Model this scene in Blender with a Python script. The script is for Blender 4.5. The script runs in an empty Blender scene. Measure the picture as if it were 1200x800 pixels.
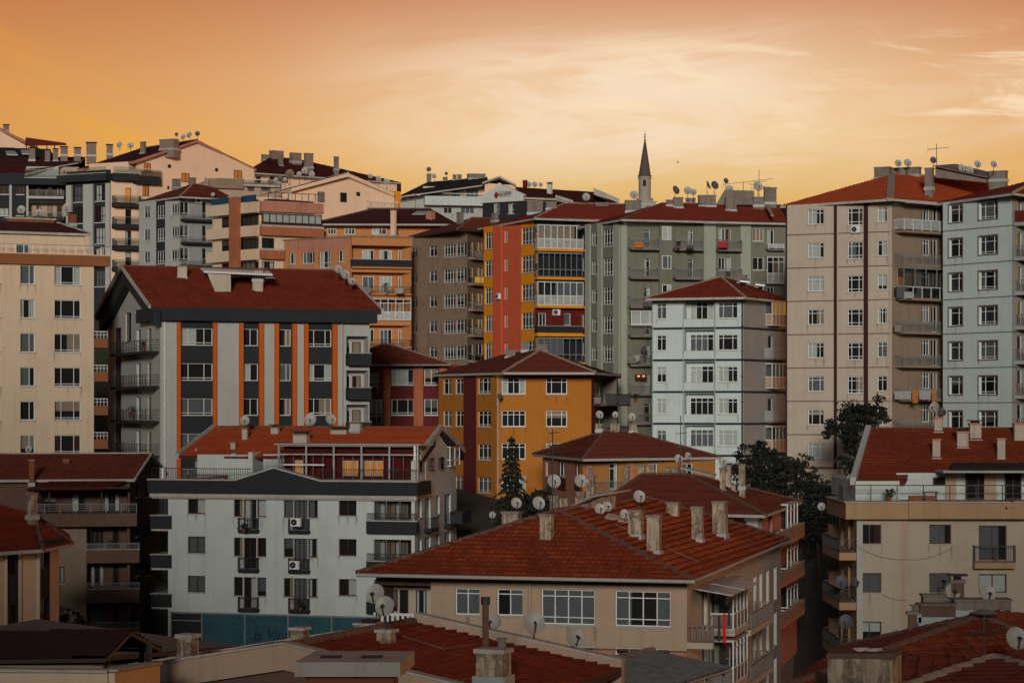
import bpy, math, random, zlib
from mathutils import Vector, Matrix
random.seed(7)
R = math.radians
SC = bpy.context.scene
COL = SC.collection
F, HZ = 2833.0, 480.0            # focal length in px of the 1200 px wide photo, horizon row

# ------------------------------------------------------------------ camera
cam = bpy.data.cameras.new('camera'); camo = bpy.data.objects.new('camera', cam); COL.objects.link(camo)
cam.sensor_width = 36; cam.lens = 36 * F / 1200; cam.shift_y = (HZ - 400) / 1200
cam.clip_start = 1; cam.clip_end = 9000
camo.location = (0, 0, 0); camo.rotation_euler = (R(90), 0, 0)
SC.camera = camo

# ------------------------------------------------------------------ exposure and look
SC.view_settings.view_transform = 'Standard'
SC.view_settings.look = 'None'
SC.view_settings.exposure = 0.0
SC.view_settings.gamma = 1
SC.cycles.max_bounces = 5; SC.cycles.diffuse_bounces = 2; SC.cycles.glossy_bounces = 2
SC.cycles.transparent_max_bounces = 8; SC.cycles.transmission_bounces = 2
SC.cycles.use_adaptive_sampling = True; SC.cycles.adaptive_threshold = 0.02
try:
    SC.cycles.use_denoising = True; SC.cycles.denoiser = 'OPENIMAGEDENOISE'
except Exception: pass

def lin(r, g, b):
    f = lambda c: (c / 255) / 12.92 if c <= 10 else (((c / 255) + .055) / 1.055) ** 2.4
    return (f(r), f(g), f(b), 1)

class NT:
    """small helper to write node trees as expressions"""
    def __init__(s, tree): s.t = tree; s.n = tree.nodes; s.l = tree.links
    def put(s, sock, v):
        if isinstance(v, bpy.types.NodeSocket): s.l.new(v, sock)
        elif v is not None: sock.default_value = v
    def m(s, op, a, b=None, c=None, clamp=False):
        n = s.n.new('ShaderNodeMath'); n.operation = op; n.use_clamp = clamp
        for i, v in enumerate((a, b, c)): s.put(n.inputs[i], v) if v is not None else None
        return n.outputs[0]
    def step(s, x, a, b):
        n = s.n.new('ShaderNodeMapRange'); n.interpolation_type = 'SMOOTHSTEP'
        s.put(n.inputs[0], x); n.inputs[1].default_value = a; n.inputs[2].default_value = b
        return n.outputs[0]
    def mix(s, f, a, b, bt='MIX'):
        n = s.n.new('ShaderNodeMix'); n.data_type = 'RGBA'; n.blend_type = bt
        s.put(n.inputs[0], f); s.put(n.inputs[6], a); s.put(n.inputs[7], b)
        return n.outputs[2]
    def ramp(s, x, stops):
        n = s.n.new('ShaderNodeValToRGB'); e = n.color_ramp.elements
        while len(e) < len(stops): e.new(.5)
        for k, (p, c) in zip(e, stops): k.position = p; k.color = c
        s.put(n.inputs[0], x); return n.outputs[0]
    def noise(s, vec, scale, detail=3, rough=.5, dist=0):
        n = s.n.new('ShaderNodeTexNoise'); s.put(n.inputs['Vector'], vec)
        n.inputs['Scale'].default_value = scale; n.inputs['Detail'].default_value = detail
        n.inputs['Roughness'].default_value = rough; n.inputs['Distortion'].default_value = dist
        return n.outputs['Fac']
    def xyz(s, x, y, z):
        n = s.n.new('ShaderNodeCombineXYZ')
        for i, v in enumerate((x, y, z)): s.put(n.inputs[i], v)
        return n.outputs[0]
    def sep(s, v):
        n = s.n.new('ShaderNodeSeparateXYZ'); s.l.new(v, n.inputs[0]); return n.outputs
    def scale(s, v, k):
        n = s.n.new('ShaderNodeVectorMath'); n.operation = 'MULTIPLY'; s.l.new(v, n.inputs[0]); n.inputs[1].default_value = k
        return n.outputs[0]

# ------------------------------------------------------------------ sky: NISHITA dome plus the sunset glow and thin cloud low in the north
SUN_EL, SUN_AZ = R(10), R(-177)          # azimuth measured from the view direction towards the right
W = bpy.data.worlds.new('World'); SC.world = W; W.use_nodes = True
w = NT(W.node_tree); w.n.clear()
out = w.n.new('ShaderNodeOutputWorld'); bg = w.n.new('ShaderNodeBackground'); w.l.new(bg.outputs[0], out.inputs[0])
FILL = (.235, .21, .205, 1)
BG = 0.10; bg.inputs[1].default_value = BG
sky = w.n.new('ShaderNodeTexSky'); sky.sky_type = 'NISHITA'; sky.sun_disc = False
sky.sun_elevation = SUN_EL; sky.sun_rotation = SUN_AZ; sky.altitude = 900; sky.air_density = 1.0; sky.dust_density = 2.0; sky.ozone_density = 1.5
tc = w.n.new('ShaderNodeTexCoord'); dx, dy, dz = w.sep(tc.outputs['Generated'])
az = w.m('ARCTAN2', dx, dy); el = w.m('ARCSINE', dz)
e01 = w.m('DIVIDE', el, 0.2)                                    # 0..0.2 rad covers the visible sky
edge = w.ramp(e01, [(0.0, lin(232, 160, 44)), (.40, lin(226, 158, 56)), (.62, lin(216, 144, 66)), (.85, lin(194, 121, 70)), (1, lin(172, 101, 66))])
cen = w.ramp(e01, [(0.0, lin(228, 170, 80)), (.42, lin(224, 180, 106)), (.56, lin(240, 206, 156)), (.68, lin(238, 200, 158)), (.85, lin(208, 150, 114)), (1, lin(188, 124, 94))])
bell = w.m('DIVIDE', 1, w.m('ADD', 1, w.m('POWER', w.m('MULTIPLY', w.m('ABSOLUTE', w.m('SUBTRACT', az, .06)), 7.0), 3)))
base = w.mix(bell, edge, cen)
# clouds in (azimuth, elevation) space, stretched along the horizon
cv = w.xyz(w.m('MULTIPLY', az, 5.0), w.m('ADD', w.m('MULTIPLY', el, 26), w.m('MULTIPLY', az, -2.2)), 0.3)
c1 = w.noise(cv, 1.7, 8, .64, .9)
c2 = w.noise(w.xyz(w.m('MULTIPLY', az, 12.0), w.m('ADD', w.m('MULTIPLY', el, 70), w.m('MULTIPLY', az, 5)), 4.1), 1.0, 5, .6, 1.2)
band = w.m('MULTIPLY', w.step(el, .085, .115), w.m('SUBTRACT', 1, w.step(el, .135, .168)))
soft = w.m('MULTIPLY', w.step(c1, .38, .62), w.m('MULTIPLY', w.m('MULTIPLY', band, w.step(az, -.11, .06)), w.m('SUBTRACT', 1, w.m('MULTIPLY', .75, w.step(az, .06, .17)))))
wisp = w.m('MULTIPLY', w.step(c2, .46, .66), w.m('MULTIPLY', w.m('MULTIPLY', w.step(el, .105, .125), w.m('SUBTRACT', 1, w.step(el, .143, .16))), w.step(az, -.03, .09)))
base = w.mix(w.m('MULTIPLY', soft, .9), base, lin(248, 222, 194))
base = w.mix(w.m('MULTIPLY', wisp, .8), base, lin(252, 226, 190))
lw = w.m('MULTIPLY', w.step(w.noise(w.xyz(w.m('MULTIPLY', az, 4.0), w.m('ADD', w.m('MULTIPLY', el, 40), w.m('MULTIPLY', az, 14)), 9), 1.2, 4, .5), .5, .75), w.m('SUBTRACT', 1, w.step(az, -.12, -.02)))
base = w.mix(w.m('MULTIPLY', lw, .35), base, lin(238, 172, 50))
# the glow fades upwards and round to the sides into the NISHITA dome
up = w.m('SUBTRACT', 1, w.step(el, .20, .62)); side = w.m('MAXIMUM', w.step(dy, .45, .92), w.m('MULTIPLY', w.step(dx, .3, .8), w.m('MULTIPLY', w.step(dy, -.35, .1), .8)))
mask = w.m('MULTIPLY', up, side)
k = w.n.new('ShaderNodeVectorMath'); k.operation = 'SCALE'; w.l.new(base, k.inputs[0]); w.l.new(w.m('MULTIPLY', 1 / BG, w.m('ADD', 1, w.m('MULTIPLY', w.step(dx, .35, .8), 2.8))), k.inputs['Scale'])
GLOW = k.outputs[0]
# the pale dusk dome behind and above the camera, brighter towards the open west (left)
lf = w.m('ADD', 1.0, 0.0)
fs = w.n.new('ShaderNodeVectorMath'); fs.operation = 'SCALE'; w.l.new(w.mix(1.0, sky.outputs[0], FILL, 'MULTIPLY'), fs.inputs[0]); w.l.new(lf, fs.inputs['Scale'])
w.l.new(w.mix(mask, fs.outputs[0], GLOW), bg.inputs[0])

# ------------------------------------------------------------------ sun: soft low light from behind the camera, over an unseen ridge added to shade the foreground
sl = bpy.data.lights.new('sun', 'SUN'); sl.energy = 1.75; sl.angle = R(9); sl.color = (1.0, .94, .86); sl.specular_factor = .15
so = bpy.data.objects.new('sun', sl); COL.objects.link(so)
tosun = Vector((math.sin(SUN_AZ) * math.cos(SUN_EL), math.cos(SUN_AZ) * math.cos(SUN_EL), math.sin(SUN_EL)))
so.rotation_euler = tosun.to_track_quat('Z', 'Y').to_euler(); so.location = tosun * 60

# ------------------------------------------------------------------ materials
MATS = {}
def mat(name, fn):
    if name not in MATS:
        m = bpy.data.materials.new(name); m.use_nodes = True; t = NT(m.node_tree); t.n.clear()
        o = t.n.new('ShaderNodeOutputMaterial'); p = t.n.new('ShaderNodeBsdfPrincipled'); t.l.new(p.outputs[0], o.inputs[0])
        fn(t, p, o); MATS[name] = m
    return MATS[name]
def bump(t, p, h, dist, strength=1):
    b = t.n.new('ShaderNodeBump'); b.inputs['Distance'].default_value = dist; b.inputs['Strength'].default_value = strength
    t.l.new(h, b.inputs['Height']); t.l.new(b.outputs[0], p.inputs['Normal'])
def pos(t): return t.n.new('ShaderNodeNewGeometry').outputs['Position']
def plaster(name, c, dirt=.22, streak=.25, rough=.9):
    """painted render: cloudy mottling, rain streaks, small chips, fine grain bump"""
    def fn(t, p, o):
        P_ = pos(t)
        big = t.noise(P_, .35, 5, .6); mid = t.noise(P_, 2.2, 4, .6)
        st = t.noise(t.scale(P_, (3.2, 3.2, .16)), 1.0, 5, .65)
        f1 = t.m('MULTIPLY', t.step(big, .46, .63), dirt)
        f2 = t.m('MULTIPLY', t.step(st, .50, .66), streak)
        f3 = t.m('MULTIPLY', t.step(mid, .5, .68), dirt * .6)
        col = t.mix(f1, (*c, 1), (c[0] * .62, c[1] * .60, c[2] * .55, 1))
        col = t.mix(f2, col, (c[0] * .5, c[1] * .48, c[2] * .44, 1))
        col = t.mix(f3, col, (min(1, c[0] * 1.18), min(1, c[1] * 1.15), min(1, c[2] * 1.1), 1))
        t.l.new(col, p.inputs['Base Color']); p.inputs['Roughness'].default_value = rough; p.inputs['Specular IOR Level'].default_value = .2
        bump(t, p, t.m('ADD', t.noise(P_, 14, 4, .7), t.m('MULTIPLY', mid, .5)), .02, .6)
    return mat(name, fn)
def grimy(name):
    """old chimney render: soot running down, bare patches, pale lime"""
    def fn(t, p, o):
        P_ = pos(t); st = t.noise(t.scale(P_, (5, 5, .5)), 1.0, 5, .7); bl = t.noise(P_, 1.6, 5, .65, .6); fi = t.noise(P_, 9, 4, .7)
        c = t.mix(t.step(st, .38, .62), (.50, .41, .30, 1), (.20, .145, .10, 1)); c = t.mix(t.m('MULTIPLY', t.step(bl, .50, .60), .8), c, (.13, .10, .08, 1)); c = t.mix(t.m('MULTIPLY', t.step(fi, .55, .68), .5), c, (.60, .52, .40, 1))
        t.l.new(c, p.inputs['Base Color']); p.inputs['Roughness'].default_value = .95; p.inputs['Specular IOR Level'].default_value = .15; bump(t, p, t.m('ADD', fi, bl), .03, .8)
    return mat(name, fn)
def plain(name, c, rough=.6, metal=0, vary=.15):
    def fn(t, p, o):
        n = t.noise(pos(t), 3, 4, .6)
        t.l.new(t.mix(t.m('MULTIPLY', t.step(n, .4, .75), vary * 2), (*c, 1), (c[0] * .55, c[1] * .53, c[2] * .5, 1)), p.inputs['Base Color'])
        p.inputs['Roughness'].default_value = rough; p.inputs['Metallic'].default_value = metal
    return mat(name, fn)
LAP = {}
def tile(name, c, c2, stain=.5, cw=.24):
    """clay tile: every tile its own tone, waves across the course, lichen and soot patches"""
    def fn(t, p, o):
        uv = t.n.new('ShaderNodeUVMap').outputs[0]; u, v, _ = t.sep(uv)
        cell = t.xyz(t.m('FLOOR', t.m('DIVIDE', u, cw)), t.m('FLOOR', t.m('DIVIDE', v, .33)), 0)
        wn = t.n.new('ShaderNodeTexWhiteNoise'); t.l.new(cell, wn.inputs['Vector'])
        P_ = pos(t)
        col = t.mix(wn.outputs['Value'], (*c, 1), (*c2, 1))
        col = t.mix(t.m('MULTIPLY', t.step(t.noise(P_, .45, 5, .65), .46, .60), stain), col, (c2[0] * .45, c2[1] * .5, c2[2] * .6, 1))
        col = t.mix(t.m('MULTIPLY', t.step(t.noise(P_, 2.5, 5, .7), .54, .66), stain * .8), col, (.10, .075, .05, 1))
        col = t.mix(t.m('MULTIPLY', t.step(t.noise(t.scale(P_, (1, 1, 1)), 5.5, 3, .6), .60, .72), .6), col, (min(1, c[0] * 1.5), c[1] * 1.7, c[2] * 1.6, 1))
        t.l.new(col, p.inputs['Base Color']); p.inputs['Roughness'].default_value = .9; p.inputs['Specular IOR Level'].default_value = .12
        stv = t.noise(t.xyz(t.m('MULTIPLY', u, 1.6), t.m('MULTIPLY', v, .22), 0), 1.0, 5, .7)
        col2 = t.mix(t.m('MULTIPLY', t.step(stv, .50, .68), .55), col, (c2[0] * .5, c2[1] * .5, c2[2] * .6, 1)); t.l.new(col2, p.inputs['Base Color'])
        wave = t.m('ABSOLUTE', t.m('SINE', t.m('MULTIPLY', u, math.pi / cw)))
        bump(t, p, t.m('ADD', wave, t.m('MULTIPLY', wn.outputs['Value'], .25)), .05, .8)
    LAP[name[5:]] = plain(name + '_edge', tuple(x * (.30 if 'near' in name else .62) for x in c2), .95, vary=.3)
    return mat(name, fn)
def glass():
    def fn(t, p, o):
        t.n.remove(p)
        tr = t.n.new('ShaderNodeBsdfTransparent'); tr.inputs[0].default_value = (.80, .84, .84, 1)
        g = t.n.new('ShaderNodeBsdfGlossy'); g.inputs['Roughness'].default_value = .04; g.inputs[0].default_value = (.9, .95, 1, 1)
        fr = t.n.new('ShaderNodeFresnel'); fr.inputs[0].default_value = 1.5
        b = t.n.new('ShaderNodeBump'); b.inputs['Distance'].default_value = .02; b.inputs['Strength'].default_value = .15
        t.l.new(t.noise(pos(t), 1.1, 2), b.inputs['Height']); t.l.new(b.outputs[0], g.inputs['Normal'])
        mx = t.n.new('ShaderNodeMixShader'); t.l.new(t.m('ADD', t.m('MULTIPLY', fr.outputs[0], .8), .0, clamp=True), mx.inputs[0])
        t.l.new(tr.outputs[0], mx.inputs[1]); t.l.new(g.outputs[0], mx.inputs[2]); t.l.new(mx.outputs[0], o.inputs[0])
    return mat('glass', fn)
def lit(name, c, e):
    def fn(t, p, o):
        p.inputs['Base Color'].default_value = (*c, 1); p.inputs['Emission Color'].default_value = (*c, 1); p.inputs['Emission Strength'].default_value = e
        p.inputs['Roughness'].default_value = .6
    return mat(name, fn)

def stain():
    def fn(t, p, o):
        uv = t.n.new('ShaderNodeUVMap').outputs[0]; u, v, _ = t.sep(uv); P_ = pos(t)
        st = t.noise(t.scale(P_, (9, 9, .5)), 1.0, 4, .7)
        edge = t.m('MULTIPLY', t.step(u, 0, .35), t.m('SUBTRACT', 1, t.step(u, .65, 1)))
        a = t.m('MULTIPLY', t.m('MULTIPLY', t.step(st, .36, .62), edge), t.m('MULTIPLY', t.step(v, 0, .9), .34))
        p.inputs['Base Color'].default_value = (.06, .048, .036, 1); p.inputs['Roughness'].default_value = .95; p.inputs['Specular IOR Level'].default_value = .1
        t.l.new(a, p.inputs['Alpha'])
    return mat('rain_stain', fn)
M = dict(stain=stain(), capconc=plaster('pale_concrete', (.50, .46, .41), .5, .3),
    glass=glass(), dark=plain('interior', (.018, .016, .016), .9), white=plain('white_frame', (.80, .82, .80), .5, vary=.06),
    brown=plain('brown_frame', (.085, .020, .014), .5), grey=plain('grey_metal', (.22, .23, .23), .5), black=plain('black_metal', (.018, .018, .02), .5),
    cur=plain('sheer_curtain', (.62, .62, .58), .9, vary=.1), cur2=plain('cream_curtain', (.40, .30, .22), .9), cur3=plain('grey_curtain', (.17, .18, .19), .9), cur4=plain('wine_curtain', (.085, .03, .03), .9),
    glow=lit('orange_glow_sheet', (.80, .30, .06), .30), lamp=lit('lit_lamp', (1, .62, .25), .5),  # glow: orange window glow put in as weak emission
    gutter=plain('gutter', (.42, .40, .36), .6), lead=plain('flashing', (.38, .42, .42), .5), pipe=plain('pipe', (.40, .42, .40), .5),
    dish=plain('dish_paint', (.42, .40, .36), .5, vary=.2), dishd=plain('dish_dark', (.10, .10, .11), .6), dishb=plain('dish_brown', (.20, .14, .10), .6), bracket=plain('bracket', (.035, .035, .035), .6),
    stucco=grimy('chimney_plaster'), stucco2=plaster('cream_chimney', (.52, .45, .36), .3, .35), hillch=plaster('brown_chimney', (.27, .20, .16), .4, .4), conc=plaster('concrete', (.24, .205, .175), .5, .5),
    white_w=plaster('white_render', (.60, .655, .62), .16, .16), teal_w=plaster('pale_render', (.59, .69, .66), .14, .12),
    cream=plaster('cream_render', (.74, .57, .40), .15, .15), beige=plaster('beige_render', (.50, .365, .26), .15, .18), pinkbeige=plaster('pink_beige_render', (.56, .47, .375), .14, .14),
    peach=plaster('peach_render', (.92, .64, .44), .12, .10), orange=plaster('orange_render', (.58, .245, .09), .22, .2), ochre=plaster('ochre_render', (.50, .185, .03), .15, .15),
    yellow=plaster('yellow_render', (.86, .31, .012), .12, .1), plum=plaster('plum_trim', (.055, .02, .022), .2, .2), dullochre=plaster('dull_ochre_render', (.42, .19, .055), .3, .3), creamgrey=plaster('cream_grey_render', (.50, .43, .335), .2, .2), tan=plaster('tan_render', (.46, .29, .165), .2, .2), red=plaster('red_render', (.74, .135, .06), .12, .12), dkred=plaster('dark_red_render', (.14, .018, .015), .3, .2),
    maroon=plaster('maroon_render', (.13, .022, .022), .25, .2), salmon=plaster('salmon_render', (.50, .22, .15), .3, .3), terra=plaster('terracotta_render', (.44, .15, .07), .3, .3),
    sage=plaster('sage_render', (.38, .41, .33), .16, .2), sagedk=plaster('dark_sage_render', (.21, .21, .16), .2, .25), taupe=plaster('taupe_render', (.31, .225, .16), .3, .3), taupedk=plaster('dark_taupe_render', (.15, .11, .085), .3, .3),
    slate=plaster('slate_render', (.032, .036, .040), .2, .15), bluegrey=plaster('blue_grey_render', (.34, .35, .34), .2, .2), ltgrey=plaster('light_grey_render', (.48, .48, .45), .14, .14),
    brownw=plaster('brown_render', (.16, .095, .07), .25, .2), brbal=plaster('brown_balcony', (.30, .115, .045), .2, .2), orgstripe=plaster('orange_paint', (.62, .125, .014), .1, .1),
    blacktrim=plaster('black_trim', (.03, .032, .036), .2, .1), tealg=plain('teal_panel', (.045, .115, .145), .15, vary=.3), blue=plain('blue_panel', (.02, .07, .12), .5),
    felt=plaster('roof_felt', (.15, .14, .13), .7, .2), metal=plain('roof_sheet', (.17, .16, .155), .6, vary=.5), sheet=plain('bright_sheet', (.55, .57, .56), .4, .3, vary=.4),
    chair_red=plain('red_chair', (.38, .03, .02), .8), skin_red=plain('red_cloth', (.80, .015, .01), .9, vary=.05), cloth_o=plain('orange_cloth', (.50, .18, .03), .9), cloth_g=plain('grey_cloth', (.35, .33, .32), .9), cloth_d=plain('dark_cloth', (.07, .04, .05), .9),
    stone=plaster('coping_stone', (.50, .47, .42), .5, .35), brick=plaster('rusty_brick', (.26, .09, .04), .5, .3), wood=plain('dark_timber', (.035, .02, .014), .7),
    cap_l=plain('light_ridge', (.36, .28, .22), .9, vary=.4), cap_d=plain('dark_ridge', (.16, .085, .06), .9, vary=.4),
    t_red=tile('tile_red', (.46, .070, .022), (.26, .032, .013), .5), t_bright=tile('tile_bright', (.74, .15, .032), (.55, .095, .024), .22), t_dark=tile('tile_dark', (.12, .016, .012), (.06, .009, .008), .4),
    t_brown=tile('tile_brown', (.36, .075, .034), (.20, .038, .02), .5), t_maroon=tile('tile_maroon', (.055, .010, .009), (.035, .006, .006), .3), t_near=tile('tile_near', (.80, .15, .03), (.42, .06, .016), .38, .28), t_black=tile('tile_black', (.03, .028, .03), (.02, .02, .022), .3),
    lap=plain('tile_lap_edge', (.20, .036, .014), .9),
    leaf=plain('leaf', (.018, .021, .010), .8, vary=.5), leaf2=plain('leaf_dark', (.010, .013, .007), .8, vary=.5), bark=plain('bark', (.06, .042, .03), .9),
)

# ------------------------------------------------------------------ mesh helpers
class MB:
    def __init__(s): s.v = []; s.f = []; s.mi = []; s.uv = []; s.mats = []
    def mid(s, m):
        m = M[m] if isinstance(m, str) else m
        if m not in s.mats: s.mats.append(m)
        return s.mats.index(m)
    def face(s, pts, m, uv=None):
        i = len(s.v); s.v += [tuple(p) for p in pts]; s.f.append(tuple(range(i, i + len(pts)))); s.mi.append(s.mid(m)); s.uv.append(uv)
    def hexa(s, c, m):
        """c: 8 corners, bottom 4 CCW from above then top 4"""
        i = len(s.v); s.v += [tuple(p) for p in c]; k = s.mid(m)
        for q in ((3, 2, 1, 0), (4, 5, 6, 7), (0, 1, 5, 4), (1, 2, 6, 5), (2, 3, 7, 6), (3, 0, 4, 7)):
            s.f.append(tuple(i + j for j in q)); s.mi.append(k); s.uv.append(None)
    def box(s, a, b, m):
        x0, y0, z0 = a; x1, y1, z1 = b
        s.hexa([(x0, y0, z0), (x1, y0, z0), (x1, y1, z0), (x0, y1, z0), (x0, y0, z1), (x1, y0, z1), (x1, y1, z1), (x0, y1, z1)], m)
    def tube(s, a, b, r0, m, r1=None, n=8, caps=True):
        a, b = Vector(a), Vector(b); r1 = r0 if r1 is None else r1
        d = (b - a).normalized(); x = d.orthogonal().normalized(); y = d.cross(x)
        i = len(s.v); k = s.mid(m)
        for c, r in ((a, r0), (b, r1)):
            s.v += [tuple(c + (x * math.cos(2 * math.pi * j / n) + y * math.sin(2 * math.pi * j / n)) * r) for j in range(n)]
        for j in range(n):
            s.f.append((i + j, i + (j + 1) % n, i + n + (j + 1) % n, i + n + j)); s.mi.append(k); s.uv.append(None)
        if caps:
            s.f.append(tuple(i + n - 1 - j for j in range(n))); s.mi.append(k); s.uv.append(None)
            s.f.append(tuple(i + n + j for j in range(n))); s.mi.append(k); s.uv.append(None)
    def mesh(s, name, org=(0, 0, 0), smooth=False):
        me = bpy.data.meshes.new(name); ox, oy, oz = org
        me.from_pydata([(x - ox, y - oy, z - oz) for x, y, z in s.v], [], s.f)
        for m in s.mats: me.materials.append(m)
        me.polygons.foreach_set('material_index', s.mi)
        if any(u is not None for u in s.uv):
            ul = me.uv_layers.new(name='UVMap'); k = 0
            for f, u in zip(s.f, s.uv):
                for j in range(len(f)):
                    if u is not None: ul.data[k].uv = u[j]
                    k += 1
        if smooth: me.polygons.foreach_set('use_smooth', [True] * len(me.polygons))
        me.update(); return me

def wloc(o):
    v = Vector((0, 0, 0))
    while o is not None: v = v + o.location; o = o.parent
    return v
def obj(name, mb, parent=None, smooth=False):
    """link an MB (world coordinates) as one mesh object, origin at the middle of its foot"""
    xs = [p[0] for p in mb.v]; ys = [p[1] for p in mb.v]; zs = [p[2] for p in mb.v]
    org = Vector(((min(xs) + max(xs)) / 2, (min(ys) + max(ys)) / 2, min(zs)))
    o = bpy.data.objects.new(name, mb.mesh(name, org, smooth)); COL.objects.link(o)
    if parent is not None: o.parent = parent; o.location = org - wloc(parent)
    else: o.location = org
    return o
def obj_each(name, mb, parent):
    """every eight-cornered piece of the mesh as an object of its own"""
    for i in range(0, len(mb.v), 8):
        q = MB(); q.hexa(mb.v[i:i + 8], mb.mats[mb.mi[i // 8 * 6]]); obj(name, q, parent)
def empty(name, loc):
    o = bpy.data.objects.new(name, None); COL.objects.link(o); o.location = loc; o.empty_display_size = .5; return o
def tag(o, label, cat, group=None, kind=None):
    if label: o['label'] = label
    if cat: o['category'] = cat
    if group: o['group'] = group
    if kind: o['kind'] = kind
    return o

def P(px, py, D): return Vector(((px - 600) / F * D, D, (HZ - py) / F * D))
def PZ(px, z, D): return Vector(((px - 600) / F * D, D, z))
def ground(D):
    k = [(0, -19), (60, -20), (120, -20), (178, -18.5), (200, -9), (235, -6), (270, 2), (300, 9), (340, 16), (420, 19), (900, 16), (6000, 0)]
    for (a, za), (b, zb) in zip(k, k[1:]):
        if D <= b:
            t = (D - a) / (b - a); t = t * t * (3 - 2 * t); return za + (zb - za) * t
    return 0

# ------------------------------------------------------------------ facades
class Fac:
    def __init__(s, A, B):
        s.A = Vector(A[:2]); s.B = Vector(B[:2]); s.L = (s.B - s.A).length; s.d = (s.B - s.A) / s.L; s.n = Vector((s.d.y, -s.d.x))
    def u(s, px, o=0):
        rx = (px - 600) / F; A = s.A + s.n * o
        return (A.y * rx - A.x) / (s.d.x - s.d.y * rx)
    def D(s, px, o=0): return s.A.y + s.n.y * o + s.u(px, o) * s.d.y
    def z(s, px, py, o=0): return (HZ - py) / F * s.D(px, o)
    def W(s, u, z, o=0): return Vector((s.A.x + s.d.x * u + s.n.x * o, s.A.y + s.d.y * u + s.n.y * o, z))
    def box(s, mb, u0, u1, z0, z1, o0, o1, m):
        W = s.W
        mb.hexa([W(u0, z0, o1), W(u1, z0, o1), W(u1, z0, o0), W(u0, z0, o0), W(u0, z1, o1), W(u1, z1, o1), W(u1, z1, o0), W(u0, z1, o0)], m)
    def rect(s, x0, x1, y0, y1, o=0):
        xm = (x0 + x1) / 2
        return s.u(x0, o), s.u(x1, o), s.z(xm, y1, o), s.z(xm, y0, o)

WCACHE = {}
def win_meshes(w, h, frame, nx, transom, low, flat, cvar, split):
    key = (round(w, 2), round(h, 2), frame, nx, transom, low, flat, cvar, split)
    if key in WCACHE: return WCACHE[key]
    t = .06 if w > .7 else .045
    f = MB(); y0, y1 = 0, .06
    f.box((0, y0, 0), (w, y1, t), frame); f.box((0, y0, h - t), (w, y1, h), frame)
    f.box((0, y0, t), (t, y1, h - t), frame); f.box((w - t, y0, t), (w, y1, h - t), frame)
    xs = []
    if nx > 1:
        wd = [1.0] * nx
        if split == 1 and nx == 3: wd = [.8, 1.5, .8]
        if split == 2 and nx >= 3: wd = [1.3] + [1.0] * (nx - 2) + [.8]
        if split == 3 and nx == 2: wd = [1.35, .8]
        a = 0; S = sum(wd)
        for k in wd[:-1]: a += k / S * w; xs.append(a)
    hh = h
    for x in xs: f.box((x - t * .45, y0 - .004, t), (x + t * .45, y1 - .004, h - t), frame)
    if transom: zt = h * (1 - transom); f.box((t, y0 - .002, zt - t * .4), (w - t, y1 - .002, zt + t * .4), frame)
    if low: zl = h * low; f.box((t, y0 - .003, zl - t * .4), (w - t, y1 - .003, zl + t * .4), frame)
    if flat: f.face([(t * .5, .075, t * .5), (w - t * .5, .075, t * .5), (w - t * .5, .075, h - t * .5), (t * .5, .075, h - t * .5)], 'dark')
    p = MB(); p.face([(t * .5, .03, t * .5), (w - t * .5, .03, t * .5), (w - t * .5, .03, h - t * .5), (t * .5, .03, h - t * .5)], 'glass')
    c = None
    yc = .062 if flat else .16
    if cvar:
        c = MB(); rng = random.Random(zlib.crc32(repr(key).encode()))
        kind, cm = cvar; segs = []
        if kind == 'full': segs = [(.02, .98)]
        elif kind == 'sides': segs = [(.02, .28), (.72, .98)]
        elif kind == 'left': segs = [(.02, .52)]
        elif kind == 'right': segs = [(.5, .98)]
        elif kind == 'most': segs = [(.02, .74)]
        elif kind == 'blind': segs = []
        zb = .03
        for a, b in segs:
            n = max(4, int((b - a) * w / .07)); amp = .004 if flat else .035
            for i in range(n):
                xa, xb = (a + (b - a) * i / n) * w, (a + (b - a) * (i + 1) / n) * w
                ya, yb = yc + amp * (i % 2) * rng.uniform(.4, 1), yc + amp * ((i + 1) % 2) * rng.uniform(.4, 1)
                if i: ya = last
                last = yb
                c.face([(xa, ya, zb), (xb, yb, zb), (xb, yb, h - .03), (xa, ya, h - .03)], cm)
        if kind == 'roll':
            q = h * rng.uniform(.35, .75); c.face([(.03, yc, h - q), (w - .03, yc, h - q), (w - .03, yc, h - .03), (.03, yc, h - .03)], cm)
        if kind == 'blind':
            zz = h * rng.choice([.25, .45, .1]); n = max(3, int((h - zz) / .12))
            for i in range(n):
                za = zz + (h - .03 - zz) * i / n; zc = zz + (h - .03 - zz) * (i + 1) / n
                c.face([(.04, yc + .004, za), (w - .04, yc + .004, za), (w - .04, yc - .002, zc - .012), (.04, yc - .002, zc - .012)], cm)
        if kind == 'glow': c.face([(.04, yc, .04), (w - .04, yc, .04), (w - .04, yc, h - .04), (.04, yc, h - .04)], 'glow')  # flat emissive sheet added behind the pane for the orange glow
    r = (f.mesh('window'), p.mesh('pane'), c.mesh('curtain') if c and c.f else None)
    WCACHE[key] = r; return r

CKINDS = [('full', 'cur3'), ('full', 'cur3'), ('full', 'cur'), ('sides', 'cur'), ('sides', 'cur4'), ('left', 'cur'), ('right', 'cur'), ('most', 'cur'), ('blind', 'cur3'), ('full', 'cur3'), ('right', 'cur2'), ('roll', 'cur'), ('roll', 'cur2'), ('sides', 'cur'), None, None, None, None, ('most', 'cur3'), ('left', 'cur3')]

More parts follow.
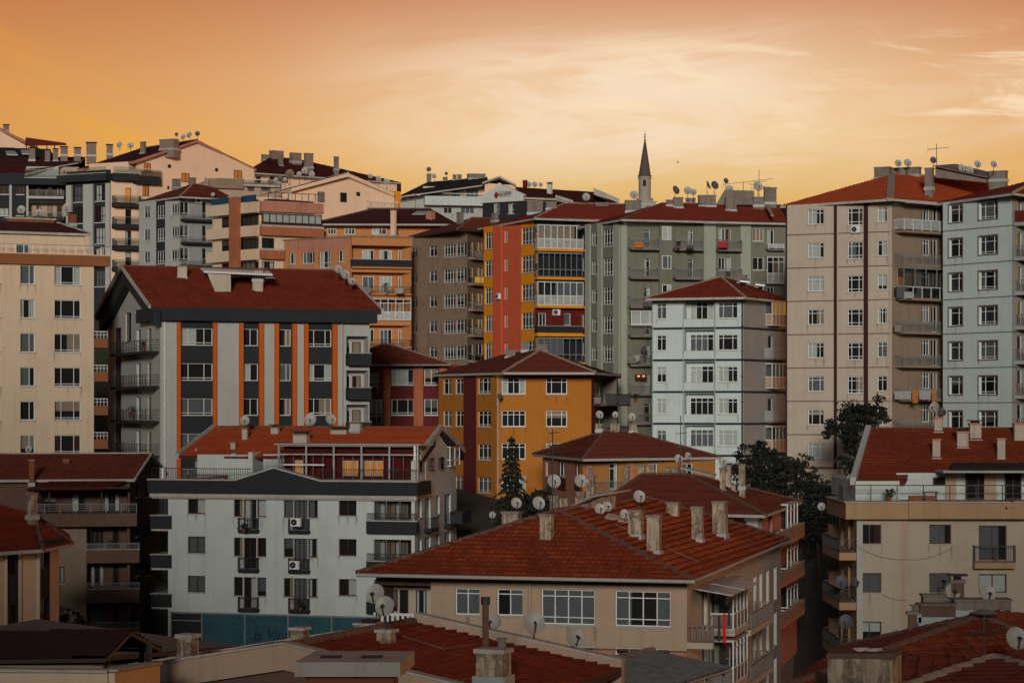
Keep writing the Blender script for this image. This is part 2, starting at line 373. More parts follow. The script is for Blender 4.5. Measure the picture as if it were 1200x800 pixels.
BL = []
class Bld:
    def __init__(s, name, label, cat, pts, top, wall, base=None, depth=None, group=None):
        BL.append(s)
        """pts: visible plan corners (px, D) left to right; top: (px, py) of the eaves at that px on the facades"""
        s.name = name
        V = [Vector(PZ(px, 0, D)[:2]) for px, D in pts]
        if len(V) == 2:
            d = (V[1] - V[0]).normalized(); inn = Vector((-d.y, d.x)) * (depth or 12); back = [V[1] + inn, V[0] + inn]
        elif len(V) == 3: back = [V[2] + V[0] - V[1]]
        else: back = [V[-1] + Vector((0, depth or 10)), V[0] + Vector((0, depth or 10))]
        s.poly = V + back; n = len(s.poly)
        s.fac = [Fac(s.poly[i], s.poly[(i + 1) % n]) for i in range(n)]; s.nv = len(V) - 1
        fi = 0
        for i in range(s.nv):
            if pts[i][0] <= top[0] <= pts[i + 1][0]: fi = i
        s.zt = s.fac[fi].z(top[0], top[1])
        yb = sum(v.y for v in V) / len(V)
        s.zb = base if base is not None else ground(yb) - 1.0
        c = sum(s.poly, Vector((0, 0))) / n
        s.root = tag(empty(name, (c.x, c.y, s.zb + 1)), label, cat, group)
        s.wallm = wall; s.holes = [[] for _ in s.fac]; s.zones = [[] for _ in s.fac]; s.trim = MB(); s.planes = []; s.extra = MB(); s.fm = {}
        s.roof = None; s.stains = MB()
        s.rng = random.Random(sum(map(ord, label)))
    # ---- openings
    def hole(s, i, u0, u1, z0, z1, rec, kind, m=None): s.holes[i].append((u0, u1, z0, z1, rec, kind, m))
    def zone(s, i, x0, x1, y0, y1, m, ref=None):
        f = s.fac[i]; u0, u1 = f.u(x0), f.u(x1)
        r = ref if ref is not None else (x0 + x1) / 2
        s.zones[i].append((max(u0, 0), min(u1, f.L), f.z(r, y1), f.z(r, y0), m))
    def zoneu(s, i, u0, u1, z0, z1, m): s.zones[i].append((u0, u1, z0, z1, m))
    def winu(s, i, u0, u1, z0, z1, frame='white', nx=2, transom=0, low=0, off=0, hole=True, cur='rand', split=0, rec=.14, name='window', sill=True, sillm=None, glow=False):
        f = s.fac[i]; w = max(.3, round((u1 - u0) / .05) * .05); h = max(.3, round((z1 - z0) / .05) * .05)
        if off == 0 and hole:
            u0 = max(.06, min(u0, f.L - w - .06))
            for h0 in s.holes[i]:
                if u0 < h0[1] - .08 and u0 + w > h0[0] + .08 and z0 < h0[3] - .08 and z0 + h > h0[2] + .08 and h0[5] != 'recess': return None
            s.hole(i, u0, u0 + w, z0, z0 + h, rec, 'win')
            if sill: f.box(s.trim, u0 - .06, u0 + w + .06, z0 - .08, z0, 0.0, .07, sillm or 'gutter')
            if sill:
                for ue in (u0 - .02, u0 + w + .02, u0 + w * .5):
                    if s.rng.random() < .42:
                        hh = s.rng.uniform(.4, 1.5); ww = s.rng.uniform(.12, .34); zz = z0 - .085
                        a_, b_ = ue - ww / 2, ue + ww / 2
                        if a_ > .05 and b_ < f.L - .05: s.stains.face([f.W(a_, zz - hh, .006), f.W(b_, zz - hh, .006), f.W(b_, zz, .006), f.W(a_, zz, .006)], 'stain', [(0, 0), (1, 0), (1, 1), (0, 1)])
            o = -rec
        else: o = off + .09
        cv = s.rng.choice(CKINDS) if cur == 'rand' else cur
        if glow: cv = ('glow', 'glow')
        fm, pm, cm = win_meshes(w, h, frame, nx, transom, low, not (off == 0 and hole), cv, split)
        loc = f.W(u0, z0, o); ang = math.atan2(f.d.y, f.d.x)
        a = bpy.data.objects.new(name, fm); COL.objects.link(a); a.parent = s.root; a.location = loc - s.root.location; a.rotation_euler = (0, 0, ang)
        b = bpy.data.objects.new('pane', pm); COL.objects.link(b); b.parent = a
        if cm: c = bpy.data.objects.new('curtain', cm); COL.objects.link(c); c.parent = a
        return a
    def win(s, i, x0, x1, y0, y1, **k):
        f = s.fac[i]; o = k.get('off', 0); u0, u1, z0, z1 = f.rect(x0, x1, y0, y1, o)
        return s.winu(i, u0, u1, z0, z1, **k)
    def grid(s, i, cols, y0, y1, pitch, n, ref=None, skip=(), **k):
        """cols: (x0, x1[, dict]); rows start at y0..y1 measured at px ref and repeat every pitch px there"""
        f = s.fac[i]
        for ci, c in enumerate(cols):
            kk = dict(k); a0, a1 = y0, y1
            if len(c) > 2: kk.update(c[2])
            dy0 = kk.pop('y0', y0); dy1 = kk.pop('y1', y1)
            r = ref if ref is not None else (c[0] + c[1]) / 2; o = kk.get('off', 0)
            D = f.D(r); hp = pitch / F * D
            z1 = (HZ - dy0) / F * D; z0 = (HZ - dy1) / F * D
            for j in range(n):
                if (ci, j) in skip: continue
                s.winu(i, f.u(c[0], o), f.u(c[1], o), z0 - j * hp, z1 - j * hp, **kk)
    def rows(s, i, ref, y, pitch, n): 
        D = s.fac[i].D(ref); return [(HZ - y) / F * D - j * pitch / F * D for j in range(n)]
    def recess(s, i, x0, x1, y0, y1, depth=1.2, m=None, ref=None):
        f = s.fac[i]; r = ref if ref is not None else (x0 + x1) / 2
        u0, u1 = max(f.u(x0), .1), min(f.u(x1), f.L - .1)
        s.hole(i, u0, u1, f.z(r, y1), f.z(r, y0), depth, 'recess', m)
    # ---- attachments
    def band(s, i, x0, x1, y0, y1, m, proud=.05, name='band', ref=None, o0=0.0):
        f = s.fac[i]; r = ref if ref is not None else (x0 + x1) / 2; mb = MB()
        f.box(mb, f.u(x0), f.u(x1), f.z(r, y1), f.z(r, y0), o0, proud, m); return obj(name, mb, s.root)
    def strip(s, i, u0, u1, z0, z1, m, proud=.04): s.fac[i].box(s.trim, u0, u1, z0, z1, 0, proud, m)
    def balc(s, i, u0, u1, z, depth=1.1, slab=.16, rail='bars', h=.95, m='conc', rm='black', o0=0, solidm=None, label=None):
        """balcony whose slab top is at z, u range along the facade"""
        f = s.fac[i]; mb = MB(); f.box(mb, u0, u1, z - slab, z, o0, depth, m)
        if rail == 'solid':
            sm = solidm or m; t = .1
            f.box(mb, u0, u1, z, z + h, depth - t, depth + .003, sm); f.box(mb, u0 - .003, u0 + t, z, z + h, o0, depth - t, sm); f.box(mb, u1 - t, u1 + .003, z, z + h, o0, depth - t, sm)
            f.box(mb, u0 - .03, u1 + .03, z + h, z + h + .05, depth - t - .03, depth + .03, 'gutter')
        b = obj('balcony', mb, s.root)
        if label: b['label'] = label
        rb = MB()
        if rail in ('bars', 'glass', 'hrail', 'baluster', 'panel') or rail == 'solidrail':
            top = .05
            f.box(rb, u0, u1, z + h - top, z + h, depth - .06, depth - .01, rm)
            f.box(rb, u0, u0 + .05, z + h - top, z + h, o0, depth - .06, rm); f.box(rb, u1 - .05, u1, z + h - top, z + h, o0, depth - .06, rm)
            n = max(2, int((u1 - u0) / 1.0))
            for j in range(n + 1):
                u = u0 + (u1 - u0 - .05) * j / n; f.box(rb, u, u + .05, z, z + h - top, depth - .065, depth - .015, rm)
            if rail == 'bars' or rail == 'baluster':
                wd = .022 if rail == 'bars' else .09; sp = .14 if rail == 'bars' else .24
                k = int((u1 - u0) / sp)
                for j in range(1, k):
                    u = u0 + (u1 - u0) * j / k; f.box(rb, u - wd / 2, u + wd / 2, z + .06, z + h - top, depth - .05, depth - .05 + wd, rm)
                kk = int((depth - o0) / sp)
                for j in range(1, kk):
                    o = o0 + (depth - o0) * j / kk
                    for u in (u0 + .01, u1 - .01 - wd): f.box(rb, u, u + wd, z + .06, z + h - top, o, o + wd, rm)
                f.box(rb, u0, u1, z + .05, z + .09, depth - .05, depth - .02, rm)
            if rail == 'hrail':
                for q in (.25, .5, .75): f.box(rb, u0, u1, z + h * q, z + h * q + .03, depth - .05, depth - .02, rm); f.box(rb, u0, u0 + .03, z + h * q, z + h * q + .03, o0, depth - .05, rm); f.box(rb, u1 - .03, u1, z + h * q, z + h * q + .03, o0, depth - .05, rm)
            if rail in ('glass', 'panel'):
                gm = 'glass' if rail == 'glass' else 'sheet'
                f.box(rb, u0 + .02, u1 - .02, z + .08, z + h - top - .01, depth - .045, depth - .035, gm)
                f.box(rb, u0 + .005, u0 + .015, z + .08, z + h - top - .01, o0, depth - .07, gm); f.box(rb, u1 - .015, u1 - .005, z + .08, z + h - top - .01, o0, depth - .07, gm)
            obj('railing', rb, b)
        return b
    def glaze(s, i, u0, u1, z0, z1, depth, o0=0, nx=4, frame='white', low=.3, lowm=None, roofm='gutter', transom=0, cur='rand'):
        """glazed box standing proud of the wall"""
        f = s.fac[i]; mb = MB(); t = .07; zl = z0 + (z1 - z0) * low
        for u in [u0 + (u1 - u0 - t) * j / nx for j in range(nx + 1)]: f.box(mb, u, u + t, z0, z1, depth - t, depth, frame)
        for zz in (z0, zl, z1 - t): f.box(mb, u0 + .004, u1 - .004, zz, zz + t, depth - t + .004, depth + .004, frame)
        if transom: zz = z1 - (z1 - z0) * transom; f.box(mb, u0 + .004, u1 - .004, zz, zz + t * .7, depth - t + .004, depth + .004, frame)
        for u in (u0 + .002, u1 - t - .002):
            for zz in (z0, zl, z1 - t): f.box(mb, u, u + t, zz + .003, zz + t - .003, o0, depth - t, frame)
        if lowm:
            f.box(mb, u0 + .02, u1 - .02, z0 + t, zl, depth - .05, depth - .02, lowm); f.box(mb, u0 + .01, u0 + .04, z0 + t, zl, o0, depth - .07, lowm); f.box(mb, u1 - .04, u1 - .01, z0 + t, zl, o0, depth - .07, lowm)
        f.box(mb, u0 - .05, u1 + .05, z1, z1 + .06, o0, depth + .06, roofm)
        b = obj('glazed_balcony', mb, s.root)
        g = MB(); zz = zl + t if lowm else z0 + t
        g.face([f.W(u0, zz, depth - .04), f.W(u1, zz, depth - .04), f.W(u1, z1 - t, depth - .04), f.W(u0, z1 - t, depth - .04)], 'glass')
        for u in (u0 + .03, u1 - .03): g.face([f.W(u, zz, depth - .06), f.W(u, zz, o0), f.W(u, z1 - t, o0), f.W(u, z1 - t, depth - .06)], 'glass')
        obj('pane', g, b)
        cv = s.rng.choice(['cur', 'cur3', 'cur2', None]) if cur == 'rand' else cur
        if cv:
            c = MB(); n = int((u1 - u0) / .12); a, bb = s.rng.choice([(0, 1), (0, .6), (.4, 1), (0, .85)])
            for j in range(int(n * a), int(n * bb)):
                ua = u0 + .08 + (u1 - u0 - .16) * j / n; ub = u0 + .08 + (u1 - u0 - .16) * (j + 1) / n
                oa = depth - .16 - .05 * (j % 2); ob = depth - .16 - .05 * ((j + 1) % 2)
                c.face([f.W(ua, zl, oa), f.W(ub, zl, ob), f.W(ub, z1 - .1, ob), f.W(ua, z1 - .1, oa)], cv)
            if c.f: obj('curtain', c, b)
        return b
    def pipe(s, i, px, y0, y1, m='pipe', r=.06):
        f = s.fac[i]; u = f.u(px)
        mb = MB(); a, b = f.W(u, f.z(px, y1), .1), f.W(u, f.z(px, y0), .1); mb.tube(a, b, r, m, n=6)
        n = int((b - a).length / 2.5)
        for j in range(1, n + 1):
            c = a + (b - a) * j / (n + 1); mb.box((c.x - .1, c.y - .1, c.z - .03), (c.x + .1, c.y + .1, c.z + .03), m)
        return obj('downpipe', mb, s.root)
    # ---- roof
    def set_roof(s, planes, m='t_red', fascia='gutter', th=.2, caps=(), capm='cap_d', course=.33, soffit=None, name='roof', capr=.11, flatm=False):
        mb = MB(); cen = Vector((0, 0, 0)); nn = 0
        for pl in planes:
            for p in pl: cen += p; nn += 1
        for pl in planes:
            pl = [Vector(p) for p in pl]
            n = Vector((0, 0, 0))
            for a in range(1, len(pl) - 1): n += (pl[a] - pl[0]).cross(pl[a + 1] - pl[0])
            if n.z < 0: pl = pl[::-1]; n = -n
            n.normalize(); s.planes.append((pl, n))
            up = (Vector((0, 0, 1)) - n * n.z)
            up = up.normalized() if up.length > 1e-4 else Vector((0, 1, 0))
            ua = up.cross(n)
            vs = [p.dot(up) for p in pl]; v0, v1 = min(vs), max(vs); off = v0
            if flatm: mb.face(pl, m, [(p.dot(ua), p.dot(up)) for p in pl])
            else:
                k = 0; v = v0
                while v < v1 - 1e-3 and k < 90:
                    q = clip(clip(pl, up, v, True), up, min(v + course, v1), False)
                    if len(q) >= 3:
                        lp = (.12 if m == 't_near' else .055) + .02 * math.sin(k * 7.3); rr = [p + n * (lp * (1 - (p.dot(up) - v) / course)) for p in q]
                        mb.face(rr, m, [(p.dot(ua), p.dot(up)) for p in q])
                        low = [p for p in q if p.dot(up) < v + 1e-3]
                        if len(low) == 2 and (low[0] - low[1]).length > .05:
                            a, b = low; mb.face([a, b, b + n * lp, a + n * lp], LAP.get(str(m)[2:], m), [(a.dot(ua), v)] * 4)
                    v += course; k += 1
            bot = [p - Vector((0, 0, th)) for p in pl]
            if max(abs(n.dot(p - pl[0])) for p in pl) < .12: mb.face(bot[::-1], soffit or fascia)
            for a in range(len(pl)):
                b = (a + 1) % len(pl)
                mb.face([bot[a], bot[b], pl[b], pl[a]], fascia)
        s.roof = obj(name, mb, s.root)
        if caps:
            cb = MB()
            for a, b in caps:
                L = (b - a).length; n = max(2, int(L / .4)); d = (b - a) / n
                for j in range(n):
                    q = a + d * j + Vector((0, 0, .02 + s.rng.uniform(-.01, .015)))
                    cb.tube(q, q + d * 1.08, capr * 1.15, capm, capr * .9, n=8)
            obj('ridge_cap', cb, s.roof)
        return s.roof
    def hit(s, px, py):
        d = Vector(((px - 600) / F, 1, (HZ - py) / F)); best = None
        for pl, n in s.planes:
            den = d.dot(n)
            if abs(den) < 1e-6: continue
            t = pl[0].dot(n) / den
            if t <= 1: continue
            q = d * t
            ok = all(n.dot((pl[(i + 1) % len(pl)] - pl[i]).cross(q - pl[i])) > -.6 for i in range(len(pl)))
            if ok and (best is None or t < best): best = t
        if best is None:
            pl, n = s.planes[0]; best = pl[0].dot(n) / d.dot(n)
            if not 20 < best < 600: best = sum(p.y for p in pl) / len(pl)
        return best
    def chimney(s, x0, x1, yt, yb, m='stucco', cap='conc', D=None, ratio=.8, label=None, style=0, ang=None, sink=1.2, flash=True):
        D = D or s.hit((x0 + x1) / 2, yb); w = (x1 - x0) / F * D; dep = w * ratio
        c = PZ((x0 + x1) / 2, 0, D); zb, zt = (HZ - yb) / F * D, (HZ - yt) / F * D
        f = s.fac[0]; a = ang if ang is not None else math.atan2(f.d.y, f.d.x)
        if abs(a) > 1.0: a = 0
        cw = abs(math.cos(a)) + ratio * abs(math.sin(a)); w /= cw; dep /= cw
        rot = Matrix.Rotation(a, 3, 'Z'); o = Vector((c.x, c.y + dep / 2, 0))
        def bx(mb, hx, hy, z0, z1, mm):
            mb.hexa([o + rot @ Vector((sx * hx, sy * hy, z)) for z in (z0, z1) for sx, sy in ((-1, -1), (1, -1), (1, 1), (-1, 1))], mm)
        mb = MB(); ct = min(.12, (zt - zb) * .15)
        bx(mb, w / 2, dep / 2, zb - sink, zt - ct, m)
        bx(mb, w / 2 + .05, dep / 2 + .05, zt - ct, zt, cap)
        if flash: bx(mb, w / 2 + .06, dep / 2 + .1, zb - .25, zb + .04, 'lead')
        if style == 1:   # raised lid on stubs
            bx(mb, w / 2 - .08, dep / 2 - .08, zt, zt + .12, 'dark'); bx(mb, w / 2 + .1, dep / 2 + .1, zt + .12, zt + .19, 'wood')
        elif style == 2:
            bx(mb, w * .3, dep * .3, zt, zt + .1, 'dark')
        ch = obj('chimney', mb, s.roof or s.root)
        if label: ch['label'] = label
        s.lastD = D
        return ch
    def gable(s, i, pts, m):
        """closing wall under a gable: pts are world points of a planar polygon"""
        mb = MB(); n = Vector((s.fac[i].n.x, s.fac[i].n.y, 0)); q = [Vector(p) for p in pts]
        b = [p - n * .25 for p in q]; mb.face(q, m); mb.face(b[::-1], m)
        for a in range(len(q)): c = (a + 1) % len(q); mb.face([b[a], b[c], q[c], q[a]], m)
        return obj('gable', mb, s.root)
    # ---- close
    def build(s, top_cap=True):
        mb = s.trim; zt, zb = s.zt, s.zb
        for i, f in enumerate(s.fac):
            us = {0, f.L}; zs = {zb, zt}
            hs = [(max(0, a), min(f.L, b), max(zb, c), min(zt, d), r, k, m) for a, b, c, d, r, k, m in s.holes[i]]
            hs = [h for h in hs if h[1] > h[0] + .05 and h[3] > h[2] + .05]
            zn = [(max(0, a), min(f.L, b), max(zb, c), min(zt, d), m) for a, b, c, d, m in s.zones[i]]
            zn = [z for z in zn if z[1] > z[0] and z[3] > z[2]]
            for h in hs: us |= {h[0], h[1]}; zs |= {h[2], h[3]}
            for z in zn: us |= {z[0], z[1]}; zs |= {z[2], z[3]}
            def uniq(v):
                r = []
                for x in sorted(v):
                    if not r or x - r[-1] > 1e-4: r.append(x)
                return r
            us, zs = uniq(us), uniq(zs)
            wm = s.fm.get(i, s.wallm)
            def zmat(u, z):
                r = wm
                for a, b, c, d, m in zn:
                    if a - 1e-5 <= u <= b + 1e-5 and c - 1e-5 <= z <= d + 1e-5: r = m
                return r
            for a, b in zip(us, us[1:]):
                uc = (a + b) / 2; run = None
                for c, d in list(zip(zs, zs[1:])) + [(None, None)]:
                    mm = None
                    if c is not None:
                        zc = (c + d) / 2
                        if not any(h[0] < uc < h[1] and h[2] < zc < h[3] for h in hs): mm = zmat(uc, zc)
                    if run and (mm != run[2]):
                        mb.face([f.W(a, run[0]), f.W(b, run[0]), f.W(b, run[1]), f.W(a, run[1])], run[2]); run = None
                    if mm is not None: run = (c, d, mm) if run is None else (run[0], d, mm)
            for a, b, c, d, rec, k, m in hs:
                rm = m or zmat((a + b) / 2, c - .01) if c - .01 > zb else wm
                if k == 'recess': rm = m or zmat(a - .01, (c + d) / 2)
                W = f.W
                def ring(o0, o1, mm, sh=0):
                    mb.face([W(a, c, o0), W(a, c, o1), W(a, d, o1), W(a, d, o0)][::-1], mm); mb.face([W(b, c, o0), W(b, c, o1), W(b, d, o1), W(b, d, o0)], mm)
                    mb.face([W(a, c, o0), W(b, c, o0), W(b, c, o1), W(a, c, o1)], mm); mb.face([W(a, d, o0), W(b, d, o0), W(b, d, o1), W(a, d, o1)][::-1], mm)
                ring(0, -rec, rm)
                if k == 'recess': mb.face([W(a, c, -rec), W(b, c, -rec), W(b, d, -rec), W(a, d, -rec)], rm)
                else:
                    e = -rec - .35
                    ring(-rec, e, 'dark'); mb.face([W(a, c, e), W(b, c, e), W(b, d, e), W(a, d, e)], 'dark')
        if top_cap: mb.face([Vector((p.x, p.y, zt)) for p in s.poly], s.wallm)
        o = obj('wall', mb, s.root)
        if s.stains.f: obj('rain_stain', s.stains, s.root)['kind'] = 'stuff'
        return s

def clip(poly, up, v, keep_above):
    out = []
    for i in range(len(poly)):
        a, b = poly[i], poly[(i + 1) % len(poly)]; fa, fb = a.dot(up) - v, b.dot(up) - v
        if not keep_above: fa, fb = -fa, -fb
        if fa >= 0: out.append(a)
        if (fa > 0 and fb < 0) or (fa < 0 and fb > 0): out.append(a + (b - a) * (fa / (fa - fb)))
    return out
# ------------------------------------------------------------------ ground
def make_ground():
    ys = [0, 30, 60, 90, 120, 150, 165, 178, 184, 190, 196, 202, 215, 230, 245, 260, 275, 290, 305, 325, 345, 380, 420, 600, 900, 2000, 4000, 8000]
    xs = [-4000, -1500, -600, -300, -200] + list(range(-160, 161, 5)) + [200, 300, 600, 1500, 4000]
    v = []; f = []; rng = random.Random(3)
    for y in ys:
        for x in xs:
            k = max(0, min(1, (x + 90) / -120 + .5)) if y > 200 else 0
            z = ground(y) + (rng.uniform(-.25, .25) if 60 < y < 400 else 0)
            v.append((x, y, z))
    n = len(xs)
    for j in range(len(ys) - 1):
        for i in range(n - 1): a = j * n + i; f.append((a, a + 1, a + n + 1, a + n))
    # the ground behind the camera
    prev = 0                                    # unseen ridge added here, its height shaped along x to shade the low foreground
    for y in (-30, -60, -80, -100, -125, -160, -250, -600, -3000):
        h = {-30: 0, -60: .25, -80: .75, -100: 1, -125: 1, -160: .9, -250: .8, -600: .6, -3000: 0}[y]
        b = len(v); v += [(x, y, -19 + h * (41 + 2 * math.sin(x * .045) + 22 * max(0, min(1, (-22 - x) / 10)) + 15 * max(0, min(1, (x - 11) / 8)) + rng.uniform(-1, 1))) for x in xs]
        for i in range(n - 1): f.append((b + i, b + i + 1, prev + i + 1, prev + i))
        prev = b
    me = bpy.data.meshes.new('ground'); me.from_pydata(v, [], f); me.materials.append(M['earth'])
    o = bpy.data.objects.new('ground', me); COL.objects.link(o); o['kind'] = 'structure'
def earth(t, p, o):
    P_ = pos(t); n = t.noise(P_, .12, 6, .6); n2 = t.noise(P_, 1.5, 5, .65)
    c = t.mix(t.step(n, .4, .6), (.06, .05, .035, 1), (.035, .042, .02, 1)); c = t.mix(t.m('MULTIPLY', t.step(n2, .5, .7), .6), c, (.09, .075, .055, 1))
    t.l.new(c, p.inputs['Base Color']); p.inputs['Roughness'].default_value = .95; bump(t, p, n2, .15)
M['earth'] = mat('earth', earth)
def asphalt(t, p, o):
    P_ = pos(t); n = t.noise(P_, .6, 6, .6)
    t.l.new(t.mix(n, (.035, .035, .036, 1), (.07, .068, .065, 1)), p.inputs['Base Color']); p.inputs['Roughness'].default_value = .9; bump(t, p, t.noise(P_, 30, 3, .6), .01)
M['asphalt'] = mat('asphalt', asphalt)
make_ground()
# the street that runs down the dark gap between the blocks, with its kerbs
def strip_path(name, cx, hw, ys, lift, m, h=0):
    v = []; f = []
    for y in ys:
        for sx in (-1, 1): v.append((cx(y) + sx * hw, y, ground(y) + lift))
    for j in range(len(ys) - 1): f.append((2 * j, 2 * j + 1, 2 * j + 3, 2 * j + 2))
    if h:
        b = len(v); v += [(x, y, z - h) for x, y, z in v]
        for j in range(len(ys) - 1):
            for s in (0, 1): a = 2 * j + s; f.append((a, a + 2, b + a + 2, b + a))
    me = bpy.data.meshes.new(name); me.from_pydata(v, [], f); me.materials.append(M[m]); o = bpy.data.objects.new(name, me); COL.objects.link(o); o['kind'] = 'structure'
gx = lambda y: (958 - 600) / F * y
ysr = [70, 90, 110, 130, 150, 165, 178, 184, 190]
strip_path('road', gx, 1.7, ysr, .45, 'asphalt')
strip_path('pavement', lambda y: gx(y) + 2.3, .6, ysr, .58, 'conc', .3)
strip_path('pavement', lambda y: gx(y) - 2.2, .5, ysr, .58, 'conc', .3)

# ------------------------------------------------------------------ satellite dishes
DC = {}
def dish_meshes(r, m):
    key = (r, m)
    if key in DC: return DC[key]
    a = MB(); rings, seg = 5, 24; dep = r * .22
    pts = [[(0, 0, 0)] * seg]
    for i in range(1, rings + 1):
        q = r * i / rings; pts.append([(q * .93 * math.cos(2 * math.pi * j / seg), -dep * (q / r) ** 2, q * math.sin(2 * math.pi * j / seg)) for j in range(seg)])
    for side in (0, .02):
        for i in range(rings):
            for j in range(seg):
                k = (j + 1) % seg; quad = [pts[i][j], pts[i + 1][j], pts[i + 1][k], pts[i][k]] if i else [pts[0][0], pts[1][j], pts[1][k]]
                quad = [(x, y + side, z) for x, y, z in quad]; a.face(quad[::-1] if side else quad, m)
    for j in range(seg):
        k = (j + 1) % seg; p, q = pts[rings][j], pts[rings][k]
        a.face([p, q, (q[0] * 1.012, q[1] + .02, q[2] * 1.012), (p[0] * 1.012, p[1] + .02, p[2] * 1.012)], m)
    b = MB(); tip = (0, -r * 1.05, -r * .28)
    b.tube((0, -.01 - dep, -r * .96), tip, max(.018, r * .03), 'bracket', n=6)
    b.tube((0, tip[1] - .05, tip[2] - .03), (0, tip[1] + .10, tip[2] + .06), max(.035, r * .085), 'bracket', n=8)
    b.tube((0, .03, -r * .45), (0, -.02 - dep * .9, -r * .93), max(.015, r * .028), 'bracket', n=6)
    c = MB(); c.box((-r * .17, .02, -r * .25), (r * .17, .07, r * .22), 'bracket')
    c.tube((0, .05, 0), (0, r * .28, -r * .2), max(.02, r * .05), 'bracket', n=6)
    DC[key] = (a.mesh('reflector', smooth=False), b.mesh('feed_arm'), c.mesh('bracket'))
    DC[key][0].polygons.foreach_set('use_smooth', [True] * len(DC[key][0].polygons))
    return DC[key]
PC = {}
def dish(px, py, rpx, D, label, yaw=0, tilt=24, leg=None, m='dish'):
    c = P(px, py, D); r = max(.28, round(rpx / F * D / .02) * .02); leg = leg if leg is not None else r * 1.25
    leg = round(leg, 2)
    root = tag(empty('satellite_dish', c + Vector((0, r * .28, -leg))), label, 'satellite dish', 'satellite dishes on the roofs and balconies')
    ms = dish_meshes(r, m)
    loc = Vector((0, -r * .28, leg)); e = (R(-tilt), 0, R(yaw))
    rot = Matrix.Rotation(R(yaw), 3, 'Z') @ Matrix.Rotation(R(-tilt), 3, 'X')
    off = Vector((0, 0, leg)) - rot @ Vector((0, r * .28, -r * .2))
    for nm, me in zip(('reflector', 'feed_arm', 'bracket'), ms):
        o = bpy.data.objects.new(nm, me); COL.objects.link(o); o.parent = root; o.location = off; o.rotation_euler = e
    key = (leg, round(r, 1))
    if key not in PC:
        q = MB(); q.tube((0, 0, 0), (0, 0, leg + .02), max(.022, r * .05), 'bracket', n=6); q.box((-.1, -.1, -.03), (.1, .1, .02), 'bracket')
        q.tube((r * .3, 0, 0), (0, 0, leg * .6), .015, 'bracket', n=5); PC[key] = q.mesh('pole')
    o = bpy.data.objects.new('pole', PC[key]); COL.objects.link(o); o.parent = root
    return root

def antenna(px, pyb, pyt, D, label, booms=((.95, 1.6, 20, 9),), name='tv_antenna', m='bracket'):
    """mast with yagi booms: (height fraction, boom length m, heading deg, elements)"""
    b = P(px, pyb, D); H = (pyb - pyt) / F * D
    root = tag(empty(name, b), label, 'antenna', 'television antennas on the roofs')
    q = MB(); q.tube((0, 0, 0), (0, 0, H), .03, m, n=6); o = obj('mast', q); o.parent = root; 
    for hf, L, hd, n in booms:
        t = MB(); z = H * hf; d = Vector((math.cos(R(hd)), math.sin(R(hd)), .12)).normalized(); x = Vector((-d.y, d.x, 0)).normalized()
        a = Vector((0, 0, z)) - d * L * .4; t.tube(a, a + d * L, .022, m, n=5)
        for j in range(n):
            c = a + d * L * j / max(1, n - 1); l = .42 - .2 * j / n
            t.tube(c - x * l, c + x * l, .011, m, n=4)
        for s_ in (-1, 1): t.tube(a, a + Vector((0, 0, .35 * s_)) - d * .1, .012, m, n=4)
        o = obj('boom', t); o.parent = root
    return root

def ac_unit(b, i, px, py, label, w=.85, off=0.0):
    f = b.fac[i]; u = f.u(px); z = f.z(px, py)
    root = tag(empty('air_conditioner', f.W(u, z - .3, off + .2)), label, 'air conditioner', 'air conditioners on the walls')
    q = MB(); f.box(q, u - w / 2, u + w / 2, z - .3, z + .3, off + .06, off + .36, 'white'); obj('casing', q, root)
    q = MB(); c = f.W(u - w * .14, z, off + .365); n = Vector((f.n.x, f.n.y, 0)); q.tube(c - n * .005, c + n * .012, .23, 'dark', n=20)
    for k in range(3): q.tube(c + n * .013, c + n * .022, .07 + .06 * k, 'grey', .068 + .06 * k, n=20, caps=(k == 0))
    obj('fan', q, root)
    q = MB()
    for s_ in (-.3, .3): f.box(q, u + s_ - .02, u + s_ + .02, z - .36, z - .3, off, off + .36, 'grey')
    obj('bracket', q, root); return root

def cloth(px0, px1, py0, py1, D, m, label, name='laundry', yaw=0.0, cat='laundry'):
    w = (px1 - px0) / F * D; h = (py1 - py0) / F * D; c = P((px0 + px1) / 2, py1, D); mb = MB(); rng = random.Random(int(px0 * 7 + py0))
    nx, nz = 7, 7; ca, sa = math.cos(yaw), math.sin(yaw)
    g = {}
    for s_ in (0, 1):
        for a in range(nx + 1):
            for b in range(nz + 1):
                x = (a / nx - .5) * w * (1 - .06 * (1 - b / nz)); y = .05 * math.sin(a * 2.1 + rng.uniform(-.3, .3)) * (1 - b / nz * .6) + s_ * .012; z = b / nz * h + .02 * math.sin(a * 1.7) * (1 - b / nz)
                g[s_, a, b] = (c.x + x * ca - y * sa, c.y + x * sa + y * ca, c.z + z)
    for s_ in (0, 1):
        for a in range(nx):
            for b in range(nz):
                q = [g[s_, a, b], g[s_, a + 1, b], g[s_, a + 1, b + 1], g[s_, a, b + 1]]; mb.face(q[::-1] if s_ else q, m)
    return tag(obj(name, mb, None, True), label, cat, 'laundry drying on the balconies')

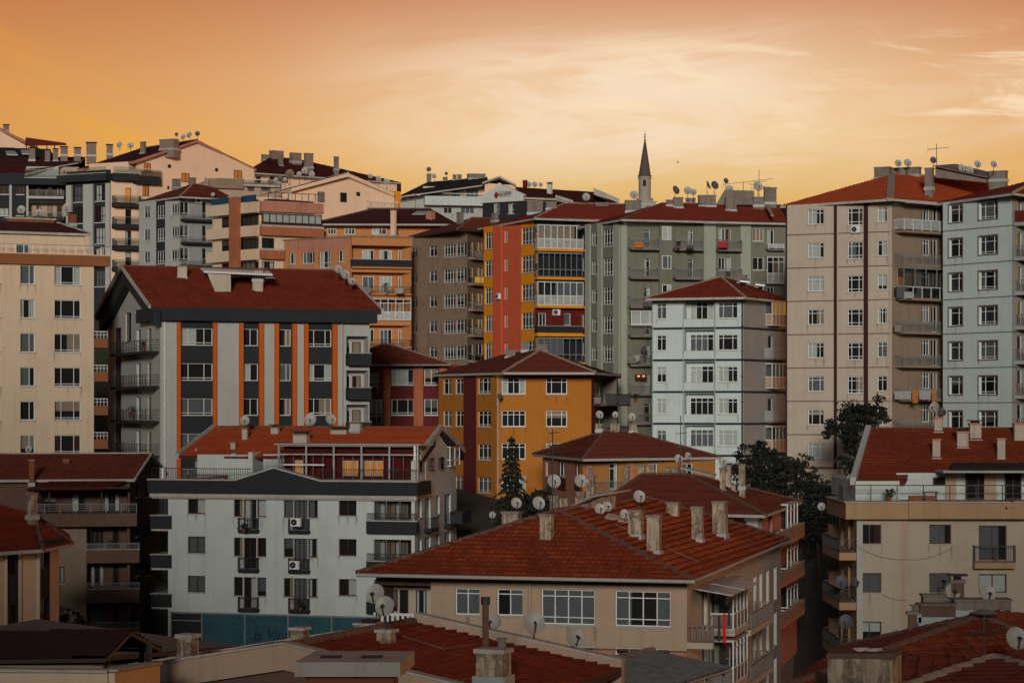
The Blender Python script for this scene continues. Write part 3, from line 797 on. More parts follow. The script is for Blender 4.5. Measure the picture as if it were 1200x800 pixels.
# ------------------------------------------------------------------ trees
def limb(mb, a, b, r0, r1, m='bark', n=7): mb.tube(a, b, r0, m, r1, n=n, caps=False)
def leafcard(mb, c, s, rng, m):
    d = Vector((rng.gauss(0, 1), rng.gauss(0, 1), rng.gauss(0, .7))).normalized(); e = d.orthogonal().normalized(); q = d.cross(e)
    a = rng.uniform(0, 6.28); e, q = e * math.cos(a) + q * math.sin(a), q * math.cos(a) - e * math.sin(a)
    k = s * rng.uniform(.6, 1.3); w = k * rng.uniform(.35, .55)
    mb.face([c - e * k, c - q * w + e * k * .1, c + e * k, c + q * w + e * k * .1], m)
def broadleaf(name, px, D, base, clumps, label, cat='tree', leaf='leaf', s=.22, n=380, trunk=.22, group=None, seed=1):
    """clumps: (px, py, radius m, depth offset m); crown of leaf clusters round limbs that spring from one trunk"""
    rng = random.Random(seed); root = tag(empty(name, PZ(px, base, D)), label, cat, group)
    foot = PZ(px, base, D); cs = [P(a, b, D) + Vector((0, d, 0)) for a, b, r, d in clumps]
    zl = min(c.z for c in cs); fork = Vector((foot.x + .2, foot.y, base + (zl - base) * .75)) if zl > base + 1 else foot + Vector((0, 0, .6))
    t = MB(); mid = foot.lerp(fork, .5) + Vector((.12, 0, 0)); limb(t, foot, mid, trunk, trunk * .8); limb(t, mid, fork, trunk * .8, trunk * .65)
    for c, (_, _, r, _) in zip(cs, clumps):
        k = fork.lerp(c, .55) + Vector((rng.uniform(-.3, .3), rng.uniform(-.3, .3), rng.uniform(.1, .4))); limb(t, fork, k, trunk * .5, trunk * .3); limb(t, k, c, trunk * .3, trunk * .12)
        for _ in range(6):
            e = Vector((rng.gauss(0, 1), rng.gauss(0, 1), rng.gauss(0, .8))).normalized() * r * rng.uniform(.6, 1); limb(t, k.lerp(c, rng.uniform(.4, 1)), c + e, trunk * .12, .012, n=5)
    obj('trunk', t, root)
    cr = MB()
    for c, (_, _, r, _) in zip(cs, clumps):
        tw = [c + Vector((rng.gauss(0, 1), rng.gauss(0, 1), rng.gauss(0, .75))).normalized() * r * rng.uniform(.35, 1.1) for _ in range(max(8, int(14 * r)))]
        for q in tw:
            rr = r * rng.uniform(.16, .34); mm = leaf if rng.random() < .6 else 'leaf2'
            for _ in range(int(n / 14)):
                e = Vector((rng.gauss(0, 1), rng.gauss(0, 1), rng.gauss(0, .55))); leafcard(cr, q + e * rr * .7, s, rng, mm)
    obj('crown', cr, root); return root
def conifer(name, px, D, base, pyt, halfw, label, seed=2, lean=0):
    rng = random.Random(seed); foot = PZ(px, base, D); top = P(px, pyt, D); H = top.z - base
    root = tag(empty(name, foot), label, 'tree', 'dark conifers')
    t = MB(); limb(t, foot, top, .22, .02); cr = MB(); z = base + 1.5
    k = 0
    while z < top.z - .15:
        fr = (top.z - z) / H; L = halfw * (fr ** .8) * 1.35 + .12; nb = 6 if fr > .15 else 4
        for j in range(nb):
            a = k * 1.1 + j * 6.28 / nb + rng.uniform(-.3, .3); l = min(halfw * 1.1, L) * rng.uniform(.6, 1.12)
            d = Vector((math.cos(a), math.sin(a), 0)); p0 = Vector((foot.x, foot.y, z)); seg = 6; prev = p0
            for i in range(1, seg + 1):
                q = p0 + d * l * i / seg + Vector((0, 0, .12 * l * math.sin(i / seg * 3.0) - .28 * l * (i / seg) ** 2)); limb(t, prev, q, .03 * (1 - i / seg) + .01, .03 * (1 - i / seg) + .006, n=4)
                wd = l * .30 * (1 - i / seg * .55)
                for _ in range(9):
                    s_ = rng.uniform(-1, 1); c = prev.lerp(q, rng.random()) + Vector((-d.y, d.x, 0)) * wd * s_ + Vector((0, 0, rng.uniform(-.14, .04)))
                    leafcard(cr, c, .13, rng, 'leaf2' if rng.random() < .6 else 'leaf')
                prev = q
        z += .36 + .10 * fr; k += 1
    for _ in range(30): leafcard(cr, top - Vector((rng.gauss(0, .05), 0, rng.uniform(0, .7))), .1, rng, 'leaf2')
    obj('trunk', t, root); obj('crown', cr, root); return root
def lift(p, z): return Vector((p.x, p.y, z))
def seg_balc(b, i, x0, x1, yt, pitch, n, ref=None, **k):
    """a column of balconies; yt is the slab top row"""
    f = b.fac[i]; out = []
    for z in b.rows(i, ref or (x0 + x1) / 2, yt, pitch, n): out.append(b.balc(i, f.u(x0), f.u(x1), z, **k))
    return out

# ================================================================== cream tower at the far left
b = Bld('apartment_building', 'cream tower block with brown end balconies and a brown roof terrace band, left edge', 'apartment building', [(-60, 202), (110, 207.5)], (100, 300), 'cream', base=ground(205) - 1, depth=15)
b.grid(0, [(24, 41, dict(nx=2, split=3)), (64, 95, dict(nx=3, split=1, low=.13)), (-20, 1, dict(nx=2))], 312, 334, 39.5, 7, ref=80, sill=True)
f = b.fac[0]
zt = b.zt
mb = MB(); f.box(mb, -.5, f.L + 1.35, zt - .85, zt + .02, -14.5, .35, 'brbal'); f.box(mb, -.5, f.L + 1.4, zt + .02, zt + .1, .25, .4, 'cream'); f.box(mb, f.L + 1.3, f.L + 1.42, zt + .02, zt + .1, -14.5, .25, 'cream')
obj('terrace_band', mb, b.root)
mb = MB()                                   # glass railing over the band
f.box(mb, -.5, f.L + 1.3, zt + .82, zt + .87, .24, .30, 'grey')
for k in range(18): f.box(mb, f.L + 1.28 - k * .75, f.L + 1.33 - k * .75, zt + .1, zt + .82, .29, .33, 'white')
for k in range(8): f.box(mb, f.L + 1.30, f.L + 1.34, zt + .1, zt + .82, -.1 - k * .5, -.04 - k * .5, 'white')
f.box(mb, f.L + 1.29, f.L + 1.35, zt + .82, zt + .88, -5, .2, 'white'); obj('railing', mb, b.root)
# penthouse set back on the terrace
pu = f.u(107) ; mb = MB(); z1 = zt + 2.0
f.box(mb, 0, pu, zt + .02, z1, -12, -1.4, 'cream'); f.box(mb, pu - .25, pu + .12, zt + .02, z1 - .1, -1.35, -1.1, 'cream'); obj('penthouse', mb, b.root)
b.winu(0, f.u(23), f.u(38.5), zt + .15, zt + .95, off=-1.40, hole=False, nx=2, split=3)
e0, e1 = f.W(-.3, z1, -1.0), f.W(pu + .2, z1, -1.0); r0, r1 = f.W(-.3, z1 + 1.25, -6.4), f.W(f.u(90) + .1, z1 + 1.25, -6.4); g0, g1 = f.W(-.3, z1, -12.2), f.W(pu + .2, z1, -12.2)
b.set_roof([[e0, e1, r1, r0], [r0, r1, g1, g0], [e1, g1, r1]], 't_dark', 'stone', caps=[(e1, r1)], capm='stone', capr=.1)
b.chimney(30, 38, 253, 262, 'stucco', D=212); b.chimney(79, 89, 251, 262, 'brick', 'brick', D=213, style=1)
mb = MB(); f.box(mb, f.u(31), f.u(88), z1 + .9, z1 + 1.5, -6.9, -6.5, 'brick'); f.box(mb, f.u(29), f.u(90), z1 + 1.5, z1 + 1.62, -7.0, -6.4, 'stone'); obj('parapet', mb, b.root)
lm = b.fac[1]
for k in range(7):                          # balconies on the hidden right flank, their ends stick out past the corner
    z = b.fac[0].z(110, 397 + 0 * k) - k * 39.5 / F * 207.5
    bb = MB(); lm.box(bb, .15, 4.2, z - .75, z + .05, 0, 1.3, 'brbal'); q = obj('balcony', bb, b.root); rb = MB()
    lm.box(rb, .17, 4.2, z + .62, z + .68, 1.22, 1.28, 'white')
    lm.box(rb, .17, .22, z + .62, z + .68, .02, 1.28, 'white'); lm.box(rb, .17, .22, z + .36, z + .40, .02, 1.28, 'white')
    for j in range(5): lm.box(rb, .17, .21, z + .05, z + .62, .02 + .3 * j, .06 + .3 * j, 'white')
    obj('railing', rb, q)
    b.winu(1, 1.0, 1.9, z + .05, z + 1.95, frame='brown', nx=1, hole=False, name='door', cur='rand')
    if k >= 4: b.winu(1, 2.4, 3.8, z + .6, z + 1.9, hole=False, nx=2)
b.build()

# ================================================================== orange pilaster block
b = Bld('apartment_building', 'grey block with orange pilasters, charcoal bays and a long red gabled roof', 'apartment building', [(127, 219.9), (188, 201), (433, 207.8)], (190, 360), 'ltgrey', base=ground(205) - 1)
f = b.fac[1]
for x0, x1 in ((211, 249), (284.5, 303), (326, 342), (360.5, 389)): b.zoneu(1, f.u(x0), f.u(x1), b.zb, b.zt, 'slate')
b.grid(1, [(211, 249, dict(nx=3, split=1, low=.16)), (284.5, 303, dict(nx=2, split=2, low=0)), (327, 341, dict(nx=2, split=3)), (361, 388.5, dict(nx=3, split=1, low=.16))], 384, 404.5, 41.2, 5, ref=211, sill=False)
for x0, x1 in ((207, 211), (249, 253), (280, 284.5), (303, 308), (321.5, 326), (342, 346.5), (356, 360.5), (389, 394)): b.band(1, x0, x1, 377.5, 640, 'orgstripe', .28, 'pilaster', ref=190)
b.pipe(1, 401, 372, 620)
b.pipe(1, 193, 375, 640, 'white')
# charcoal eaves band all round and the recessed end balconies
zb_ = f.z(188, 376)
b.band(1, 187, 439, 360, 375.5, 'slate', .75, 'eaves_band', ref=188)
b.zoneu(1, f.u(405), f.L, b.zb, zb_, 'ltgrey')
for k, z in enumerate(b.rows(1, 418, 426, 40, 6)):
    b.hole(1, f.u(406), f.L - .1, z + .02, z + 2.35, 1.3, 'recess')
    b.balc(1, f.u(405), f.u(431), z, 1.0, m='slate', rail='solid', h=.85, solidm='slate')
    b.winu(1, f.u(418), f.u(428), z + .05, z + 1.9, frame='brown', nx=1, off=-1.3, hole=False, name='door')
    b.winu(1, f.u(408), f.u(415), z + .75, z + 1.9, off=-1.3, hole=False, nx=1)
# gable side
g = b.fac[0]; gl = g.L
for k, z in enumerate(b.rows(0, 166, 413, 39.7, 5)):
    b.balc(0, g.u(145), g.u(186.5), z, 1.2, rail='hrail', m='blacktrim', slab=.22)
    b.winu(0, g.u(160), g.u(165), z + .05, z + 2.0, frame='white', nx=1, name='door'); b.winu(0, g.u(173), g.u(177.5), z + .05, z + 1.95, frame='brown', nx=1, name='door')
b.win(0, 158.5, 165, 349.5, 367, nx=2, frame='brown'); b.win(0, 147, 153.6, 352, 400, nx=1, frame='brown', transom=.5)
b.zone(0, 136, 142, 384, 560, 'blacktrim'); b.grid(0, [(136.6, 141.4, dict(nx=1, frame='brown', sill=False))], 386, 400, 39.7, 4)
zr = f.z(188, 360) + 3.95; d1 = g.d * -1; ov = .95
ez = b.zt
A_, B_, C_, D_ = b.poly[0], b.poly[1], b.poly[2], b.poly[3]
fd, gd = f.d, g.d
def q2(p, z, a=0, c=0): v = Vector((p.x, p.y)) + fd * a + gd * c; return Vector((v.x, v.y, z))
e0 = q2(B_, ez, -1.0, .8); e1 = q2(C_, ez, .8, .8); h0 = q2(A_, ez, -1.0, -.8); h1 = q2(D_, ez, .8, -.8); r0 = (e0 + h0) / 2; r1 = (e1 + h1) / 2; r0.z = r1.z = zr
b.set_roof([[e0, e1, r1, r0], [r0, r1, h1, h0]], 't_red', 'slate', th=.35, caps=[(r0, r1)], capr=.09)
mb = MB()
for a, c in ((e0, r0), (r0, h0), (e1, r1), (r1, h1)):    # pale verge boards
    n_ = Vector((fd.x, fd.y, 0)) * (-.06 if a in (e0, r0) else .06)
    up_ = Vector((0, 0, .14)); dn_ = Vector((0, 0, -.14)); mb.hexa([a + dn_, a + dn_ + n_ * 3, c + dn_ + n_ * 3, c + dn_, a + up_, a + up_ + n_ * 3, c + up_ + n_ * 3, c + up_], 'stone')
obj_each('verge', mb, b.roof)
b.gable(0, [q2(A_, ez, 0, 0), q2(B_, ez, 0, 0), q2((A_ + B_) / 2, zr - .35)], 'ltgrey')
mb = MB(); pm = (A_ + B_) / 2                              # wide charcoal barge boards
for P0, P1 in ((q2(B_, ez - .3, -.75, .6), q2(pm, zr - .3, -.75)), (q2(A_, ez - .3, -.75, -.6), q2(pm, zr - .3, -.75))):
    o_ = Vector((fd.x, fd.y, 0)) * .6; dz_ = Vector((0, 0, -1.25))
    mb.hexa([P0 + dz_, P1 + dz_, P1 + dz_ + o_, P0 + dz_ + o_, P0, P1, P1 + o_, P0 + o_], 'slate')
g.box(mb, g.u(169), gl + .1, g.z(188, 376), ez - .02, .02, .72, 'slate')
obj('barge_board', mb, b.root)
b.gable(2, [q2(D_, ez), q2(C_, ez), q2((C_ + D_) / 2, zr - .35)], 'slate')
b.chimney(208, 219, 311, 325, 'stucco2', D=209)
mb = MB(); D0 = b.hit(254, 333)                             # pale dormer with a corrugated lid
a0, a1 = P(243, 319, 211), P(270.5, 333, 205.6)
mb.hexa([P(252, 333.5, 206.2) + Vector((0, 0, -.6)), P(270.5, 333.5, 206.4) + Vector((0, 0, -.6)), P(270.5, 326, 211), P(248, 322, 211), P(243, 320.5, 206.6), P(270.5, 322, 206.4), P(270.5, 320, 211), P(244, 316, 211)], 'stucco2')
mb.hexa([P(270.6, 325, 208), P(316, 325, 209), P(316, 324, 212), P(270.6, 324, 212), P(271, 321, 208), P(319, 322, 209), P(319, 321.6, 212), P(271, 320.6, 212)], 'stucco2'); obj('dormer', mb, b.roof)
mb = MB()
for k in range(30):
    x = 240 + k * 2.7; yy = 318.5 + k * .12; mb.tube(P(x, yy, 206.5), P(x - 4, yy - 3.6, 212), .10, 'white', n=6)
obj('corrugated_lid', mb, b.roof)
b.chimney(296, 308, 316, 327, 'stucco2', D=208, ratio=1)
for x, y in ((311, 326), (311, 348.5)): mb = MB(); mb.hexa([P(x, y, 207), P(x + 11, y, 207.3), P(x + 9, y - 2, 208.5), P(x - 1, y - 2, 208.3)] + [P(x, y - .8, 207), P(x + 11, y - .8, 207.3), P(x + 9, y - 2.8, 208.5), P(x - 1, y - 2.8, 208.3)], 'lead'); obj('skylight', mb, b.roof)
b.build()

# ================================================================== brown house with terraces, lower left
b = Bld('apartment_building', 'dark brown house with stacked railed terraces behind the cream striped block', 'apartment building', [(-30, 176.5), (152, 178.5), (187, 191)], (100, 561), 'brownw')
f = b.fac[0]; b.zone(0, 66, 101, 617, 760, 'taupe'); b.fm[1] = 'taupedk'
b.recess(0, 36, 150, 573, 600, 2.2, 'brownw'); b.band(0, 34, 160, 601, 616, 'brownw', 1.0, 'terrace_slab')
b.balc(0, f.u(34), f.u(160), f.z(100, 600.5), 1.0, slab=.05, rail='hrail', h=.7, m='brownw', rm='grey')
for x in (57, 118): f.box(b.trim, f.u(x), f.u(x) + .12, f.z(x, 600), f.z(x, 568), .8, .92, 'wood')
for x0, x1 in ((50, 66), (84, 100), (122, 140)): b.win(0, x0, x1, 577, 600, off=-2.2, hole=False, frame='brown', nx=2, name='door')
for k, z in enumerate(b.rows(0, 125, 645, 46, 3)):
    b.hole(0, f.u(102), f.L - .2, z + .02, z + 1.9, 1.4, 'recess', 'brownw')
    b.balc(0, f.u(101), f.u(163), z, .9, rail='solid', h=.12, m='brownw', slab=.85, solidm='brownw'); b.balc(0, f.u(101), f.u(163), z + .1, .88, slab=.06, rail='hrail', h=.5, rm='grey', m='brownw')
    b.winu(0, f.u(106), f.u(122), z + .2, z + 1.8, frame='brown', nx=3, off=-1.4, hole=False); b.winu(0, f.u(132), f.u(140), z + .2, z + 1.85, frame='brown', nx=1, off=-1.4, hole=False, name='door')
b.grid(0, [(70, 76, dict(nx=1, frame='brown'))], 664, 683, 46, 3)
b.grid(1, [(159, 163.5, dict(nx=1, frame='brown')), (171, 176, dict(nx=1, frame='brown'))], 568, 582, 46, 4)
ez = b.zt; A_, B_, C_, D_ = b.poly; fd, gd = b.fac[0].d, b.fac[1].d
e0 = q2(A_, ez, -1, -.6); e1 = q2(B_, ez, .5, -.6); h1 = q2(C_, ez, .5, .6); h0 = q2(D_, ez, -1, .6); r0 = (e0 + h0) / 2; r1 = (e1 + h1) / 2; r0.z = r1.z = ez + 1.75
b.set_roof([[e0, e1, r1, r0], [r0, r1, h1, h0]], 't_brown', 'stone', caps=[(r0, r1), (e1, r1), (r1, h1)], capm='stone', capr=.08)
b.gable(1, [q2(B_, ez), q2(C_, ez), q2((B_ + C_) / 2, ez + 1.5)], 'taupedk')
mb = MB(); f.box(mb, f.u(45), f.u(150), f.z(90, 572), f.z(90, 570), .1, 1.6, 'wood'); mb2 = MB()
mb.hexa([f.W(f.u(31), f.z(90, 573), 1.7), f.W(f.u(121), f.z(90, 573), 1.7), f.W(f.u(150), f.z(90, 564), .5), f.W(f.u(60), f.z(90, 564), .5), f.W(f.u(31), f.z(90, 571.5), 1.7), f.W(f.u(121), f.z(90, 571.5), 1.7), f.W(f.u(150), f.z(90, 562.5), .5), f.W(f.u(60), f.z(90, 562.5), .5)], 't_dark'); obj('terrace_canopy', mb, b.root)
b.chimney(106, 118, 535, 540, 'stucco', D=185, ratio=.6); b.chimney(33, 40, 538, 566, 'brick', D=176, style=0)
b.chimney(73, 81, 538, 552, 'brick', D=181)
b.build()

# ================================================================== cream striped block, left edge
b = Bld('apartment_building', 'low cream block with slate window strips and a hipped red roof, lower left edge', 'apartment building', [(-70, 131), (47, 137), (69, 140.5)], (40, 643), 'cream', depth=12)
f = b.fac[0]
for x0, x1 in ((6, 21.8), (-50, -35)): b.zone(0, x0, x1, 640, 900, 'slate', ref=14)
b.grid(0, [(7.5, 20.5, dict(nx=2, frame='brown')), (-48, -36, dict(nx=2, frame='brown'))], 649, 674, 60, 4, ref=14, sill=False)
f1 = b.fac[1]; b.zone(1, 47.2, 58.5, 640, 900, 'slate'); b.grid(1, [(48, 57.8, dict(nx=2, frame='brown'))], 641, 666, 59, 4, sill=False)
for x in (5, 21.5, 43): b.band(0, x, x + 1.2, 645, 800, 'cream', .18, 'pilaster', ref=40)
b.band(0, -70, 47.5, 638, 645.5, 'slate', .3, 'eaves_band', ref=40); b.band(1, 46.8, 70, 630, 637, 'slate', .3, 'eaves_band', ref=68)
ze = b.zt + .05; E = [PZ(-80, ze, 129.5), PZ(50, ze, 135.6), PZ(85, ze, 141.5)]; E3 = PZ(-60, ze, 152); A = PZ(-20, ze + 2.3, 146); A2 = PZ(40, ze + 1.45, 147); E2b = PZ(80, ze, 152)
b.set_roof([[E[0], E[1], A2, A], [E[1], E[2], A2], [E[2], E2b, A2], [E2b, E3, A, A2], [E3, E[0], A]], 't_red', 'stone', caps=[(E[1], A2), (A, A2), (A2, E[2])])
b.chimney(31, 43, 577, 604, 'stucco', D=143)
b.build()

# ================================================================== white block with charcoal parapet (centre left)
b = Bld('apartment_building', 'white block with charcoal parapet, dark red window frames and a bright tiled roof', 'apartment building', [(197, 177.5), (486, 172), (535, 187.3)], (300, 578), 'white_w', base=ground(175) - 1)
f, g = b.fac[0], b.fac[1]
pit = 46.3
b.grid(0, [(220, 240.5, dict(nx=2, split=0)), (397, 418, dict(nx=2))], 583, 602.5, pit, 3, ref=300, frame='brown')
zs = b.rows(0, 300, 604, pit, 3)
hS = pit / F * f.D(300)
acl = []
for x0, x1, lab in ((274, 312, 0), (332.5, 372, 1)):
    w3 = (x1 - x0) * .28
    for k, z in enumerate(zs):
        zt_ = z + 1.25; zb2 = z - .08
        b.winu(0, f.u(x0), f.u(x0 + w3), zb2, zt_, frame='brown', nx=1); b.winu(0, f.u(x1 - w3), f.u(x1), zb2, zt_, frame='brown', nx=1)
        b.winu(0, f.u(x0 + w3) + .06, f.u(x1 - w3) - .06, z - .98, zt_, frame='brown', nx=3 if lab else 2, name='door', cur=('full', 'cur3') if lab else 'rand', sill=False)
        b.balc(0, f.u(x0 + w3 - 3), f.u(x1 - w3 + 3), z - 1.0, .5, slab=.22, m='blacktrim', rail='bars', h=.85)
# corner loggia (right) and left end loggias
for k, z in enumerate(zs):
    b.hole(0, f.u(438), f.L - .25, z - .2, z + 1.3, 1.5, 'recess', 'ltgrey')
    b.hole(1, .25, g.u(494), z - .2, z + 1.3, 1.0, 'recess', 'ltgrey') if False else None
    b.winu(0, f.u(443), f.u(456), z - .15, z + 1.15, frame='brown', nx=2, off=-1.5, hole=False, cur=('full', 'cur2')); b.winu(0, f.u(460), f.u(474), z - .15, z + 1.15, frame='brown', nx=2, off=-1.5, hole=False, cur=('most', 'cur2'))
    mb = MB(); f.box(mb, f.u(432.5), f.L + .35, z - 1.12, z - .25, .003, .62, 'slate'); f.box(mb, f.u(432), f.L + .40, z - .25, z - .17, .002, .68, 'stone'); q = obj('balcony', mb, b.root)
    rb = MB(); f.box(rb, f.u(433), f.L + .33, z + .28, z + .33, .52, .57, 'black'); f.box(rb, f.u(433), f.L + .33, z + .02, z + .05, .53, .56, 'black')
    for j in range(28): u = f.u(433) + (f.L + .3 - f.u(433)) * j / 27; f.box(rb, u, u + .025, z - .17, z + .28, .53, .56, 'black')
    obj('railing', rb, q)
    mb = MB(); 
    for u in (f.u(438), f.u(452), f.u(468), f.L - .15): f.box(mb, u, u + .06, z - .17, z + 1.28, -.1, -.04, 'grey')
    qq = obj('glazing_frame', mb, b.root); gm = MB(); gm.face([f.W(f.u(438), z - .17, -.07), f.W(f.L - .2, z - .17, -.07), f.W(f.L - .2, z + 1.28, -.07), f.W(f.u(438), z + 1.28, -.07)], 'glass'); obj('pane', gm, qq)
f3 = b.fac[3]                              # left end: balconies stick out past the corner
for k, z in enumerate(zs):
    mb = MB(); f.box(mb, -1.35, .3, z - 1.05, z - .1, -3.5, .14, 'slate'); f.box(mb, -1.4, .32, z - .1, z - .03, -3.5, .19, 'stone'); f.box(mb, -1.3, -.003, z - 1.2, z - 1.05, -3.5, .1, 'stone'); obj('balcony', mb, b.root)
    b.winu(3, f3.L - 3.0, f3.L - 1.6, z - .9, z + 1.1, frame='brown', nx=2, hole=False, name='door')
# side face
for z in zs[:3]:
    for x0, x1, dn in ((480, 0, 0), (490, 494, .0), (498, 504.5, -.9), (511, 515, 0), (521, 528, -.9)):
        if x1: b.winu(1, g.u(x0), g.u(x1), z - .08 + dn, z + 1.25, frame='brown', nx=1 if x1 - x0 < 5 else 2, name='window' if dn == 0 else 'door', sill=dn == 0)
        if x1 and dn: b.balc(1, g.u(x0) - .3, g.u(x1) + .3, z - 1.0, .55, slab=.2, m='blacktrim', rail='bars', h=.85)
    mb = MB(); g.box(mb, g.u(526.5), g.L + .8, z - 1.0, z - .1, .02, 1.0, 'slate'); q = obj('balcony', mb, b.root)
zp = b.zt + 1.05
# charcoal parapet with the low pediment, cornice
mb = MB(); f.box(mb, -1.4, f.L + .35, b.zt - .02, zp - .12, -.2, .55, 'slate')
c0, c1, c2 = f.u(279), f.u(324), f.u(378); ph = f.z(324, 548.5)
for o in (0,): 
    for A0, A1 in ((c0, c1), (c1, c2)):
        pa = zp - .12 if A0 == c0 else ph; pb = ph if A0 == c0 else zp - .12
        mb.hexa([f.W(A0, zp - .13, .54), f.W(A1, zp - .13, .54), f.W(A1, zp - .13, -.19), f.W(A0, zp - .13, -.19), f.W(A0, pa, .54), f.W(A1, pb, .54), f.W(A1, pb, -.19), f.W(A0, pa, -.19)], 'slate')
        mb.hexa([f.W(A0, pa + .005, .6), f.W(A1, pb + .005, .6), f.W(A1, pb + .005, -.25), f.W(A0, pa + .005, -.25), f.W(A0, pa + .11, .6), f.W(A1, pb + .11, .6), f.W(A1, pb + .11, -.25), f.W(A0, pa + .11, -.25)], 'stone')
f.box(mb, -1.45, c0, zp - .12, zp - .03, -.25, .6, 'stone'); f.box(mb, c2, f.L + .4, zp - .12, zp - .03, -.25, .6, 'stone')
g.box(mb, -.5, g.u(500), b.zt - .02, zp - .12, .0, .34, 'slate')
f.box(mb, -1.3, f.L + .25, b.zt - .32, b.zt - .05, .003, .42, 'stone'); f.box(mb, -1.2, f.L + .2, b.zt - .42, b.zt - .33, .003, .25, 'stone')
obj('parapet', mb, b.root)
rb = MB(); zr0 = zp - .03
for u0, u1 in ((-1.2, c0 + 1.2), (c2 - .3, f.L + .3)):
    n = int((u1 - u0) / .17); f.box(rb, u0, u1, zr0 + .75, zr0 + .80, .3, .35, 'black')
    for j in range(n): u = u0 + (u1 - u0) * j / n; f.box(rb, u, u + .025, zr0, zr0 + .75, .31, .335, 'black')
u0, u1 = c0 + 1.0, c1 + .5; n = 26
for j in range(n):
    t_ = j / n; u = u0 + (u1 - u0) * t_; za = zp + (ph - zp) * max(0, (u - c0) / (c1 - c0)); f.box(rb, u, u + .025, za, za + .8, -.35, -.325, 'grey')
obj('railing', rb, b.root)
# attic storey behind the parapet
za, zb_ = b.zt, f.z(250, 533); mb = MB()
f.box(mb, f.u(218), f.u(282), za, zb_, -9, -2.0, 'white_w'); f.box(mb, f.u(282) , f.u(324), za, zb_, -9, -4.2, 'white_w'); f.box(mb, f.u(324), f.L - .5, za, f.z(400, 522.5), -3, -1.5, 'dkred')
f.box(mb, f.u(282), f.u(287), za, zb_ + .2, -4.2, -1.4, 'white_w'); f.box(mb, f.u(296), f.u(323), za, zb_ + .05, -4.2, -2.0, 'white_w'); obj('attic_wall', mb, b.root)
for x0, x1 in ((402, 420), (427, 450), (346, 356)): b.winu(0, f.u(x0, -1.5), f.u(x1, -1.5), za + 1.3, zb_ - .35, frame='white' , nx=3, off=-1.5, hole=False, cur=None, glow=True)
# glass conservatory
u0, u1 = f.u(323), f.L + .1; z0, z1 = zp - .05, f.z(400, 521.5); mb = MB(); o = -.45
n = 5
for j in range(n + 1): u = u0 + (u1 - u0 - .11) * j / n; f.box(mb, u, u + .11, z0, z1, o - .16, o, 'sheet')
for zz, hh in ((z1 - .10, .10), (z1 - .72, .09), (z0, .06)): f.box(mb, u0 + .005, u1 - .005, zz + .002, zz + hh, o - .15, o - .01, 'sheet')
f.box(mb, u0 + .16, f.u(377), z0 + 1.05, z0 + 1.15, o - .14, o - .02, 'white')
for j in range(14): u = u0 + (u1 - u0) * (j + .5) / 14; f.box(mb, u, u + .03, z0, z1 - .8, o - .1, o - .07, 'grey')
f.box(mb, u0 - .2, u1 + .25, z1, z1 + .1, -3.2, o + .25, 'gutter')
g.box(mb, .4, .55, z0, z1, -.16, -.02, 'white'); g.box(mb, 2.2, 2.35, z0, z1, -.16, -.02, 'white'); g.box(mb, 3.9, 4.05, z0, z1, -.16, -.02, 'white')
cons = obj('conservatory', mb, b.root)
gm = MB(); gm.face([f.W(u0, z0, o - .08), f.W(u1, z0, o - .08), f.W(u1, z1, o - .08), f.W(u0, z1, o - .08)], 'glass'); gm.face([g.W(.4, z0, -.08), g.W(4.0, z0, -.08), g.W(4.0, z1, -.08), g.W(.4, z1, -.08)], 'glass'); obj('pane', gm, cons)
rb = MB(); f.box(rb, f.u(376), u1 + .2, z0 + .62, z0 + .68, .2, .25, 'black')
# main roof
zr = -1.32; ze = -3.43
eL, rL, rR, eR, bR, bL = PZ(209.5, ze, 179.6), PZ(253.5, zr, 187), PZ(514, zr, 182), PZ(488.5, ze, 173.4), PZ(541, ze + .2, 190.5), PZ(280, ze, 195)
b.set_roof([[eL, eR, rR, rL], [rL, rR, bR, bL]], 't_bright', 'maroon', th=.16, caps=[(rL, rR)], capm='cap_d', capr=.08)
mb = MB()
def verge(mb, a, c, side, m='stone', hgt=.2, wd=.3, dn=.2):
    s_ = Vector((side, 0, 0)) * wd; u_ = Vector((0, 0, hgt)); d_ = Vector((0, 0, -dn))
    pts = [a + d_, a + d_ + s_, c + d_ + s_, c + d_, a + u_, a + u_ + s_, c + u_ + s_, c + u_]
    if side < 0: pts = [pts[i] for i in (1, 0, 3, 2, 5, 4, 7, 6)]
    mb.hexa(pts, m)
verge(mb, eL, rL, -1); verge(mb, eR, rR, 1); verge(mb, rR, bR, 1); obj_each('verge', mb, b.roof)
b.gable(1, [g.W(.2, b.zt - .02, -.05), g.W(g.L - .1, b.zt - .02, -.05), g.W(g.L - .1, ze - .25, -.05), g.W(g.L * .52, zr - .3, -.05), g.W(.2, ze - .25, -.05)], 'white_w')
mb = MB()
for a, c in ((eR, rR), (bR, rR)):
    o_ = Vector((.22, 0, 0)); dz_ = Vector((0, 0, -.75)); l_ = Vector((0, 0, -.22)); mb.hexa([a + dz_ , a + dz_ + o_, c + dz_ + o_, c + dz_, a + l_, a + l_ + o_, c + l_ + o_, c + l_], 'slate')
obj_each('barge_board', mb, b.roof)
for x0, x1 in ((490, 494), (502.5, 507), (514.5, 519)): b.winu(1, g.u(x0), g.u(x1), f.z(486, 553.5) + .0, f.z(486, 537.5), frame='brown', nx=1, off=.03, hole=False)
b.glaze(1, g.u(524), g.L + .1, f.z(486, 551), f.z(486, 526), .25, nx=2, roofm='slate')
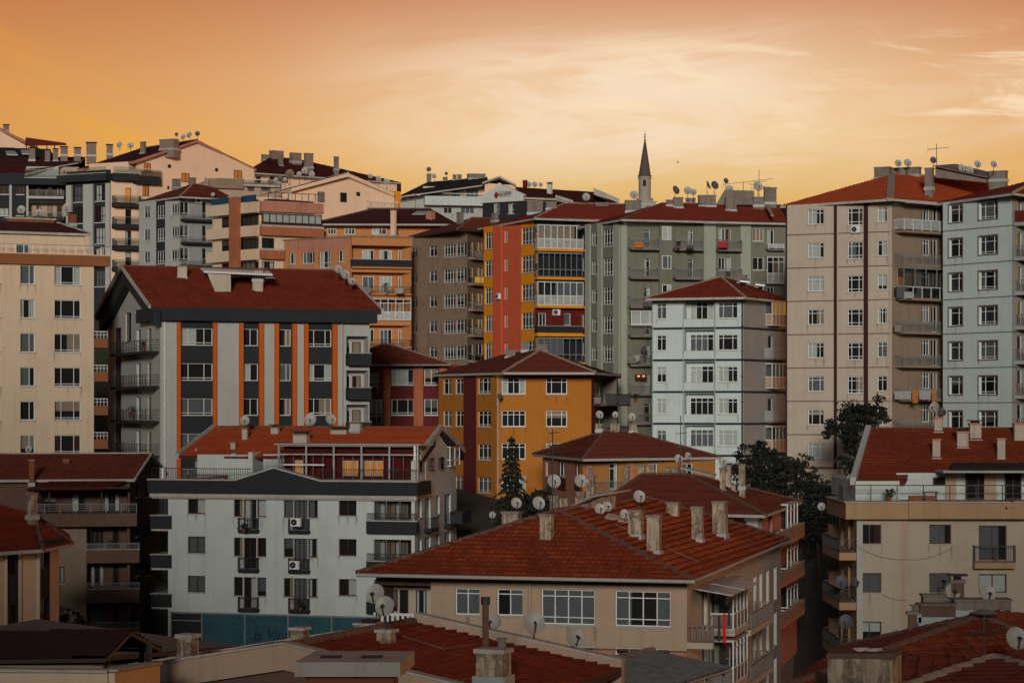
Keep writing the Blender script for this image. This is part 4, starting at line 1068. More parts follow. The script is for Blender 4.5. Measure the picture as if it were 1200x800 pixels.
for x0, x1, yt, yb, st in ((283.5, 290.5, 501, 516.5, 0), (270, 276.5, 517.5, 527, 0), (317, 327.5, 500, 510, 1), (343, 362.5, 508, 521, 1), (387, 409.5, 503, 510, 1), (410, 424, 495.5, 502, 0), (228.8, 231, 525, 528.5, 0)):
    b.chimney(x0, x1, yt, yb, 'stucco2', style=st, ratio=.7, D=None if yb > 505 else 182)
mb = MB()                                   # open gap cut into the roof, with white cheeks
for x0, y0, x1, y1 in ((273, 533.5, 281.5, 526.5), (286.5, 538, 301, 526.5)):
    a, c = P(x0, y0, 178.2), P(x1, y1, 182.5); mb.hexa([a + Vector((-.15, 0, -.8)), a + Vector((.15, 0, -.8)), c + Vector((.15, 0, -.8)), c + Vector((-.15, 0, -.8)), a + Vector((-.15, 0, .12)), a + Vector((.15, 0, .12)), c + Vector((.15, 0, .12)), c + Vector((-.15, 0, .12))], 'white_w')
a = P(281.5, 526, 182.4); c = P(301, 526, 182.4); mb.box((a.x, a.y, a.z - .5), (c.x, c.y + .3, c.z + .1), 'white_w')
mb.hexa([P(281, 536, 179.0), P(287, 537, 178.8), P(299, 528, 182.0), P(283, 528, 182.0)] + [v + Vector((0, 0, .12)) for v in (P(281, 536, 179.0), P(287, 537, 178.8), P(299, 528, 182.0), P(283, 528, 182.0))], 'wood')
obj('roof_terrace_cut', mb, b.roof)
# shopfront of teal glass, one pane with lettering
zg1, zg0 = f.z(300, 720.5), f.z(300, 765)
mb = MB()
xs = [201, 237, 287.5, 338, 389, 437, 480]
f.box(mb, f.u(199), f.u(482), zg1, zg1 + .12, 0, .12, 'grey')
for x in xs: f.box(mb, f.u(x) - .05, f.u(x) + .05, zg0, zg1 - .002, 0, .1, 'grey')
f.box(mb, f.u(201), f.u(237), zg1 - .55, zg1 - .47, 0, .09, 'grey')
sf = obj('shopfront', mb, b.root)
for x0, x1 in zip(xs, xs[1:]): gm = MB(); f.box(gm, f.u(x0) + .05, f.u(x1) - .05, zg0, zg1, .01, .05, 'tealg' if x0 > 201 else 'blacktrim'); obj('window_pane', gm, sf)
def text(s, f, u, z, off, size, m, parent, name='lettering', ext=.01, sx=1.0, shear=0.0):
    c = bpy.data.curves.new(name, 'FONT'); c.body = s; c.size = size; c.extrude = ext; c.shear = shear; c.materials.append(M[m]); o = bpy.data.objects.new(name, c); COL.objects.link(o)
    dg = bpy.context.evaluated_depsgraph_get(); me = bpy.data.meshes.new_from_object(o.evaluated_get(dg)); bpy.data.objects.remove(o)
    o = bpy.data.objects.new(name, me); COL.objects.link(o)
    o.parent = parent; o.location = f.W(u, z, off) - wloc(parent); o.rotation_euler = (R(90), 0, math.atan2(f.d.y, f.d.x)); o.scale = (sx, 1, 1); return o
M['ink'] = plain('blue_ink', (.005, .022, .05), .5)
text('Vira', f, f.u(311), f.z(318, 748.5), .062, 1.05, 'ink', sf, shear=.3)
mb = MB(); c = f.W(f.u(302.5), f.z(302, 745.5), .06)
for k in range(7):
    a = R(-60 + k * 50); d_ = Vector((math.cos(a) * f.d.x, math.cos(a) * f.d.y, math.sin(a))); p_ = Vector((-math.sin(a) * f.d.x, -math.sin(a) * f.d.y, math.cos(a))); mb.face([c + d_ * .04, c + d_ * .22 - p_ * .09, c + d_ * .46, c + d_ * .22 + p_ * .09], 'ink')
obj('flower_emblem', mb, sf)
b.build()
WHITE = b

# ================================================================== big beige house in front, tiled hip roof
b = Bld('apartment_building', 'beige low block with a wide orange-red hip roof and six tall plaster chimneys in front', 'apartment building', [(505, 119), (805, 115), (915, 147)], (700, 675), 'beige', base=-21)
f, g = b.fac[0], b.fac[1]
b.zoneu(0, 0, f.L, b.zb, f.z(600, 756.5), 'salmon'); b.fm[1] = 'pinkbeige'
for ym, rows_ in ((0, 1),):
    b.win(0, 533, 562, 689, 720, nx=2, transom=.2, split=0, cur=('full', 'cur3')); b.win(0, 582, 612.5, 689.5, 721, nx=2, transom=.2, cur=('right', 'cur3'))
    b.win(0, 634, 697, 690.5, 731.5, nx=4, transom=.2, low=.2, cur=('full', 'cur3')); b.win(0, 720.5, 786, 692, 734, nx=4, transom=.2, low=.2, cur=('sides', 'cur3'))
hS = 2.72
for x0, x1, y0, y1, n_ in ((533, 562, 689, 720, 2), (582, 612.5, 689.5, 721, 2), (634, 697, 690.5, 731.5, 4), (720.5, 786, 692, 734, 4)):
    u0, u1, z0, z1 = f.rect(x0, x1, y0, y1); b.winu(0, u0, u1, z0 - hS, z1 - hS, nx=n_, transom=.2, low=.2 if n_ == 4 else 0)
f.box(b.trim, 0, f.L, f.z(600, 757.5), f.z(600, 756), 0, .05, 'brownw')
b.pipe(0, 621.5, 683, 800, 'beige', .09)
# loggia wing at the left end with a white baluster rail
wing = MB(); W0 = -2.9
mb = MB(); zL = f.z(470, 741)
for k in (0, 1):
    z = zL - 2.72 * k
    f.box(mb, W0, 0, z - .25, z - .02, -5, .1, 'conc')
f.box(mb, W0, 0, zL - 6, b.zt, -5.3, -1.8, 'pinkbeige'); f.box(mb, W0, 0, zL + 2.35, b.zt, -1.8, .0, 'brownw'); f.box(mb, W0, W0 + .25, zL - 6, b.zt - .01, -1.8, -.1, 'brownw'); obj('loggia_wing', mb, b.root)
rb = MB(); f.box(rb, W0 - .1, -.05, zL + .85, zL + .97, -.05, .08, 'white'); f.box(rb, W0 - .1, -.05, zL, zL + .08, -.05, .08, 'white')
for j in range(11): u = W0 + .02 + j * .27; f.box(rb, u, u + .13, zL + .08, zL + .85, -.03, .05, 'white')
obj('balustrade', rb, b.root)
for x0, x1, nm in ((450, 466, 'window'), (469, 479, 'door'), (488, 500, 'door')): b.winu(0, f.u(x0, -1.8), f.u(x1, -1.8), zL + (.9 if nm == 'window' else .05), zL + 2.0, frame='brown', nx=2 if nm == 'window' else 1, off=-1.8, hole=False, name=nm)
# right side, from the front corner backwards
zF = g.z(820, 744); sd = 2.72
for k in range(3):
    z = zF - k * sd
    b.winu(1, g.u(822.5), g.u(829), z + .02, z + 2.1, nx=1, name='door', frame='stucco2' if False else 'white', rec=.1); b.winu(1, g.u(831.5), g.u(842), z + .05, z + 2.1, nx=2, transom=.2, name='door')
    b.balc(1, .4, g.u(834, 1.2), z, 1.25, slab=.3, m='pinkbeige', rail='baluster', rm='conc', h=.8)
    b.glaze(1, g.u(843.5), g.u(858), z + .1, z + 2.2, .55, nx=4, low=.05)
    b.glaze(1, g.u(856.5, 1), g.u(873, 1), z - .05, z + 2.15, 1.15, nx=4, low=.36, lowm='conc', transom=.18)
    b.balc(1, g.u(856.5, 1), g.u(873, 1), z - .06, 1.2, slab=.28, m='pinkbeige', rail=None)
    b.balc(1, g.u(877.5, 1.2), g.u(904, 1.2), z - .45, 1.3, slab=.3, m='pinkbeige', rail='baluster', rm='conc', h=.85)
    for x in (882, 889, 897, 906): b.winu(1, g.u(x), g.u(x + 4.2), z - .35, z + 1.65, nx=1, frame='white', name='door', rec=.1)
for x0, x1 in ((836, 850), (851, 868)):     # sheet awnings
    mb = MB(); u0, u1 = g.u(x0, 1), g.u(x1, 1); z = zF + 2.35; mb.hexa([g.W(u0, z - .25, 1.9), g.W(u1, z - .25, 1.9), g.W(u1, z + .05, .02), g.W(u0, z + .05, .02), g.W(u0, z - .2, 1.9), g.W(u1, z - .2, 1.9), g.W(u1, z + .1, .02), g.W(u0, z + .1, .02)], 'sheet'); obj('awning', mb, b.root)
rk = MB(); 
for dz_ in (1.55, 1.75): g.box(rk, g.u(822), g.u(833), zF + dz_, zF + dz_ + .03, 1.2, 1.23, 'grey')
obj('clothes_rail', rk, b.root)
ze = b.zt + .05
E0, E1, E2 = PZ(418, ze, 117.6), PZ(812, ze, 112.9), PZ(925.5, ze, 148.5); E3 = E0 + E2 - E1
A = P(653, 598, 122.5); B_ = P(760, 590, 140.5); B_.z = A.z - .05
b.set_roof([[E0, E1, A], [E1, E2, B_, A], [E2, E3, B_], [E3, E0, A, B_]], 't_near', 'gutter', th=.16, soffit='wood', caps=[(E0, A), (E1, A), (A, B_), (B_, E2)], capm='cap_d', capr=.13, course=.5)
mb = MB()                                   # gutters
for p_, q_ in ((E0, E1), (E1, E2)): mb.tube(p_ + Vector((0, -.1, -.06)), q_ + Vector((.06, -.06, -.06)), .09, 'gutter', n=8)
obj('gutter', mb, b.roof)
HOUSE = b
for x0, x1, yt, yb, rt, D in ((632.5, 649.5, 602, 634.5, .9, None), (758, 776, 603, 646, .85, None), (736, 755, 597, 627, .85, None), (781, 797.5, 588, 618, .8, 137), (810.5, 825.5, 593, 632, .8, None), (835, 854, 587, 626, .9, None),
                       (588, 611.5, 599, 619, .7, 125), (644, 656, 580.5, 603, .8, 127), (657, 667.5, 583.5, 597, .8, 129), (676, 687, 576, 590, .8, 132), (687.5, 697.5, 557, 584, .8, 132), (750, 758, 584, 598, .8, 141)):
    b.chimney(x0, x1, yt, yb, 'stucco', D=D, ratio=rt)
    if x0 == 687.5: c = MB(); p_ = P(692.5, 557, 132.3); c.tube(p_, p_ + Vector((0, 0, .35)), .13, 'conc'); c.tube(p_ + Vector((0, 0, .35)), p_ + Vector((0, 0, .42)), .24, 'sheet', .05); obj('flue', c, b.roof)
mb = MB()                                   # dormer hut with a sloping sheet lid behind the ridge
a0, a1 = P(663, 600, 125.5), P(722, 590, 132)
mb.hexa([P(662, 603, 124.5), P(721, 603, 130.5), P(724, 600, 134), P(665, 602, 128), P(662, 597, 124.5), P(721, 580, 130.5), P(724, 580, 134), P(665, 596, 128)], 'stucco'); obj('dormer', mb, b.roof)
mb = MB(); L_ = [P(655, 600, 124), P(695, 582.5, 128), P(724, 577.5, 131), P(727, 577, 134.5), P(690, 584, 131)]
for a_, b_ in ((L_[0], L_[1]), (L_[1], L_[2])):
    bk = Vector((.9, 3.6, 0)); mb.hexa([a_, b_, b_ + bk, a_ + bk] + [v + Vector((0, 0, .1)) for v in (a_, b_, b_ + bk, a_ + bk)], 'lead')
obj('dormer_lid', mb, b.roof)
mb = MB(); a_, b_ = P(708, 607, 125), P(737, 613.5, 126.5)   # small shed dormer below the dishes
mb.hexa([a_ + Vector((0, 0, -.35)), b_ + Vector((0, 0, -.35)), b_ + Vector((.3, 1.6, -.2)), a_ + Vector((.3, 1.6, -.2)), a_, b_, b_ + Vector((.3, 1.6, .12)), a_ + Vector((.3, 1.6, .12))], 'stucco'); obj('roof_hatch', mb, b.roof)
mb = MB(); mb.hexa([v + Vector((0, -.12, .02)) for v in (a_, b_, b_ + Vector((.3, 1.7, .14)), a_ + Vector((.3, 1.7, .14)))] + [v + Vector((0, -.12, .07)) for v in (a_, b_, b_ + Vector((.3, 1.7, .14)), a_ + Vector((.3, 1.7, .14)))], 'sheet'); obj('hatch_lid', mb, b.roof)
b.build()

# ================================================================== low house with a red wall behind it
b = Bld('apartment_building', 'dark red house with brown hip roof half hidden behind the big beige house', 'apartment building', [(712, 162.5), (893, 160), (934, 179)], (800, 601), 'dkred', base=-20)
f, g = b.fac[0], b.fac[1]; b.fm[1] = 'salmon'
b.zone(0, 875, 888, 598, 800, 'stone'); b.zone(0, 888, 893, 598, 800, 'conc')
b.zone(0, 785, 796, 612, 640, 'salmon'); b.win(0, 852, 860, 608, 620, nx=2); 
for k in range(10): f.box(b.trim, f.u(874.5) - .12 * (k % 2), f.u(887), f.z(880, 601 + k * 5 + 4), f.z(880, 601 + k * 5), .005, .05, 'stone')
for k, z in enumerate(b.rows(1, 920, 624, 45, 3)):
    b.glaze(1, g.u(915), g.u(927), z + .1, z + 2.1, .5, nx=3, transom=.25, low=.1, frame='white'); b.balc(1, g.u(906, 1), g.u(938, 1), z, 1.3, slab=.3, m='salmon', rail='solid', solidm='taupe', h=.7)
    b.winu(1, g.u(900), g.u(905), z + .1, z + 2.0, nx=1, frame='brown', name='door')
ze = b.zt + .05; E0, E1, E2 = PZ(690, ze, 163), PZ(897, ze, 157.5), PZ(940, ze, 181); E3 = E0 + E2 - E1; A = P(806, 556, 170.5); A0 = A + Vector((-3.2, .8, 0))
b.set_roof([[E0, E1, A, A0], [E1, E2, A], [E2, E3, A0, A], [E3, E0, A0]], 't_brown', 'gutter', soffit='wood', caps=[(E1, A), (A, A0), (A, E2), (E0, A0)], capm='cap_d')
for x0, x1, yt, yb, D in ((843.5, 850.5, 548, 574, None), (850, 858, 544, 568, 171), (866, 874, 543, 570, None), (857, 863, 567, 575, None), (781, 797, 547, 562, 171), (758, 768, 544, 560, 174), (730, 738, 546, 575, 174), (748, 756, 545, 570, 174)):
    b.chimney(x0, x1, yt, yb, 'stucco', D=D)
mb = MB(); a_, b_ = P(797, 549, 169), P(835, 558, 171); mb.hexa([a_, b_, b_ + Vector((.5, 2.5, 0)), a_ + Vector((.5, 2.5, 0)), a_ + Vector((0, 0, .1)), b_ + Vector((0, 0, .1)), b_ + Vector((.5, 2.5, .1)), a_ + Vector((.5, 2.5, .1))], 'lead'); obj('roof_sheet', mb, b.roof)
b.build()

# ================================================================== small orange house, brown tiled roof
b = Bld('apartment_building', 'small ochre house with pinkish pilasters under a low tiled hip roof', 'apartment building', [(636, 201), (683, 186), (838, 190.5)], (700, 537), 'dullochre', base=-13)
b.fm[0] = 'salmon'; f, g = b.fac[1], b.fac[0]
b.grid(0, [(639, 643.5, dict(nx=1)), (654.5, 662, dict(nx=2)), (674, 678, dict(nx=1))], 540.5, 558, 41, 3)
b.zone(0, 653, 663, 558, 575, 'maroon'); b.zone(0, 673, 680, 558, 575, 'maroon')
b.win(1, 714, 723.5, 543, 573, nx=1, transom=.2, name='door', sill=False); b.win(1, 759, 770.5, 543, 557, nx=2); b.win(1, 800, 812, 543, 557, nx=2)
b.balc(1, f.u(690), f.u(755), f.z(700, 577), 1.0, rail='bars', rm='grey')
for x in (686, 735): f.box(b.trim, f.u(x), f.u(x) + .5, b.zb, b.zt, 0, .12, 'salmon')
ze = b.zt + .04; E0, E1, E2 = PZ(624, ze, 204), PZ(683, ze, 183.6), PZ(844, ze, 190.5); E3 = E0 + E2 - E1; A = P(708, 505, 199.5); B_ = P(736, 505.5, 199.5)
b.set_roof([[E0, E1, A], [E1, E2, B_, A], [E2, E3, B_], [E3, E0, A, B_]], 't_brown', 'gutter', soffit='wood', caps=[(E1, A), (A, B_), (B_, E2), (A, E0)], capm='cap_d', capr=.09)
for x0, x1, yt, yb in ((715, 726, 496, 507), (737.5, 746, 496, 505), (698, 706, 496, 503)): b.chimney(x0, x1, yt, yb, 'stucco', D=199)
b.build()

# ================================================================== ochre block in the centre
b = Bld('apartment_building', 'ochre block with one maroon stripe and white windows, in the middle', 'apartment building', [(514, 224), (582, 214), (693, 214), (724, 225)], (640, 437), 'ochre', base=ground(215) - 6, depth=11)
b.zone(0, 543, 558, 436, 760, 'maroon'); b.fm[2] = 'maroon'
b.grid(0, [(519, 529, dict(nx=2)), (533.3, 542.6, dict(nx=2)), (559.5, 575, dict(nx=3, low=.15))], 443.5, 461.5, 38.1, 6, ref=545, transom=.25)
b.grid(1, [(588, 615.5, dict(nx=4, split=0)), (640, 664.7, dict(nx=3, split=1))], 443, 461.5, 38.1, 6, ref=640, transom=.25)
b.pipe(1, 583.5, 440, 700)
f = b.fac[2]
for k, z in enumerate(b.rows(2, 708, 473, 38.1, 6)):
    b.hole(2, f.u(697), f.L - .5, z + .02, z + 2.4, 1.3, 'recess', 'conc'); b.balc(2, f.u(695), f.u(724), z, 1.2, rail='bars', h=.9, m='brownw', slab=.2)
    b.winu(2, f.u(703), f.u(710), z + .05, z + 2.0, frame='white', nx=1, off=-1.3, hole=False, name='door'); b.winu(2, f.u(712), f.u(718), z + .7, z + 1.9, frame='white', nx=1, off=-1.3, hole=False)
z_ = b.zt + .03; E0, E1, E2, E3 = PZ(507, z_, 224.5), PZ(590, z_, 211.2), PZ(697, z_, 211.2), PZ(728, z_, 226); A = P(633, 410.5, 219); L_ = P(600, 413, 227); L_.z = A.z; B0, B1 = PZ(508, z_, 236), PZ(728, z_, 237)
b.set_roof([[E0, E1, A, L_], [E1, E2, A], [E2, E3, B1, A], [B1, B0, L_, A], [B0, E0, L_]], 't_brown', 'gutter', soffit='wood', caps=[(E1, A), (E2, A), (A, L_)], capm='cap_l', capr=.13)
for x0, x1, yt, yb in ((592, 604, 410, 418), (611, 619, 400, 410), (629, 641, 403, 411), (665, 675, 498, 0)):
    if yb: b.chimney(x0, x1, yt, yb, 'conc', D=222)
b.build()

# ================================================================== red-brown building left of it
b = Bld('apartment_building', 'terracotta block with maroon window bays under a small hip roof', 'apartment building', [(400, 236), (524, 234)], (480, 427), 'terra', base=ground(235) - 6, depth=12)
f = b.fac[0]
for x0, x1 in ((458, 485), (496.5, 515)): b.zone(0, x0, x1, 426, 640, 'maroon')
b.grid(0, [(458.5, 484.6, dict(nx=3, split=1)), (497, 513, dict(nx=2))], 432.5, 451, 35.2, 5, ref=470, low=.15)
for x0, x1 in ((450, 458), (485.5, 496.5), (515, 524)): b.band(0, x0, x1, 426.5, 640, 'terra', .22, 'pilaster', ref=470)
for k, z in enumerate(b.rows(0, 440, 461, 35.2, 5)):
    b.hole(0, f.u(418), f.u(449.5), z + .02, z + 2.6, 1.2, 'recess', 'terra'); b.balc(0, f.u(418), f.u(449.5), z, .5, slab=.5, rail='bars', m='maroon')
    if k % 2 == 0: b.winu(0, f.u(431), f.u(440), z + .05, z + 1.95, nx=1, low=.4, off=-1.2, hole=False, name='door')
    else: b.glaze(0, f.u(424), f.u(449), z, z + 2.3, .45, nx=4, low=.3)
ze = b.zt + .03; E0, E1 = PZ(388, ze, 234.6), PZ(528, ze, 232.3); E2, E3 = PZ(528, ze, 248), PZ(392, ze, 250); A = P(447, 403.5, 241); B_ = A + Vector((.8, .2, 0))
b.set_roof([[E0, E1, B_, A], [E1, E2, B_], [E2, E3, A, B_], [E3, E0, A]], 't_brown', 'conc', soffit='wood', caps=[(E0, A), (E1, B_)], capm='cap_l', capr=.1)
b.build()

# ================================================================== orange block with terraces
b = Bld('apartment_building', 'weathered orange block with pale pilasters, railed terraces and an attic floor', 'apartment building', [(333, 279), (411, 273), (482, 275)], (411, 277), 'orange', base=ground(275) - 3, depth=12)
f, g = b.fac[1], b.fac[0]; b.fm[0] = 'salmon'
b.zoneu(0, 0, g.L, g.z(380, 294), b.zt, 'salmon')
for x0, x1 in ((333.3, 339), (347.5, 354), (369.5, 374), (388.5, 396), (404.5, 411)): b.band(0, x0, x1, 291.5, 420, 'orange', .15, 'pilaster', ref=375)
b.grid(0, [(339.5, 347, dict(nx=2)), (354.5, 369, dict(nx=3, split=1)), (374.5, 388, dict(nx=3, low=.3, y1=314)), (396.5, 404, dict(nx=2))], 294.5, 308, 31, 4, ref=375)
mb = MB(); g.box(mb, -.15, g.L + .1, b.zt - .1, b.zt + .06, 0, .12, 'conc'); f.box(mb, -.1, f.L + .1, b.zt - .1, b.zt + .07, 0, .5, 'conc'); f.box(mb, 0, f.L, b.zt - 1.0, b.zt - .1, 0, .4, 'orange'); obj('parapet', mb, b.root)
for k, z in enumerate(b.rows(1, 445, 313, 31, 5)):
    b.hole(1, f.u(412), f.L - .1, z + .02, z + 2.4, 1.3, 'recess', 'orange')
    if k == 2: b.glaze(1, f.u(418), f.u(481), z + .0, z + 2.4, .35, nx=7, low=.38, lowm='sheet', transom=.2)
    else: b.balc(1, f.u(411), f.u(481), z, .6, slab=.18, m='orange', rail='solid' if k == 0 else 'bars', solidm='blacktrim', h=.8, rm='black')
    for x0, x1, dn in ((427.5, 441, .5), (448, 462, .05), (470, 478, .05)): b.winu(1, f.u(x0), f.u(x1), z + dn, z + 2.0, nx=2 if dn == .5 else 3, split=0, off=-1.3, hole=False, name='window' if dn == .5 else 'door')
# attic floor set back
A0, A1 = PZ(374, 0, 283), PZ(530, 0, 284); fa = Fac(A0, A1); zq = fa.z(440, 263.5); mb = MB(); fa.box(mb, 0, fa.L, b.zt - .5, zq, -10, 0, 'orange'); at = obj('attic_wall', mb, b.root)
b.fac.append(fa); b.holes.append([]); b.zones.append([])
for x0, x1, nx in ((384, 394, 3), (404, 416, 3), (436, 453, 3)): b.winu(len(b.fac) - 1, fa.u(x0), fa.u(x1), zq - 1.15, zq - .25, nx=nx, transom=.3, off=0.0, hole=False)
b.fac.pop(); b.holes.pop(); b.zones.pop()
E0, E1 = PZ(366, zq, 281.5), PZ(536, zq, 282); E2, E3 = PZ(534, zq, 297), PZ(380, zq, 297); A = P(438, 245, 289.5); B_ = P(505, 245.5, 289.5); B_.z = A.z
b.set_roof([[E0, E1, B_, A], [E1, E2, B_], [E2, E3, A, B_], [E3, E0, A]], 't_dark', 'stone', caps=[(E0, A), (A, B_)], capm='cap_d', capr=.12)
b.chimney(457.5, 464.5, 245.5, 276, 'peach', D=281.6, ratio=.6); b.chimney(499, 510, 247, 259.5, 'salmon', D=284)
mb = MB(); a_ = P(483, 251.5, 286); mb.hexa([a_ + Vector(v) for v in ((0, 0, 0), (1.5, 0, 0), (2, 1.8, .5), (.5, 1.8, .5), (0, 0, .08), (1.5, 0, .08), (2, 1.8, .58), (.5, 1.8, .58))], 'lead'); obj('solar_panel', mb, b.roof)
b.build()

# ================================================================== taupe block
b = Bld('apartment_building', 'grey-brown rendered block with corner bay windows left of the red and yellow one', 'apartment building', [(477.5, 282), (547.6, 271.5), (572, 275)], (533, 272), 'taupe', base=ground(272) - 3, depth=14)
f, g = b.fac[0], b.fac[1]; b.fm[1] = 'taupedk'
b.grid(0, [(478.5, 488.5, dict(nx=3)), (503, 511.7, dict(nx=2)), (520, 533.5, dict(nx=4, low=.18, y1=300.5)), (534.2, 546.8, dict(nx=3, low=.18, y1=300.5))], 285, 298, 30, 6, ref=533, transom=.25)
for k, z in enumerate(b.rows(1, 558, 303, 30, 6)):
    b.balc(1, .15, g.L - .1, z, .9, slab=.2, m='taupe', rail=('baluster', 'glass', 'bars')[k % 3], rm='conc', h=.8)
    b.winu(1, g.u(549), g.u(555), z + .05, z + 1.9, nx=1, name='door'); b.winu(1, g.u(558), g.u(566), z + .6, z + 1.9, nx=2)
z_ = b.zt + .03; E0, E1, E2 = PZ(469.5, z_, 284.5), PZ(536, z_, 269.4), PZ(580, z_, 272.5); A = P(553, 255.5, 281); A2 = A + Vector((3, 1.2, 0)); B1 = PZ(590, z_, 292); B0 = PZ(486, z_, 299)
b.set_roof([[E0, E1, A], [E1, E2, A2, A], [E2, B1, A2], [B1, B0, A, A2], [B0, E0, A]], 't_brown', 'wood', caps=[(E1, A), (A, A2)], capm='cap_d', capr=.12)
b.chimney(535, 543.5, 248.6, 264, 'conc', D=277); b.chimney(576, 584, 250, 258, 'conc', D=275)
b.build()

# ================================================================== red and yellow block
b = Bld('apartment_building', 'vermilion block with yellow spandrels and glazed white balconies', 'apartment building', [(567, 262), (626, 252), (686, 254)], (626, 257.5), 'red', base=ground(255) - 3, depth=14)
f, g = b.fac[1], b.fac[0]; b.fm[1] = 'slate'
for z_ in b.rows(1, 650, 291, 33.1, 6)[3:6:2]: b.zoneu(1, 0, f.L, z_, z_ + 2.6, 'dkred')
b.zoneu(0, 0, g.u(577.3), b.zb, b.zt, 'yellow'); b.zoneu(0, g.u(610.5), g.L, b.zb, b.zt, 'yellow')
b.grid(0, [(568, 577, dict(nx=3)), (611, 625.7, dict(nx=4, low=.2))], 267.5, 287, 33.1, 6, ref=611, transom=.25)
b.grid(0, [(590.5, 594.6, dict(nx=2))], 269.5, 284.5, 33.1, 6, transom=.2, sill=False)
b.pipe(0, 588.5, 262, 470, 'red')
for k, z in enumerate(b.rows(1, 650, 291, 33.1, 6)):
    f.box(b.trim, 0, f.L, z - .35, z - .1, .0, .95, 'yellow')
    if k in (0, 2): b.glaze(1, .05, f.u(680), z - .08, z + 2.35, .9, nx=7, low=.40, lowm='sheet', transom=0, roofm='sheet')
    elif k in (1, 4): b.glaze(1, .05, f.u(679), z - .08, z + 2.4, .9, nx=7 if k == 4 else 8, low=.3, frame='grey', cur=None if k == 1 else 'cur3'); 
    else:
        b.balc(1, .05, f.u(679), z, .95, slab=.1, rail='solid', solidm='blacktrim', m='yellow', h=.7)
        b.winu(1, f.u(628), f.u(640), z + .55, z + 2.1, nx=3, low=.0); b.winu(1, f.u(661), f.u(669), z + .05, z + 2.1, nx=1, low=.4, name='door')
    b.winu(1, f.u(681), f.u(684.8), z + .7, z + 2.0, nx=1)
z_ = b.zt + .04; E0, E1, E2 = PZ(559.5, z_, 264.5), PZ(627, z_, 250), PZ(694, z_, 252.5); A = P(660.5, 238.8, 262); B_ = P(741, 240.3, 263); B_.z = A.z; B1 = PZ(760, z_, 276); B0 = PZ(576, z_, 278)
b.set_roof([[E0, E1, A], [E1, E2, PZ(745, z_, 253.5), B_, A], [PZ(745, z_, 253.5), B1, B_], [B1, B0, A, B_], [B0, E0, A]], 't_red', 'stone', caps=[(E1, A), (A, B_)], capm='cap_l', capr=.1)
for x0, x1, yt, yb in ((618, 636, 236, 249), (640, 652, 236, 244), (698, 713, 237, 245)): b.chimney(x0, x1, yt, yb, 'conc', D=258 if x0 < 690 else 261, ratio=.6)
b.build()

# ================================================================== sage green block
b = Bld('apartment_building', 'sage green block with rows of small railed balconies below the minaret', 'apartment building', [(687, 247.5), (727, 242), (921, 246)], (727, 259), 'sagedk', base=ground(245) - 3, depth=14)
f, g = b.fac[1], b.fac[0]
for x0, x1 in ((687.3, 692.5), (701.5, 706.5), (720.5, 727)): b.band(0, x0, x1, 259, 560, 'sage', .2, 'pilaster', ref=722)
for x0, x1 in ((727, 734), (824, 838), (867, 879)): b.band(1, x0, x1, 259.5, 560, 'sage', .25, 'pilaster', ref=730)
b.band(1, 772, 787, 259.5, 560, 'sagedk', .3, 'bay', ref=730)
b.grid(0, [(693, 701, dict(nx=3)), (707, 720, dict(nx=4, low=.2, y0=267.5, y1=288))], 269, 285, 34, 7, ref=722, transom=.25)
for k, z in enumerate(b.rows(1, 750, 291, 34, 7)):
    b.balc(1, f.u(736), f.u(769), z, 1.1, rail='bars', m='conc', rm='grey', slab=.22); b.winu(1, f.u(755), f.u(762), z + .03, z + 1.95, nx=1, low=.35, transom=.15, name='door')
    if k > 2: b.glaze(1, f.u(736), f.u(769), z + 1.0, z + 2.4, 1.1, nx=3, low=.05) if k == 3 else None
    b.balc(1, f.u(788), f.u(821), z, 1.1, rail='bars', m='conc', rm='grey', slab=.22); b.winu(1, f.u(806), f.u(812), z + .03, z + 1.95, nx=1, low=.35, transom=.15, name='door')
    b.winu(1, f.u(774.7), f.u(785.5), z + .85, z + 2.2, nx=2, split=3, off=.3, hole=False)
    b.balc(1, f.u(838.5), f.u(866), z, 1.1, rail='bars', m='conc', rm='grey', slab=.22); b.winu(1, f.u(851), f.u(857), z + .03, z + 2.15, nx=1, low=.35, name='door'); b.winu(1, f.u(842), f.u(850), z + .8, z + 2.15, nx=2)
    b.winu(1, f.u(882), f.u(895), z + .9, z + 2.2, nx=2 if k else 3, cur=('full', 'cur2') if k == 0 else 'rand')
    if k % 2 == 0: b.balc(1, f.u(897), f.u(916), z + .1, .8, rail='panel', rm='white', slab=.15, h=.5)
    else: b.glaze(1, f.u(896), f.u(916), z - .5, z + 2.2, .8, nx=3, low=.38, lowm='sheet', transom=.2)
    b.winu(1, f.u(899), f.u(914) if k % 2 else f.u(907), z + .1, z + 2.1, nx=2, name='door')
z_ = b.zt + .04; E0, E1, E2 = PZ(676.5, z_, 250.5), PZ(728, z_, 240), PZ(935, z_, 245.5); A = P(776, 238.5, 250.5); B_ = P(915, 238.5, 253); B_.z = A.z; B1 = PZ(935, z_, 263); B0 = PZ(690, z_, 266)
b.set_roof([[E0, E1, A], [E1, E2, B_, A], [E2, B1, B_], [B1, B0, A, B_], [B0, E0, A]], 't_red', 'stone', caps=[(E1, A), (A, B_)], capm='cap_d', capr=.1)
SAGE = b
for x0, x1, yt, yb, rt in ((789.5, 800.5, 231, 242.5, .8), (804, 815, 232, 237.5, .8), (819, 839, 228.5, 241, .7), (850.5, 863, 231, 246, .8), (883, 895, 230.5, 240, .8), (896, 910, 219.5, 237, .8), (733, 751, 234.5, 247, .8), (781, 789, 234, 240, .6)):
    b.chimney(x0, x1, yt, yb, 'conc', D=min(b.hit((x0 + x1) / 2, yb), 250.4) if yb > 239 else 251.5, ratio=rt)
